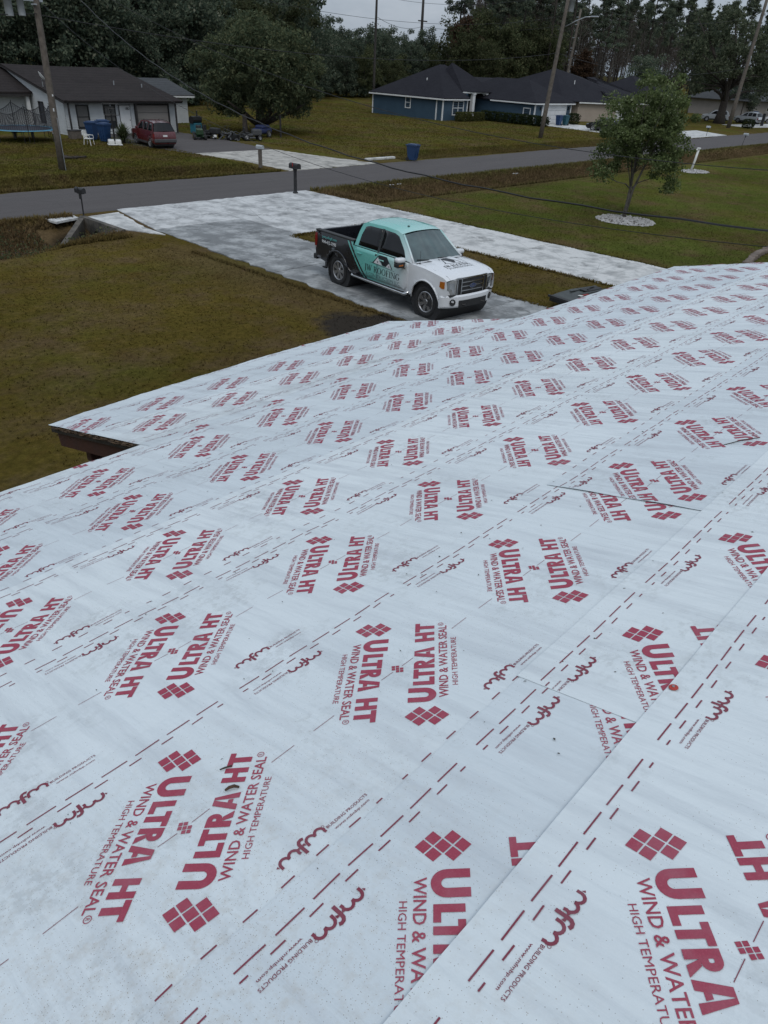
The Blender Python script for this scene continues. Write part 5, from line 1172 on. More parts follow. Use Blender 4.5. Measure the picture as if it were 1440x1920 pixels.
    def roof(u, v):
        x, z = lerp_poly(rl, u); return (x+.03*(1-v*v)*(1 if u > .5 else -1)*abs(2*u-1)**4, v*(Yg(x, z)+.0), z+.06*(1-abs(v)**2.6)+(.010 if .52 < abs(v) < .60 and .1 < u < .9 else 0))
    patch(14, 29, roof).build('roof', W, T, True)
    def ws(u, v):
        x, z = 3.735+(4.42-3.735)*u, 1.80+(1.245-1.80)*u; return (x+.03+.14*(1-v*v)*u+.05*(1-v*v)*(1-u), v*(Yg(x, z)-.055), z+.06*(1-v*v)*(1-u)*1.0)
    patch(9, 15, ws).build('windscreen', 'glass_windscreen', T, True)
    pl = MB()
    for sg in (-1, 1): pl.tube([(ws(u, sg)[0]-.012, ws(u, sg)[1]+sg*.028, ws(u, sg)[2]-.004) for u in (0, .33, .66, 1)], .034, 8)
    pl.build('windscreen_pillar', W, T, True)
    cw = patch(3, 15, lambda u, v: (ws(1, v)[0]-.02+.13*u, v*(.90), 1.245+.045*(1-v*v)+.01*u)); cw.build('cowl', 'black_plastic', T)
    patch(4, 9, lambda u, v: (1.925+.12*u, v*(.86-.18*u), 1.26+.56*u)).build('cab_rear_panel', W, T, True)
    patch(4, 9, lambda u, v: (1.935+.09*u, v*(.70-.1*u), 1.36+.40*u)).build('rear_window', 'glass_tint', T, True)
    def side_glass(name, o): return panel(o, Yg, .007, .2, .15, .004).build(name, 'glass_tint', T, True)
    side_glass('rear_door_window', [(2.10, 1.275), (2.13, 1.55), (2.22, 1.76), (2.38, 1.80), (2.93, 1.81), (2.95, 1.275)])
    side_glass('front_door_window', [(3.04, 1.275), (3.03, 1.81), (3.45, 1.795), (3.62, 1.75), (3.98, 1.46), (4.13, 1.275)])
    panel([(2.955, 1.26), (2.935, 1.82), (3.025, 1.82), (3.035, 1.26)], Yg, .006, .2, .15, .003).build('door_pillar_cover', 'black_plastic', T)
    # doors stand a few millimetres proud of the body, so their shut lines show
    rd = [(2.0, .80), (2.06, .62), (2.12, .52), (2.99, .52), (2.99, 1.232), (2.0, 1.232)]
    fd = [(3.005, .52), (4.22, .52), (4.30, .64), (4.33, 1.0), (4.28, 1.232), (3.005, 1.232)]
    for nm, o, hx in (('rear_door', rd, 2.16), ('front_door', fd, 3.16)):
        D = panel(o, Y, .008, .15, .1, .012).build(nm, W, T, True)
        h = MB()
        for sg in (-1, 1): h.bbox(hx-.02, hx+.17, sg*(Y(hx, 1.09)+.03)-.014, sg*(Y(hx, 1.09)+.03)+.014, 1.07, 1.105, .012)
        h.build('handle', W, D)
    bl = MB()
    for sg in (-1, 1): bl.tube([(x, sg*(Y(x, 1.245)-.012), 1.247) for x in (1.95, 2.6, 3.3, 4.0, 4.3)], .012, 5)
    bl.build('belt_moulding', 'black_plastic', T)
    # bed
    bd = MB(); bd.box(.14, 1.86, -.80, .80, .80, .84)
    for sg in (-1, 1): bd.box(.08, 1.88, min(sg*.82, sg*.86), max(sg*.82, sg*.86), .84, 1.33); bd.box(.55, 2.03-.15, min(sg*.62, sg*.80), max(sg*.62, sg*.80), .84, 1.02)
    bd.box(1.86, 1.90, -.86, .86, .6, 1.36); bd.build('bed_liner', 'black_plastic', T)
    rc = MB()
    for sg in (-1, 1): rc.bbox(.06, 1.89, min(sg*.80, sg*.965), max(sg*.80, sg*.965), 1.325, 1.375, .02)
    rc.build('bed_rail_cap', 'black_plastic', T)
    MB().bbox(.03, .10, -.86, .86, .66, 1.34, .02).build('tailgate', W, T)
    MB().bbox(-.10, .08, -.95, .95, .50, .66, .04).build('rear_bumper', 'black_plastic', T)
    MB().bbox(.42, .60, -.98, -.90, .34, .38, .01).build('exhaust_tip', 'black_metal', T)
    for sg in (-1, 1):
        o = panel([(.035, .86), (.03, 1.27), (.14, 1.27), (.17, 1.06), (.13, .86)], Y, .010, .1, .1, .02, (sg,)); tl = o.build('tail_light', 'lamp_red', T)
        panel([(.04, .86), (.04, .91), (.135, .91), (.13, .86)], Y, .013, .1, .1, .0, (sg,)).build('reversing_lens', 'lamp_clear', tl)
        MB().box(.74, .76, min(sg*.70, sg*.97), max(sg*.70, sg*.97), .16, .52).build('mud_flap', 'black_plastic', T)
        st = MB(); y = sg*1.0
        st.tube([(1.86, y*.93, .50), (1.92, y, .435), (4.25, y, .435), (4.36, y*.93, .50)], .042, 10); S = st.build('side_step', 'chrome', T, True)
        MB().bbox(2.0, 4.2, y-.035, y+.035, .468, .482, .005).build('tread', 'black_plastic', S)
        mr = MB(); M = Matrix.Translation((4.12, sg*1.13, 1.23))
        mr.bbox(-.09, .09, -.13, .13, -.13, .0, .04, M); mr.tube([(4.16, sg*.93, 1.19), (4.12, sg*1.03, 1.19)], .04, 8); mo = mr.build('mirror', 'black_plastic', T)
        MB().bbox(-.08, .11, -.145, .145, -.005, .12, .05, M).build('mirror_cap', 'paint_white', mo, True)
        MB().bbox(.088, .096, -.10, .06, -.08, -.045, .003, M).build('mirror_indicator', 'lamp_amber', mo)
        MB().box(-.097, -.091, -.11, .11, -.12, .10, M).build('mirror_glass', 'chrome', mo)
    for y, s0 in ((-.15, 1), (.52, 1)):
        wp = MB(); wp.tube([ws(.99, (y)/.9), (lambda q: (q[0]+.012, q[1], q[2]+.012))(ws(.93, (y-.32)/.85)), (lambda q: (q[0]+.014, q[1], q[2]+.014))(ws(.90, max(-1, (y-.62)/.85)))], .011, 5); wp.build('wiper', 'black_plastic', T)
    MB().lathe([(.03, 0), (.02, .03), (.006, .05), (.003, .34), (0, .34)], 8, Matrix.Translation((4.60, -.83, 1.24)), close=False).build('aerial', 'black_plastic', T)
    MB().lathe([(.035, 0), (.035, .018), (.0, .026)], 12, Matrix.Translation((3.45, -.26, 1.925)), close=False).build('roof_marker', 'black_plastic', T)
    for x in (1.20, 5.03):
        for sg in (-1, 1): wheel(T, x, sg*.83, .405, .275, 7, sg, R_(4) if x > 3 else 0)
    # --- lettering and logo
    def on_side(V2, F2, off=.0125, sg=-1): return [(x, sg*(Y(x, z)+off), z) for x, z in V2], F2
    def put(name, fl, m, off=.0125):
        V2, F2 = fl.arr(); bm = bmesh.new(); vs = [bm.verts.new((x, 0, z)) for x, z in V2]
        for q in F2:
            try: bm.faces.new([vs[i] for i in q])
            except ValueError: pass
        for z in np.arange(.5, 1.3, .06): bmesh.ops.bisect_plane(bm, geom=bm.verts[:]+bm.edges[:]+bm.faces[:], dist=1e-6, plane_co=(0, 0, z), plane_no=(0, 0, 1))
        bm.verts.index_update(); P = [(v.co.x, v.co.z) for v in bm.verts]; FF = [tuple(v.index for v in f.verts) for f in bm.faces]; bm.free()
        for sg in (-1, 1):
            if sg > 0: c = (min(p_[0] for p_ in P)+max(p_[0] for p_ in P)); Q = [(c-p_[0], p_[1]) for p_ in P]; FQ = FF
            else: Q, FQ = P, FF
            mk(name, [(x, sg*(Y(x, z)+off), z) for x, z in Q], FQ, m, T)
    def serif_text(fl, body, x0, x1, z0, z1, bold=0):
        """roman capitals with thick and thin strokes, built stroke by stroke"""
        sf = lambda a, b_, y: [(a, y-.025), (b_, y-.025), (b_, y+.025), (a, y+.025)]
        def ring(cx, rx, a0, a1, n=22, thick=.15, thin=.05):
            t = np.radians(np.linspace(a0, a1, n)); c, s_ = np.cos(t), np.sin(t); O = np.stack([cx+rx*c, .5+.52*s_], 1); I = np.stack([cx+(rx-thick)*c, .5+(.52-thin)*s_], 1); return [('s', O, I)]
        G = {'I': (.30, [[(.08, 0), (.23, 0), (.23, 1), (.08, 1)], sf(0, .08, .025), sf(.23, .31, .025), sf(0, .08, .975), sf(.23, .31, .975)]),
             'J': (.32, [[(.10, -.12), (.25, -.05), (.25, 1), (.10, 1)], sf(.02, .10, .975), sf(.25, .33, .975), [(.10, -.12), (.25, -.05), (.05, -.30), (-.06, -.27)]]),
             'W': (1.10, [[(.02, 1), (.18, 1), (.40, 0), (.28, 0)], [(.31, .15), (.385, .07), (.58, .96), (.51, .96)], [(.46, 1), (.62, 1), (.84, 0), (.72, 0)], [(.75, .15), (.825, .07), (1.06, 1), (.99, 1)], sf(-.05, .02, .975), sf(.18, .25, .975), sf(.92, .99, .975), sf(1.06, 1.13, .975)]),
             'R': (.72, [[(.08, 0), (.23, 0), (.23, 1), (.08, 1)], sf(0, .08, .025), sf(.23, .31, .025), sf(0, .08, .975), ('s', np.array([(.23, 1)]+[(.36+.24*math.cos(a), .73+.27*math.sin(a)) for a in np.linspace(1.57, -1.57, 12)]+[(.23, .46)]), np.array([(.23, .94)]+[(.36+.10*math.cos(a), .73+.21*math.sin(a)) for a in np.linspace(1.57, -1.57, 12)]+[(.23, .52)])), [(.30, .455), (.45, .455), (.78, 0), (.60, 0)]]),
             'O': (.86, ring(.43, .43, 0, 360, 34)), 'G': (.86, ring(.43, .43, 45, 322, 28)+[[(.64, .06), (.79, .18), (.79, .45), (.64, .45)], sf(.55, .64, .43), sf(.79, .86, .43)]),
             'F': (.60, [[(.08, 0), (.23, 0), (.23, 1), (.08, 1)], sf(0, .08, .025), sf(.23, .31, .025), sf(0, .08, .975), sf(.23, .58, .975), [(.53, .95), (.58, .95), (.58, .80)], sf(.23, .46, .52), [(.42, .545), (.46, .545), (.46, .62)], [(.42, .495), (.46, .495), (.46, .42)]]),
             'N': (.86, [[(.08, 0), (.13, 0), (.13, .86), (.08, .93)], [(.02, 1), (.20, 1), (.80, 0), (.70, 0)], [(.72, .14), (.80, .02), (.80, 1), (.72, 1)], sf(-.02, .08, .025), sf(.13, .22, .025), sf(.64, .72, .975), sf(.80, .90, .975)]), ' ': (.30, [])}
        adv = sum(G[c][0]+.09 for c in body); k = (x1-x0)/adv; x = x0
        for c in body:
            for q in G[c][1]:
                T_ = lambda P: [(x+a*k, z0+b_*(z1-z0)) for a, b_ in P]
                if isinstance(q, tuple): fl.strip(T_(q[1]), T_(q[2]))
                else: fl.poly(T_(q))
            x += (G[c][0]+.09)*k
    def logo_black(fl, x0, z0, k, kz=None):      # two gables with dark roofs, drawn in a 1.0 x 0.5 box
        P = lambda *q: [(x0+a*k, z0+c*(kz or k)) for a, c in q]
        fl.poly(P((0.0, .085), (.08, .10), (.97, .015), (.98, .0), (.5, .045), (.08, .082)))
        fl.poly(P((.12, .10), (.32, .46), (.32, .40), (.17, .11))); fl.poly(P((.20, .40), (.20, .50), (.27, .51), (.27, .47)))
        fl.poly(P((.32, .46), (.38, .52), (.66, .52), (.76, .33), (.70, .27), (.58, .09), (.52, .09), (.34, .40)))
        fl.poly(P((.585, .09), (.70, .265), (.76, .33), (.765, .28), (.64, .085)))
        fl.poly(P((.76, .33), (.86, .06), (.90, .055), (.80, .29)))
    def logo_white(fl, x0, z0, k, kz=None):
        P = lambda *q: [(x0+a*k, z0+c*(kz or k)) for a, c in q]
        fl.poly(P((.17, .11), (.32, .395), (.50, .09))); fl.poly(P((.645, .085), (.762, .275), (.855, .065)))
    fl = Flat(); logo_black(fl, 2.70, .905, 1.10, .58); serif_text(fl, 'JW ROOFING', 2.50, 4.02, .715, .875); put('door_logo', fl, 'ink_black')
    fl = Flat(); logo_white(fl, 2.70, .905, 1.10, .58); put('door_logo_gables', fl, 'ink_white')
    fl = Flat(); fl.rect(3.035, 3.07, .995, 1.035); fl.rect(3.525, 3.555, .965, 1.0); put('door_logo_windows', fl, 'ink_black', .0135)
    fl = Flat(); fl.text('& CONSTRUCTION LLC', 2.54, 4.0, .585, .675, .0); put('door_lettering', fl, 'ink_slate')
    fl = Flat(); fl.text('jwroofingfl.com', .42, 1.13, 1.165, 1.255, .015); put('bed_web_address', fl, 'ink_teal')
    fl = Flat(); fl.text('904-412-3995', .42, 1.13, 1.045, 1.135, .015); put('bed_phone_number', fl, 'ink_white')
    fl = Flat(); fl.rect(3.98, 4.22, 1.06, 1.10); put('fender_badge', fl, 'alloy')
    # on the hood, read from the front
    fl = Flat(); logo_black(fl, -.36, .215, .72); serif_text(fl, 'JW ROOFING', -.47, .47, .075, .20); fl.text('& CONSTRUCTION LLC', -.44, .46, -.01, .05, .0)
    V2, F2 = fl.arr()
    def on_hood(x, y):      # x to the reader's right (the truck's left), y away from the reader
        lx = 5.36-y*1.25; u = min(1, max(0, (lx-4.40)/1.32)); best = u
        for _ in range(8):
            best = min(1, max(0, best+(lx-hood(best, x/.95)[0])/1.3))
        h = hood(best, x/.95); return (lx, x, h[2]+.004)
    bm = bmesh.new(); vs = [bm.verts.new((x, y, 0)) for x, y in V2]
    for q in F2:
        try: bm.faces.new([vs[i] for i in q])
        except ValueError: pass
    for p_ in np.arange(-.5, .6, .05):
        for no in ((1, 0, 0), (0, 1, 0)): bmesh.ops.bisect_plane(bm, geom=bm.verts[:]+bm.edges[:]+bm.faces[:], dist=1e-6, plane_co=(p_, p_, 0), plane_no=no)
    bm.verts.index_update(); mk('hood_lettering', [on_hood(v.co.x, v.co.y) for v in bm.verts], [tuple(v.index for v in f.verts) for f in bm.faces], 'ink_black', T); bm.free()
    return T
build_truck()

def build_car(name, label, cat, loc, rz, pm, L, W, wb, x_r, r, belt, top, gh, hood_pts, deck_pts, win, clad=None, lights=True):
    """loc at the ground under the rear bumper; x forward"""
    C = thing(name, label, cat, loc, rz); hw = W/2; xf = x_r+wb
    def Y(x, z): return hw-.05*min(1, max(0, (.7-z)/.45))**2-.10*min(1, max(0, (x-(L-.6))/.6))**2-.08*min(1, max(0, (.45-x)/.45))**2-.03*max(0, (z-.75)/.4)
    def Yg(x, z): return hw-.05-(z-belt)*.36
    ar = r*1.18; A1 = arc(x_r, r*.95, ar, 8, 172); A2 = arc(xf, r*.95, ar, 8, 172)
    out = [(.05, .42)]+deck_pts+hood_pts+[(L-.03, .42), (L-.12, .28)]+A2+[(xf-ar-.02, .26), (x_r+ar+.02, .26)]+A1+[(.12, .30)]
    panel(out, Y).build('body', pm, C, True)
    tops = deck_pts+hood_pts; 
    def skin(P, ny, crown):
        n = len(P); V = []; F = []
        for x, z in P:
            for j in range(ny): v = -1+2*j/(ny-1); V.append((x, v*Y(x, z), z+crown*(1-abs(v)**2.5)))
        for i in range(n-1):
            for j in range(ny-1): F.append((i*ny+j, i*ny+j+1, (i+1)*ny+j+1, (i+1)*ny+j))
        return MB().add(V, F)
    skin([(.06, .30), (.05, .42)]+deck_pts, 9, .015).build('tail', pm, C, True); skin(hood_pts+[(L-.03, .42), (L-.12, .28)], 9, .03).build('hood', pm, C, True)
    ub = MB(); ub.box(.2, L-.2, -hw+.15, hw-.15, .2, .45)
    for x in (x_r, xf): ub.lathe([(ar, -hw+.06), (ar, hw-.06)], 16, Matrix.Translation((x, 0, r*.95)) @ Matrix.Rotation(R_(90), 4, 'X'))
    ub.build('underbody', 'black_plastic', C)
    panel(gh, Yg).build('cab', pm, C, True)
    segs = [('rear_window', gh[0:2], 'glass_tint'), ('roof', gh[1:-1], pm), ('windscreen', gh[-2:], 'glass_windscreen')]
    for nm, P, mm in segs:
        V = []; F = []; ny = 9; n = 5
        for i in range(n):
            x, z = lerp_poly(P, i/(n-1))
            for j in range(ny): v = -1+2*j/(ny-1); V.append((x+(.0 if nm == 'roof' else (.09*(1-v*v) if nm == 'windscreen' else -.06*(1-v*v))), v*(Yg(x, z)-(0 if nm == 'roof' else .05)), z+.045*(1-abs(v)**2.4)*(1 if nm == 'roof' else .7)))
        for i in range(n-1):
            for j in range(ny-1): F.append((i*ny+j, i*ny+j+1, (i+1)*ny+j+1, (i+1)*ny+j))
        MB().add(V, F).build(nm, mm, C, True)
    for o in win: panel(o, Yg, .008, .3, .2, .004).build('side_window', 'glass_tint', C, True)
    for x in (x_r, xf):
        for sg in (-1, 1): wheel(C, x, sg*(hw-.12), r, .21, 7, sg)
    if clad:
        cb = MB(); cb.bbox(-.07, .14, -hw+.05, hw-.05, .42, .66, .05).build('rear_bumper', clad, C); cb = MB(); cb.bbox(L-.16, L+.03, -hw+.1, hw-.1, .34, .58, .05); cb.build('front_bumper', clad, C)
        panel([(xf-ar-.03, .28), (xf-ar-.03, .42), (x_r+ar+.03, .42), (x_r+ar+.03, .28)], Y, .012, .4, .2, .01).build('sill_cladding', clad, C)
    for sg in (-1, 1):
        zt = deck_pts[-1][1] if len(deck_pts) == 1 else belt
        panel([(.06, belt-.42), (.055, belt-.12), (.22, belt-.12), (.24, belt-.42)], Y, .010, .2, .2, .02, (sg,)).build('tail_light', 'lamp_red', C)
        panel([(L-.42, .66), (L-.40, .80), (L-.10, .74), (L-.06, .63)], Y, .010, .2, .2, .02, (sg,)).build('headlight', 'lamp_clear', C)
        m_ = MB(); xm = gh[-1][0]-.35; m_.bbox(xm-.06, xm+.06, min(sg*(hw-.05), sg*(hw+.14)), max(sg*(hw-.05), sg*(hw+.14)), belt+.02, belt+.16, .03); m_.build('mirror', pm, C)
        h_ = MB()
        for x in (x_r+.55, x_r+1.45): h_.bbox(x, x+.17, min(sg*(hw-.06), sg*(hw+.0)), max(sg*(hw-.06), sg*(hw+.0)), belt-.14, belt-.11, .008)
        h_.build('handle', pm, C)
    return C, Y, Yg
def rz_loc(cx, cy, L, rz): return (cx-math.cos(rz)*L/2, cy-math.sin(rz)*L/2, 0.035)
# red SUV, tail towards the street
L_ = 4.6
C, Y, Yg = build_car('suv', 'dark red SUV with grey bumpers parked tail-out in front of the beige garage door', 'SUV', (30.5, 49.85, .03), R_(82), 'paint_red', L_, 1.85, 2.69, .95, .37, 1.12, 1.74,
    [(.16, 1.12), (.42, 1.66), (.60, 1.72), (1.6, 1.76), (2.5, 1.72), (2.78, 1.66), (3.42, 1.10)], [(3.35, 1.10), (3.9, 1.06), (4.4, .98), (4.55, .86)], [(.02, .62), (.04, 1.0), (.14, 1.12)],
    [[(.42, 1.16), (.56, 1.60), (1.22, 1.66), (1.22, 1.16)], [(1.32, 1.16), (1.32, 1.665), (2.06, 1.67), (2.06, 1.16)], [(2.16, 1.16), (2.16, 1.665), (2.55, 1.635), (3.14, 1.16)]], 'grey_plastic')
C.scale = (.93, .93, .95)
rl_ = MB()
for sg in (-1, 1): rl_.tube([(.75, sg*.62, 1.75), (.85, sg*.62, 1.80), (2.3, sg*.62, 1.80), (2.42, sg*.62, 1.74)], .018, 6)
rl_.build('roof_rail', 'black_plastic', C)
pl_ = MB(); pl_.bbox(-.012, .0, -.17, .17, .80, .92, .004, Matrix.Translation((.03, 0, 0))); pl_.build('number_plate', 'white_trim', C)
MB().tube([(.10, .05, 1.18), (.13, -.25, 1.23)], .012, 5).build('rear_wiper', 'black_plastic', C)
# black sedan
C, Y, Yg = build_car('sedan', 'black sedan parked on the pale drive between the blue and beige houses', 'car', rz_loc(91.0, 48.0, 4.8, R_(97)), R_(97), 'paint_black', 4.8, 1.82, 2.78, 1.0, .33, .95, 1.45,
    [(.75, .97), (1.35, 1.36), (1.75, 1.44), (2.3, 1.46), (2.75, 1.42), (3.55, .97)], [(3.5, .97), (4.1, .90), (4.55, .78), (4.75, .62)], [(.02, .60), (.05, .93), (.25, .98), (.80, .98)],
    [[(1.05, 1.0), (1.5, 1.33), (2.05, 1.40), (2.08, 1.0)], [(2.16, 1.0), (2.14, 1.40), (2.62, 1.37), (3.3, 1.0)]])
tr_ = MB()
for sg in (-1, 1): tr_.tube([(1.0, sg*(Yg(1.0, .99)+.012), .99), (1.5, sg*(Yg(1.5, 1.36)+.012), 1.36), (2.1, sg*(Yg(2.1, 1.425)+.012), 1.425), (2.66, sg*(Yg(2.66, 1.39)+.012), 1.39), (3.36, sg*(Yg(3.36, .99)+.012), .99)], .012, 4)
tr_.build('window_trim', 'chrome', C)
su = dict(pm='paint_silver', L=4.6, W=1.86, wb=2.7, x_r=.95, r=.36, belt=1.05, top=1.68, gh=[(.22, 1.06), (.55, 1.58), (.8, 1.66), (1.6, 1.70), (2.4, 1.66), (2.66, 1.6), (3.5, 1.05)], hood_pts=[(3.45, 1.05), (4.0, 1.0), (4.4, .90), (4.56, .72)], deck_pts=[(.02, .6), (.06, .98), (.2, 1.06)],
    win=[[(.6, 1.1), (.72, 1.55), (1.3, 1.6), (1.3, 1.1)], [(1.4, 1.1), (1.4, 1.61), (2.1, 1.61), (2.1, 1.1)], [(2.2, 1.1), (2.2, 1.6), (2.5, 1.57), (3.2, 1.1)]], clad='black_plastic')
build_car('suv', 'silver SUV parked behind the trunk of the roadside oak', 'SUV', rz_loc(140.3, 54.0, 4.6, R_(112)), R_(112), **su)
su2 = dict(su); su2['pm'] = 'paint_white'; su2['clad'] = 'paint_white'
build_car('white_car', 'white car at the right edge of the picture beyond a black post', 'car', rz_loc(150.5, 47.0, 4.6, R_(100)), R_(100), **su2)
su3 = dict(su); build_car('hatchback_car', 'pale grey car showing between the oak trunk and the leaning pole', 'car', rz_loc(143.6, 49.6, 4.6, R_(80)), R_(80), **su3)

# ------------------------------------------------------------------ utility poles, lamp, wires
mat('pole_wood', (0.135, 0.115, 0.095), (0.085, 0.072, 0.06), 5, 0.9, bs=.5)
mat('pole_wood_dark', (0.045, 0.04, 0.036), (0.03, 0.027, 0.025), 5, 0.9)
mat('transformer_grey', (0.40, 0.43, 0.45), (0.33, 0.36, 0.38), 4, 0.5)
mat('cable_black', (0.012, 0.012, 0.013), None, 5, 0.6); mat('cable_alu', (0.22, 0.225, 0.23), None, 5, 0.45)
mat('ceramic', (0.25, 0.22, 0.2), None, 5, .3)
def pole(label, base, top, r0, r1, name='utility_pole', m='pole_wood'):
    P = thing(name, label, 'utility pole', (base[0], base[1], float(ground_z(base[0], base[1]))))
    d = Vector((top[0]-base[0], top[1]-base[1], top[2]))
    MB().tube([d*f for f in (0, .2, .5, .8, 1)], [r0, r0*.97, (r0+r1)/2, r1*1.1, r1], 12).build('shaft', m, P, True); return P, d
def can(P, x, y, z, r, h, name='transformer'):
    o = MB().lathe([(r*.9, 0), (r, .03), (r, h*.9), (r*1.06, h*.9), (r*1.06, h*.94), (r*.6, h), (0, h)], 14, Matrix.Translation((x, y, z))).build(name, 'transformer_grey', P, True)
    b_ = MB()
    for q in (-.4, .4): b_.lathe([(.05, 0), (.07, .08), (.04, .12), (.06, .2), (.0, .26)], 8, Matrix.Translation((x+q*r, y, z+h*.97)), close=False)
    b_.build('bushing', 'ceramic', o)
PL, dL = pole('weathered utility pole with two grey transformers standing by the trampoline', (19.7, 43.3), (19.95, 43.3, 11.5), .19, .14)
can(PL, -1.28, .0, 7.05, .19, .8); can(PL, -.70, -.10, 7.1, .17, .75)
MB().box(-1.5, .5, -.06, .06, 7.75, 7.87).box(-.06, .06, -.3, .1, 7.6, 7.66).build('bracket', 'galvanised', PL)
MB().tube([(.10, -.2, 0), (.11, -.2, 2.6)], .02, 6).build('ground_wire_guard', 'galvanised', PL)
MB().bbox(-.02, .04, -.21, -.17, 2.9, 3.05, .01).bbox(.06, .12, -.21, -.17, 3.6, 3.7, .01).build('tag', 'white_trim', PL)
PM, dM = pole('leaning utility pole with a street lamp in front of the blue house', (72.53, 45.6), (74.0, 45.6, 13.5), .23, .16)
can(PM, 1.95, -.0, 11.0, .36, 1.05)
lamp = thing_part('lamp_arm', PM)
MB().tube([(1.35, -.15, 9.75), (1.5, -1.0, 10.2), (1.7, -2.0, 10.58), (1.8, -2.6, 10.62)], .045, 8).build('arm', 'galvanised', lamp, True)
MB().bbox(1.68, 1.92, -3.35, -2.55, 10.56, 10.69, .05).build('lamp_head', 'galvanised', lamp)
PR, dR = pole('leaning utility pole at the far right beside the roadside oak', (124.5, 45.6), (126.1, 45.6, 17.5), .30, .2)
xb = MB()
for z in (10.2, 12.8, 14.2): xb.box(dR.x*z/17.5-.1, dR.x*z/17.5+1.0, -.08, .08, z-.06, z+.06); xb.lathe([(.06, 0), (.1, .1), (.05, .2), (0, .26)], 8, Matrix.Translation((dR.x*z/17.5+.9, 0, z+.06)), close=False)
xb.build('insulator_bracket', 'galvanised', PR); MB().bbox(.7, 1.05, -.25, .1, 8.2, 9.3, .1).build('equipment_box', 'transformer_grey', PR)
PB, dB = pole('far utility pole with two cans at its top, showing over the trees', (92.9, 90), (92.9, 90, 14.6), .2, .16, m='pole_wood_dark')
can(PB, -.75, 0, 13.7, .3, .8); can(PB, .75, 0, 13.7, .3, .8); MB().box(-1.2, 1.2, -.06, .06, 14.5, 14.6).build('bracket', 'pole_wood_dark', PB)
PC, dC = pole('dark far utility pole with a crossarm, standing free against the sky', (126.6, 110), (126.4, 110, 15.6), .3, .24, m='pole_wood_dark')
MB().box(-1.3, 1.3, -.07, .07, 11.9, 12.1).build('crossarm', 'pole_wood_dark', PC)
PD, dD = pole('grey far pole with short brackets behind the beige house roof', (136, 82), (137.6, 82, 15.5), .26, .2)
xb = MB()
for z in (9.6, 11.2, 13.2, 14.3): xb.box(dD.x*z/15.5-.9, dD.x*z/15.5+.1, -.06, .06, z-.05, z+.05)
xb.build('bracket', 'galvanised', PD)
def cable(name, label, a, b_, sag, r, m='cable_black', n=40, wob=0.0, cat='wire', group=None):
    a, b_ = Vector(a), Vector(b_); P = []
    for i in range(n+1):
        k = i/n; q = a*(1-k)+b_*k; q.z -= 4*sag*k*(1-k)
        if wob: q += Vector((0, math.cos(i*1.9)*wob, math.sin(i*1.9)*wob))
        P.append(q)
    return tag(MB().tube(P, r, 5).build(name, m, None, True), label, cat, group)
A0 = (19.75, 43.3)
cable('service_cable', 'thick twisted black service cable sagging from the left pole across the tree-ring lawn', (19.75, 43.3, 10.72), (10.06, 2.38, 4.59), 2.52, .0135, n=70, wob=.012)
cable('service_cable', 'black wire sagging across the street just below the blue house', (19.75, 43.3, 10.02), (24.93, 6.45, 3.96), 2.03, .0115)
cable('service_cable', 'thin black wire passing just below the twisted service cable', (19.75, 43.3, 8.05), (14.37, 3.31, 3.69), 2.21, .0075)
cable('power_line', 'long thin wire spanning between the transformer pole and the street lamp pole', (19.9, 43.3, 10.4), (73.8, 45.6, 10.7), 1.9, .012)
cable('phone_cable', 'sagging dark phone cable hung low between the transformer pole and the street lamp pole', (19.9, 43.2, 7.2), (73.2, 45.5, 7.55), 1.2, .02)
cable('phone_cable', 'dark phone cable running past the right side of the street lamp pole', (73.2, 45.5, 7.55), (124.9, 45.5, 7.9), 1.4, .022)
cable('power_line', 'thin wire from the street lamp pole to the far right leaning pole', (73.9, 45.6, 12.0), (125.9, 45.6, 14.2), 1.5, .014)
cable('phone_cable', 'dark phone cable entering from the left edge to the transformer pole', (-18, 43.2, 7.3), (19.9, 43.2, 7.25), .8, .02)
cable('power_line', 'upper thin wire between the far double-can pole and the street lamp pole', (92.9, 90, 14.2), (73.9, 45.6, 12.4), 1.0, .018)
cable('power_line', 'lower wire between the two far poles against the sky', (92.9, 90, 11.6), (126.4, 110, 12.0), .8, .03)
cable('power_line', 'faint wire from the far crossarm pole towards the grey far pole', (126.4, 110, 12.0), (137.4, 82, 13.5), 1.0, .03)
for (x, y, z0, z1), lb in (((10.06, 2.38, 3.9, 4.75), 'steel service mast standing through the white roof'), ((14.37, 3.31, 0, 3.85), 'steel service mast beside the far end of the house'), ((24.93, 6.45, 0, 4.1), 'steel service mast at the right end of the front lawn')):
    o = MB().tube([(x, y, z0), (x, y, z1)], .03, 8).lathe([(.05, 0), (.06, .08), (.0, .14)], 8, Matrix.Translation((x, y, z1)), close=False).build('service_mast', 'galvanised'); tag(o, lb, 'mast')

# ------------------------------------------------------------------ street and yard furniture
mat('bin_blue', (0.012, 0.045, 0.125), (0.010, 0.037, 0.105), 3, 0.5); mat('bin_teal', (0.012, 0.075, 0.10), None, 3, .5)
mat('wood_grey', (0.14, 0.12, 0.10), (0.09, 0.078, 0.066), 8, .9, bs=.4)
mat('white_plastic', (0.66, 0.66, 0.64), (0.6, 0.6, 0.57), 6, .45); mat('white_rock', (0.42, 0.41, 0.40), (0.24, 0.235, 0.23), 6, .9)
mat('mower_green', (0.015, 0.05, 0.018), (0.012, 0.038, 0.014), 5, .45); mat('yellow_paint', (0.45, 0.30, 0.02), None, 5, .4)
mat('tarp_blue', (0.012, 0.022, 0.085), (0.009, 0.016, 0.06), 3, .7, bs=.4); mat('net_black', (0.02, 0.02, 0.024), None, 8, .9); mat('pad_blue', (0.08, 0.28, 0.42), None, 5, .5)
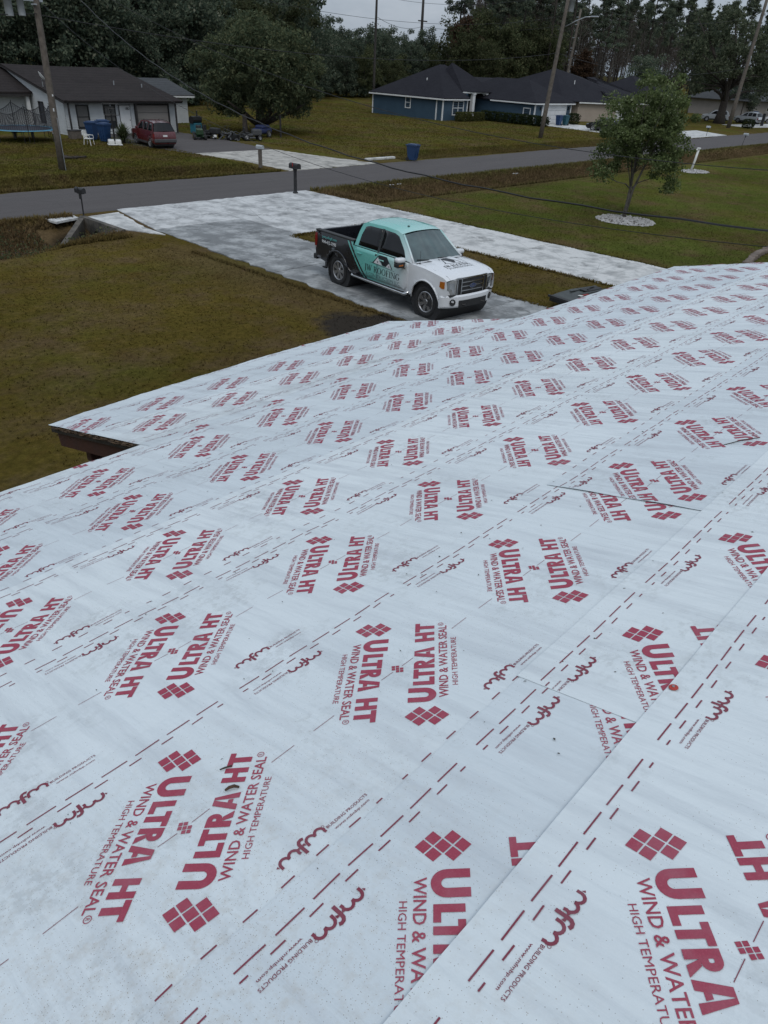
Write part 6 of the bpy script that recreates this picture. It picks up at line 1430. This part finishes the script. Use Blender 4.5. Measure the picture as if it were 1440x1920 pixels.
mat('mat_black', (0.03, 0.03, 0.045), None, 5, .7); mat('teal_paint', (0.02, 0.14, 0.19), (0.016, 0.11, 0.15), 4, .5); mat('sign_red', (0.25, .015, .015), None, 6, .5)
mat('stone_tan', (0.18, 0.14, 0.115), (0.11, 0.088, 0.072), 3, .9, bs=.5); mat('dark_hull', (0.040, 0.047, 0.045), (0.028, 0.033, 0.032), 2.5, .55)
def wheelie(label, x, y, rz, m='bin_blue', h=1.1, open_lid=False, grp=None):
    Bn = thing('wheelie_bin', label, 'bin', (x, y, .02), rz, grp); mb = MB()
    w0, w1, d0, d1 = .24, .32, .26, .38
    V = [(-w0, -d0, .06), (w0, -d0, .06), (w0, d0, .06), (-w0, d0, .06), (-w1, -d1, h*.9), (w1, -d1, h*.9), (w1, d1, h*.9), (-w1, d1, h*.9)]
    mb.add(V, [(3, 2, 1, 0), (0, 1, 5, 4), (1, 2, 6, 5), (2, 3, 7, 6), (3, 0, 4, 7)]); mb.bbox(-w1-.025, w1+.025, -d1-.025, d1+.025, h*.86, h*.905, .015)
    for s_ in (-.12, .12): mb.box(s_-.02, s_+.02, -d1+.02, -d0-.035, .2, h*.85)
    mb.build('bin_body', m, Bn)
    l = MB(); l.bbox(-w1-.035, w1+.035, -d1-.05, d1+.06, h*.91, h*.96, .02).bbox(-w1+.06, w1-.06, -d1+.05, d1-.05, h*.955, h*1.0, .025); l.build('lid', m, Bn)
    MB().tube([(-w1, d1+.10, h*.93), (w1, d1+.10, h*.93)], .02, 6).build('handle', m, Bn)
    for s_ in (-1, 1): MB().lathe([(0, -.03), (.12, -.03), (.12, .03), (0, .03)], 14, Matrix.Translation((s_*(w0+.04), d0+.03, .12)) @ Matrix.Rotation(R_(90), 4, 'Y'), close=False).build('wheel', 'tyre', Bn)
    return Bn
wheelie('blue wheelie bin standing alone on the far road edge', 43.3, 37.75, R_(10))
wheelie('blue wheelie bin nearest the white plastic chair beside the bungalow', 28.75, 55.2, R_(-70), h=1.25)
wheelie('blue wheelie bin behind the front one, against the bungalow window', 28.5, 56.6, R_(-60), h=1.25)
wheelie('blue wheelie bin at the rear of the bungalow row, lid highest', 29.6, 57.0, R_(-80), h=1.3)
wheelie('blue bin left of the pair at the blue house garage', 92.3, 55.6, R_(-90), 'bin_blue', 1.2); wheelie('teal-blue bin right of the pair at the blue house garage', 93.6, 55.4, R_(-95), 'bin_teal', 1.2)
wheelie('far blue bin on the lawn behind the black post at the right edge', 163.0, 55.2, 0, 'bin_blue', 1.3)
def mailbox(label, x, y, top, style, rz=0.0, lean=0.0, m='black_plastic', base=(0, 0)):
    Mb = thing('mailbox', label, 'mailbox', (x, y, 0), rz); bw_, bl_, bh_ = .09, .25, .12
    prof = [(-bw_, 0), (bw_, 0), (bw_, bh_)]+[(bw_*math.cos(a), bh_+bw_*math.sin(a)) for a in np.linspace(.2, math.pi-.2, 8)]+[(-bw_, bh_)]
    M = Matrix.Translation((lean, 0, top-.21))
    MB().prism([(a, c) for a, c in prof], -bl_, bl_, M @ Matrix(((1, 0, 0, 0), (0, 0, 1, 0), (0, 1, 0, 0), (0, 0, 0, 1)))).build('box', m, Mb)
    d_ = MB(); d_.prism([(a*1.06, c*1.04-.004) for a, c in prof], -bl_-.015, -bl_-.001, M @ XZ); D = d_.build('door', m, Mb); MB().bbox(-.02, .02, -bl_-.035, -bl_-.015, .15, .18, .004, M).build('latch', 'steel', D)
    MB().box(bw_+.002, bw_+.012, -.05, .0, .06, .24, M).build('flag', 'sign_red' if style != 'thin' else m, Mb)
    z = top-.21; p_ = MB()
    if style == 'plastic': p_.lathe([(.10, 0), (.10, .08), (.065, .12), (.06, z-.2), (.09, z-.06), (.09, z)], 4, Matrix.Rotation(R_(45), 4, 'Z')); p_.bbox(-.10, .10, -.28, .26, z-.05, z, .02)
    elif style == 'wood': p_.bbox(-.09, .09, -.09, .09, 0, z, .012); p_.box(-.08, .08, -.22, .22, z-.04, z)
    else: p_.tube([(0, 0, 0), (lean, 0, z)], .03, 8); p_.box(lean-.06, lean+.06, -.16, .16, z-.03, z); p_.box(lean+.02, lean+.07, -.05, .05, z-.22, z-.03)
    p_.build('post', {'plastic': m, 'wood': 'wood_grey', 'thin': 'black_metal'}[style], Mb)
    return Mb
mailbox('black moulded mailbox and post at the mouth of the white driveway', 26.15, 30.75, 1.45, 'plastic', R_(180), m='black_plastic').scale = (1.45, 1.25, 1)
mailbox('black mailbox on a thin metal post beside the culvert headwall', 14.45, 30.55, 1.12, 'thin', R_(188), -.03, 'black_metal')
mailbox('silver mailbox on a thick grey timber post by the neighbour\'s drive', 30.75, 39.5, 1.28, 'wood', R_(10), 0, 'transformer_grey')
mailbox('grey mailbox on a leaning stick beside the far right road bend', 90.9, 31.3, 1.3, 'thin', R_(180), -.45, 'transformer_grey')
mailbox('distant pale mailbox on a thin post across the road at the right', 101.5, 39.6, 1.15, 'thin', 0, .02, 'transformer_grey')

# rocks: white ring round the lawn tree and round the pipe
def rocks(mb, n, cx, cy, rx, ry, h, s0, s1, hollow=0.0):
    for _ in range(n):
        a = rnd.uniform(0, 6.283); q = math.sqrt(rnd.uniform(hollow, 1)); x, y = cx+rx*q*math.cos(a), cy+ry*q*math.sin(a); s_ = rnd.uniform(s0, s1)
        V = []; 
        for k in range(6):
            t = k*math.pi/3+rnd.uniform(-.3, .3); V.append((x+s_*math.cos(t)*rnd.uniform(.7, 1.1), y+s_*math.sin(t)*rnd.uniform(.7, 1.1), h*(1-q)*.6+rnd.uniform(0, .02)))
        V.append((x+rnd.uniform(-.3, .3)*s_, y+rnd.uniform(-.3, .3)*s_, h*(1-q)*.6+s_*rnd.uniform(.5, .9))); mb.add(V, [(k, (k+1) % 6, 6) for k in range(6)])
    return mb
RG = thing('rock_ring', 'oval bed of white rocks around the foot of the lawn tree', 'rock bed', (35.5, 16.75, 0))
tag(rocks(MB(), 520, 0, 0, 1.25, 1.35, .10, .05, .11).build('rocks', 'white_rock', RG), kind='stuff'); tag(rocks(MB(), 110, 0, 0, 1.32, 1.42, .02, .07, .12, .88).build('rim_rocks', 'white_rock', RG), kind='stuff')
MB().lathe([(1.3, 0.0), (1.2, .03), (0, .06)], 24, close=False).build('bed', 'soil', RG)
RW = thing('rock_mound', 'small mound of white rocks at the foot of the white pipe on the right lawn', 'rock bed', (60.6, 23.8, 0))
tag(rocks(MB(), 260, 0, 0, 1.35, .95, .12, .06, .13).build('rocks', 'white_rock', RW), kind='stuff')
wp = thing('white_pipe', 'leaning white PVC pipe standing out of the white rock mound', 'pipe', (60.3, 24.0, 0))
MB().tube([(0, 0, 0), (.14, -.05, .8), (.26, -.08, 1.6)], .085, 10).build('upright', 'white_plastic', wp, True); MB().tube([(.25, -.08, 1.5), (.02, .02, 1.5)], .06, 8).bbox(.12, .38, -.2, .04, 1.55, 1.66, .03).build('elbow', 'white_plastic', wp)
# stone edging seen past the far end of the roof
ge = thing('stone_edging', 'curved tan stone edging of a planting bed beyond the far end of the roof', 'edging', (32.3, 8.85, 0))
for k in range(13):
    f = k/12; x = -1.6+5.2*f; y = .25+.45*math.sin(f*2.2); MB().bbox(-.21, .21, -.13, .13, 0, rnd.uniform(.16, .23), .05, Matrix.Translation((x, y, 0)) @ Matrix.Rotation(rnd.uniform(-.2, .3), 4, 'Z')).build('stone', 'stone_tan', ge)
tag(rocks(MB(), 160, 1.6, -.7, 2.2, .8, .04, .05, .12).build('bed_rocks', 'white_rock', ge), kind='stuff')
# dark hull-like trailer box on the island lawn, half hidden by the roof edge
tb = thing('utility_trailer', 'low dark grey trailer box with white and red tape on the island lawn', 'trailer', (19.62, 10.6, 0), R_(-9)); tb.scale = (.66, .9, .62)
hull = [(-.25, .30), (.55, .20), (2.6, .24), (2.6, .60), (1.2, .66), (.35, .60), (-.20, .52)]
V = []
for yy_, k in ((-.52, .86), (-.40, 1), (.40, 1), (.52, .86)): V += [(x, yy_, .2+(z-.2)*k) for x, z in hull]
n = len(hull); F = [tuple(range(n)), tuple(range(4*n-1, 3*n-1, -1))]+[(j*n+i, j*n+(i+1) % n, (j+1)*n+(i+1) % n, (j+1)*n+i) for j in range(3) for i in range(n) if i != n-1]
mk('body', V, F, 'dark_hull', tb)
MB().bbox(-.42, -.16, -.46, .46, .27, .54, .03).box(-.48, -.40, -.50, .50, .46, .56).build('open_end', 'black_plastic', tb)
for y in (-.22, .22): MB().bbox(.6, 2.5, y-.05, y+.05, .655, .70, .02).build('rib', 'dark_hull', tb)
MB().bbox(1.15, 2.3, -.16, .16, .66, .74, .03).tube([(1.3, -.1, .76), (1.6, 0, .80), (2.0, .05, .77)], .03, 6).build('fitting', 'black_plastic', tb)
MB().box(.42, .62, -.36, -.22, .640, .652).build('white_tape', 'white_plastic', tb); MB().box(.63, 1.02, -.36, -.22, .646, .668).build('red_tape', 'sign_red', tb)
MB().tube([(.15, -.3, 0), (.15, -.3, .3)], .03, 6).tube([(2.4, .3, 0), (2.4, .3, .3)], .03, 6).tube([(.15, .3, 0), (.15, .3, .3)], .03, 6).build('leg', 'black_metal', tb)

# trampoline with its net
tp = thing('trampoline', 'round trampoline with blue rim pad and drooping black safety net beside the bungalow', 'trampoline', (23.9, 57.9, 0)); tr_r = 2.25
pd_ = MB(); pd_.lathe([(tr_r-.28, .80), (tr_r+.03, .81), (tr_r+.05, .76), (tr_r-.28, .77)], 40, close=False); pd_.build('rim_pad', 'pad_blue', tp)
MB().lathe([(0, .775), (tr_r-.27, .785)], 40, close=False).build('jumping_mat', 'mat_black', tp)
for k in range(6):
    a = k*math.pi/3+.3; c, s_ = math.cos(a), math.sin(a); lg = MB(); t1, t2 = a-.14, a+.14
    lg.tube([((tr_r-.05)*math.cos(t1), (tr_r-.05)*math.sin(t1), .76), ((tr_r-.05)*math.cos(t1), (tr_r-.05)*math.sin(t1), .03), ((tr_r-.05)*math.cos(t2), (tr_r-.05)*math.sin(t2), .03), ((tr_r-.05)*math.cos(t2), (tr_r-.05)*math.sin(t2), .76)], .022, 6); lg.build('leg', 'black_metal', tp)
    MB().tube([((tr_r+.04)*c, (tr_r+.04)*s_, .1), ((tr_r+.04)*c, (tr_r+.04)*s_, 2.25), ((tr_r-.12)*c, (tr_r-.12)*s_, 2.4)], .024, 6).build('net_pole', 'black_metal', tp)
nt_ = MB(); NS = 96; top = lambda a: 2.32-.55*abs(math.sin((a-.3)*3))**.8
for k in range(NS):
    a = 2*math.pi*k/NS; r = tr_r-.12; nt_.tube([(r*math.cos(a), r*math.sin(a), .8), (r*math.cos(a), r*math.sin(a), top(a))], .011, 3, False)
for q in range(22):
    f = q/21; nt_.tube([((tr_r-.12)*math.cos(a), (tr_r-.12)*math.sin(a), .8+(top(a)-.8)*f) for a in np.linspace(0, 2*math.pi, 61)], .011 if q < 21 else .025, 3, False)
nt_.build('safety_net', 'net_black', tp)
# basketball hoop
bh = thing('basketball_hoop', 'portable black basketball hoop on a white weighted base by the spiky shrub', 'basketball hoop', (28.4, 53.2, 0), R_(-25))
MB().bbox(-.45, .45, -.05, .75, .05, .34, .08).bbox(-.5, .5, -.3, .8, .0, .07, .02).build('base', 'white_plastic', bh); MB().box(-.52, .52, -.34, .84, .0, .045).build('skid', 'black_plastic', bh)
MB().tube([(0, 0, .1), (0, 0, 2.6)], .06, 8).tube([(0, .02, .3), (0, .55, .3), (0, .02, 1.1)], .02, 6).build('pole', 'black_metal', bh)
MB().tube([(.0, 0, 2.2), (.0, -.45, 2.15)], .03, 6).tube([(0, 0, 2.55), (0, -.45, 2.45)], .03, 6).build('bracket', 'black_metal', bh)
f_ = MB(); 
for p_, q in (((-.5, 1.95), (.5, 1.95)), ((.5, 1.95), (.5, 2.65)), ((.5, 2.65), (-.5, 2.65)), ((-.5, 2.65), (-.5, 1.95)), ((-.22, 1.98), (-.22, 2.35)), ((.22, 1.98), (.22, 2.35)), ((-.22, 2.35), (.22, 2.35))): f_.tube([(p_[0], -.47, p_[1]), (q[0], -.47, q[1])], .022, 6)
f_.build('backboard_frame', 'black_metal', bh)
MB().tube([(.2*math.cos(a), -.70+.2*math.sin(a), 2.05) for a in np.linspace(0, 6.283, 17)], .012, 5).build('rim', 'black_metal', bh)
# white plastic garden chair
ch = thing('garden_chair', 'white plastic garden chair on the grass beside the blue bins', 'chair', (26.8, 53.9, 0), R_(35))
MB().bbox(-.24, .24, -.24, .24, .40, .43, .012).build('seat', 'white_plastic', ch)
for x in (-.22, .22):
    MB().tube([(x*1.15, -.25, 0), (x, -.20, .41)], .025, 6).build('leg', 'white_plastic', ch); MB().tube([(x*1.15, .28, 0), (x, .22, .41)], .025, 6).build('leg', 'white_plastic', ch)
    MB().tube([(x*1.2, -.22, .41), (x*1.25, -.22, .62), (x*1.25, .18, .64), (x*1.05, .27, .60)], .022, 6).build('armrest', 'white_plastic', ch)
bk = MB(); bk.tube([(-.22, .22, .42), (-.2, .32, .86), (0, .34, .92), (.2, .32, .86), (.22, .22, .42)], .022, 6)
for x in (-.13, -.065, 0, .065, .13): bk.tube([(x, .23, .42), (x*.95, .325, .88)], .014, 5)
bk.build('backrest', 'white_plastic', ch)
# spiky shrub
sh = thing('spiky_shrub', 'spiky yucca-like shrub growing between the hoop and the red SUV', 'shrub', (29.7, 54.3, 0)); V = []
for _ in range(420):
    a, e = rnd.uniform(0, 6.283), rnd.uniform(.05, 1.5); l = rnd.uniform(.7, 1.25); z0_ = rnd.uniform(.1, .5); d = Vector((math.cos(a)*math.cos(e), math.sin(a)*math.cos(e), math.sin(e))); p_ = Vector((0, 0, z0_))+d*.1; sd_ = Vector((-math.sin(a), math.cos(a), 0))*.022; m_ = p_+d*l*.55; t_ = p_+d*l-Vector((0, 0, .22*l))
    V += [p_-sd_, p_+sd_, m_+sd_, m_-sd_, m_-sd_, m_+sd_, t_+sd_*.1, t_-sd_*.1]
fast_mesh('foliage', np.array([tuple(q) for q in V]), 4, 'palm_leaf', sh); MB().tube([(0, 0, 0), (0, 0, .5)], [.12, .09], 8).build('stem', 'bark', sh)
# hedges and bushes at the blue house: each clipped shrub on its own
def shrub(label, x, y, rx, ry, h, mm, grp=None, nm='clipped_shrub'):
    sb = thing(nm, label, 'shrub', (x, y, 0), 0, grp); rg = np.random.default_rng(int(x*17+y*7)); n = 1100
    d = rg.normal(size=(n, 3)); d /= np.abs(d).max(1)[:, None]**.8*np.linalg.norm(d, axis=1)[:, None]**.2; P = d*np.array([rx, ry, h/2])*rg.uniform(.75, 1.02, n)[:, None]+np.array([0, 0, h/2+.06]); P = P[P[:, 2] > .05]
    fast_mesh('foliage', leaves(P, .085, rg, 1.6, .2), 4, mm, sb); MB().tube([(0, 0, 0), (0, 0, h*.6)], .05, 6).build('stem', 'bark', sb)
for k, (x, y) in enumerate(((81.6, 63.6), (82.8, 63.5), (84.0, 63.4), (85.3, 63.3))): shrub('yellow-green clipped shrub, %s from the left in the short row below the blue house window' % ('first', 'second', 'third', 'fourth')[k], x, y, .62, .55, 1.0, 'boxwood_leaf', 'yellow-green shrubs below the window')
for k in range(8): shrub('dark clipped hedge shrub, %s from the porch end along the blue garage wing' % ('first', 'second', 'third', 'fourth', 'fifth', 'sixth', 'seventh', 'eighth')[k], 87.6, 64.0-1.28*k, .62, .74, 1.12, 'hedge_leaf', 'dark hedge along the garage wing')
shrub('dark clipped bush leaning beside the bins at the garage corner', 97.0, 56.2, .8, .7, 1.3, 'hedge_leaf', nm='bush')
shrub('low dark bush beside the concrete strip at the far right road', 128.0, 44.0, .8, .8, 1.2, 'hedge_leaf', nm='bush')
# stump, plain post, black post
tag(MB().tube([(42.4, 56.4, 0), (42.4, 56.4, 1.3), (42.35, 56.4, 1.6)], [.25, .2, .18], 9).build('tree_stump', 'bark'), 'tall broken tree stump left of the huge evergreen\'s trunk', 'stump')
tag(MB().bbox(44.35, 44.47, 54.0, 54.12, 0, 1.75, .01).build('fence_post', 'dark_board'), 'single dark post standing at the right edge of the evergreen\'s shade', 'post')
tag(MB().bbox(139.0, 139.4, 45.5, 45.9, 0, 1.8, .03).build('black_post', 'black_plastic'), 'thick black post beside the concrete strip at the right edge', 'post')
# yard machines under the evergreen
def mower(label, x, y, rz, m):
    mo = thing('riding_mower', label, 'lawn mower', (x, y, 0.02), rz)
    MB().bbox(.15, .95, -.27, .27, .35, .80, .08).bbox(-.6, .2, -.28, .28, .30, .48, .05).build('body', m, mo); MB().bbox(-.55, .35, -.5, .5, .14, .26, .05).build('mower_deck', m, mo)
    MB().bbox(-.45, -.05, -.22, .22, .50, .58, .03).bbox(-.52, -.42, -.22, .22, .55, .95, .04).build('seat', 'black_plastic', mo)
    MB().tube([(.12, 0, .75), (.02, 0, 1.0)], .02, 6).tube([(.02+.05*math.cos(a), .17*math.cos(a), 1.0+.17*math.sin(a)*.5) for a in np.linspace(0, 6.283, 13)], .016, 5).build('steering_wheel', 'black_plastic', mo)
    for xx, r in ((.72, .19), (-.42, .25)):
        for sg in (-1, 1): wheel(mo, xx, sg*.42, r, .2, 5, sg, rim='yellow_paint' if m == 'mower_green' else 'alloy', rr=.5)
    return mo
mower('green riding mower at the left end of the machines under the evergreen', 36.7, 54.9, R_(-120), 'mower_green'); mower('dark riding mower second from the left under the evergreen', 37.9, 55.2, R_(-70), 'black_plastic'); mower('dark riding mower nearest the driveway under the evergreen', 40.3, 53.0, R_(-20), 'grey_plastic')
def bike(label, x, y, rz, m):
    bk_ = thing('bicycle', label, 'bicycle', (x, y, .02), rz)
    for xx in (-.5, .5):
        w = thing_part('wheel', bk_); MB().tube([(xx+.32*math.cos(a), 0, .33+.32*math.sin(a)) for a in np.linspace(0, 6.283, 25)], .022, 6).build('tyre', 'tyre', w)
        s_ = MB()
        for k in range(8): a = k*math.pi/4; s_.tube([(xx, 0, .33), (xx+.31*math.cos(a), 0, .33+.31*math.sin(a))], .004, 3)
        s_.build('spokes', 'steel', w)
    MB().tube([(-.5, 0, .33), (-.15, 0, .32), (.32, 0, .75), (-.2, 0, .78), (-.15, 0, .32)], .018, 6).tube([(-.5, 0, .33), (-.2, 0, .78)], .014, 6).tube([(.5, 0, .33), (.34, 0, .85)], .018, 6).build('frame', m, bk_)
    MB().tube([(.34, -.25, .95), (.34, 0, .88), (.34, .25, .95)], .014, 6).build('handlebar', 'black_metal', bk_); MB().bbox(-.34, -.1, -.06, .06, .86, .92, .02).tube([(-.2, 0, .78), (-.22, 0, .87)], .015, 5).build('saddle', 'black_plastic', bk_)
bike('black bicycle leaning behind the mowers under the evergreen', 39.3, 54.8, R_(25), 'black_metal'); bike('dark bicycle parked by the red SUV and the garage end', 33.6, 56.5, R_(70), 'black_metal')
wb_ = thing('wheelbarrow', 'dark blue tarpaulin-covered cart by the evergreen\'s trunk', 'cart', (42.9, 54.7, 0), R_(15))
MB().bbox(-.9, .9, -.45, .45, .30, .72, .14).bbox(-.5, .7, -.4, .4, .65, .95, .14).build('tarpaulin', 'tarp_blue', wb_, True); MB().tube([(-.9, -.3, .4), (-1.6, -.3, .55)], .03, 6).tube([(-.9, .3, .4), (-1.6, .3, .55)], .03, 6).build('shafts', 'black_metal', wb_)
for sg in (-1, 1): wheel(wb_, .3, sg*.5, .3, .12, 5, sg, rim='alloy', rr=.55)
sk = thing('scrap_heap', 'low heap of pale and dark scrap metal between the mowers', 'scrap', (39.0, 53.6, 0)); mb = MB()
for _ in range(26): mb.bbox(-.5, .5, -.06, .06, 0, .05, .01, Matrix.Translation((rnd.uniform(-.8, .8), rnd.uniform(-.4, .4), rnd.uniform(.05, .5))) @ Matrix.Rotation(rnd.uniform(0, 3), 4, 'Z') @ Matrix.Rotation(rnd.uniform(-.7, .7), 4, 'Y'))
tag(mb.build('scrap_pieces', 'grey_plastic', sk), kind='stuff'); MB().bbox(-.5, .4, -.35, .2, .0, .45, .06).build('engine_block', 'black_metal', sk); MB().lathe([(.12, 0), (.12, .14), (0, .16)], 12, Matrix.Translation((-1.9, -.3, .3)), close=False).build('lamp', 'white_plastic', sk)
gr_ = thing('barbecue', 'teal cabinet barbecue with a black drum beside the bungalow\'s end wall', 'barbecue', (38.9, 58.6, 0), R_(10))
MB().bbox(-.4, .4, -.3, .3, .1, .85, .03).build('cabinet', 'teal_paint', gr_); MB().lathe([(0, -.5), (.28, -.5), (.28, .5), (0, .5)], 16, Matrix.Translation((0, 0, 1.08)) @ Matrix.Rotation(R_(90), 4, 'Y'), close=False).build('drum', 'black_metal', gr_)
MB().bbox(.45, .8, -.2, .2, .75, .80, .01).tube([(.7, 0, 0), (.7, 0, .75)], .03, 6).tube([(-.35, -.25, 0), (-.35, -.25, .12)], .04, 6).tube([(.35, .25, 0), (.35, .25, .12)], .04, 6).build('side_table', 'black_metal', gr_)
MB().tube([(.2, 0, 1.3), (.2, 0, 1.75)], .06, 8).build('chimney', 'black_metal', gr_)
ac = thing('storage_box', 'small grey-brown box against the bungalow wall left of the bins', 'box', (27.7, 57.8, 0)); MB().bbox(-.4, .4, -.3, .3, 0, .55, .03).build('box_body', 'wood_grey', ac); MB().bbox(-.43, .43, -.33, .33, .55, .61, .02).build('lid', 'dark_board', ac)
ys = thing('yard_sign', 'small red and white sign on the grass behind the transformer pole', 'sign', (26.9, 59.1, 0)); MB().box(-.32, .32, -.01, .01, .25, .72).build('board', 'white_plastic', ys); MB().box(-.26, .26, -.016, -.011, .36, .66).build('red_panel', 'sign_red', ys)
for x in (-.25, .25): MB().tube([(x, 0.02, 0), (x, 0.02, .3)], .012, 5).build('leg', 'black_metal', ys)
pb = thing('picnic_bench', 'low dark bench in the shade under the trampoline', 'bench', (24.6, 59.4, 0), R_(10)); MB().bbox(-.9, .9, -.16, .16, .38, .43, .01).build('seat', 'dark_board', pb)
for x in (-.7, .7): MB().box(x-.04, x+.04, -.13, .13, 0, .38).build('leg', 'dark_board', pb)
lg_ = MB()
for k in range(9): lg_.tube([(22.3+rnd.uniform(-1, 1), 47.7+rnd.uniform(-.5, .5), .06), (22.3+rnd.uniform(-1, 1), 47.7+rnd.uniform(-.5, .5), .12)], rnd.uniform(.02, .05), 5)
tag(lg_.build('stick_pile', 'bark'), 'loose pile of dark sticks on the grass right of the transformer pole', 'sticks')
# white flowering weeds on the ditch bank at the left
rg = np.random.default_rng(3); n = 1500; P = np.stack([rg.uniform(5, 13.6, n), rg.uniform(26.2, 30.2, n), np.zeros(n)], 1); P[:, 2] = ground_z(P[:, 0], P[:, 1])+rg.uniform(.05, .4, n); P = P[~((P[:, 0] > 12.0) & (P[:, 1] > 27.0))]
tag(fast_mesh('ditch_weeds', leaves(P, .05, rg, 1.5, .3), 4, 'leaf_olive'), kind='stuff')
P = P[(P[:, 0] < 11.5)][::3]+np.array([0, 0, .1]); tag(fast_mesh('dry_seed_heads', leaves(P, .03, rg, 1.5, .3), 4, 'twig_haze'), kind='stuff')
mb = MB()
for x, y in ((45.1, 29.8), (33.5, 30.4)): rocks(mb, 9, x, y, .5, .2, .02, .03, .08)
tag(mb.build('pale_rubble', 'white_rock'), kind='stuff')
tag(MB().tube([(9.6, 30.3, 0), (9.55, 30.35, 1.25)], .012, 5).build('marker_rod', 'white_plastic'), 'thin white marker rod at the near road edge on the far left', 'rod')
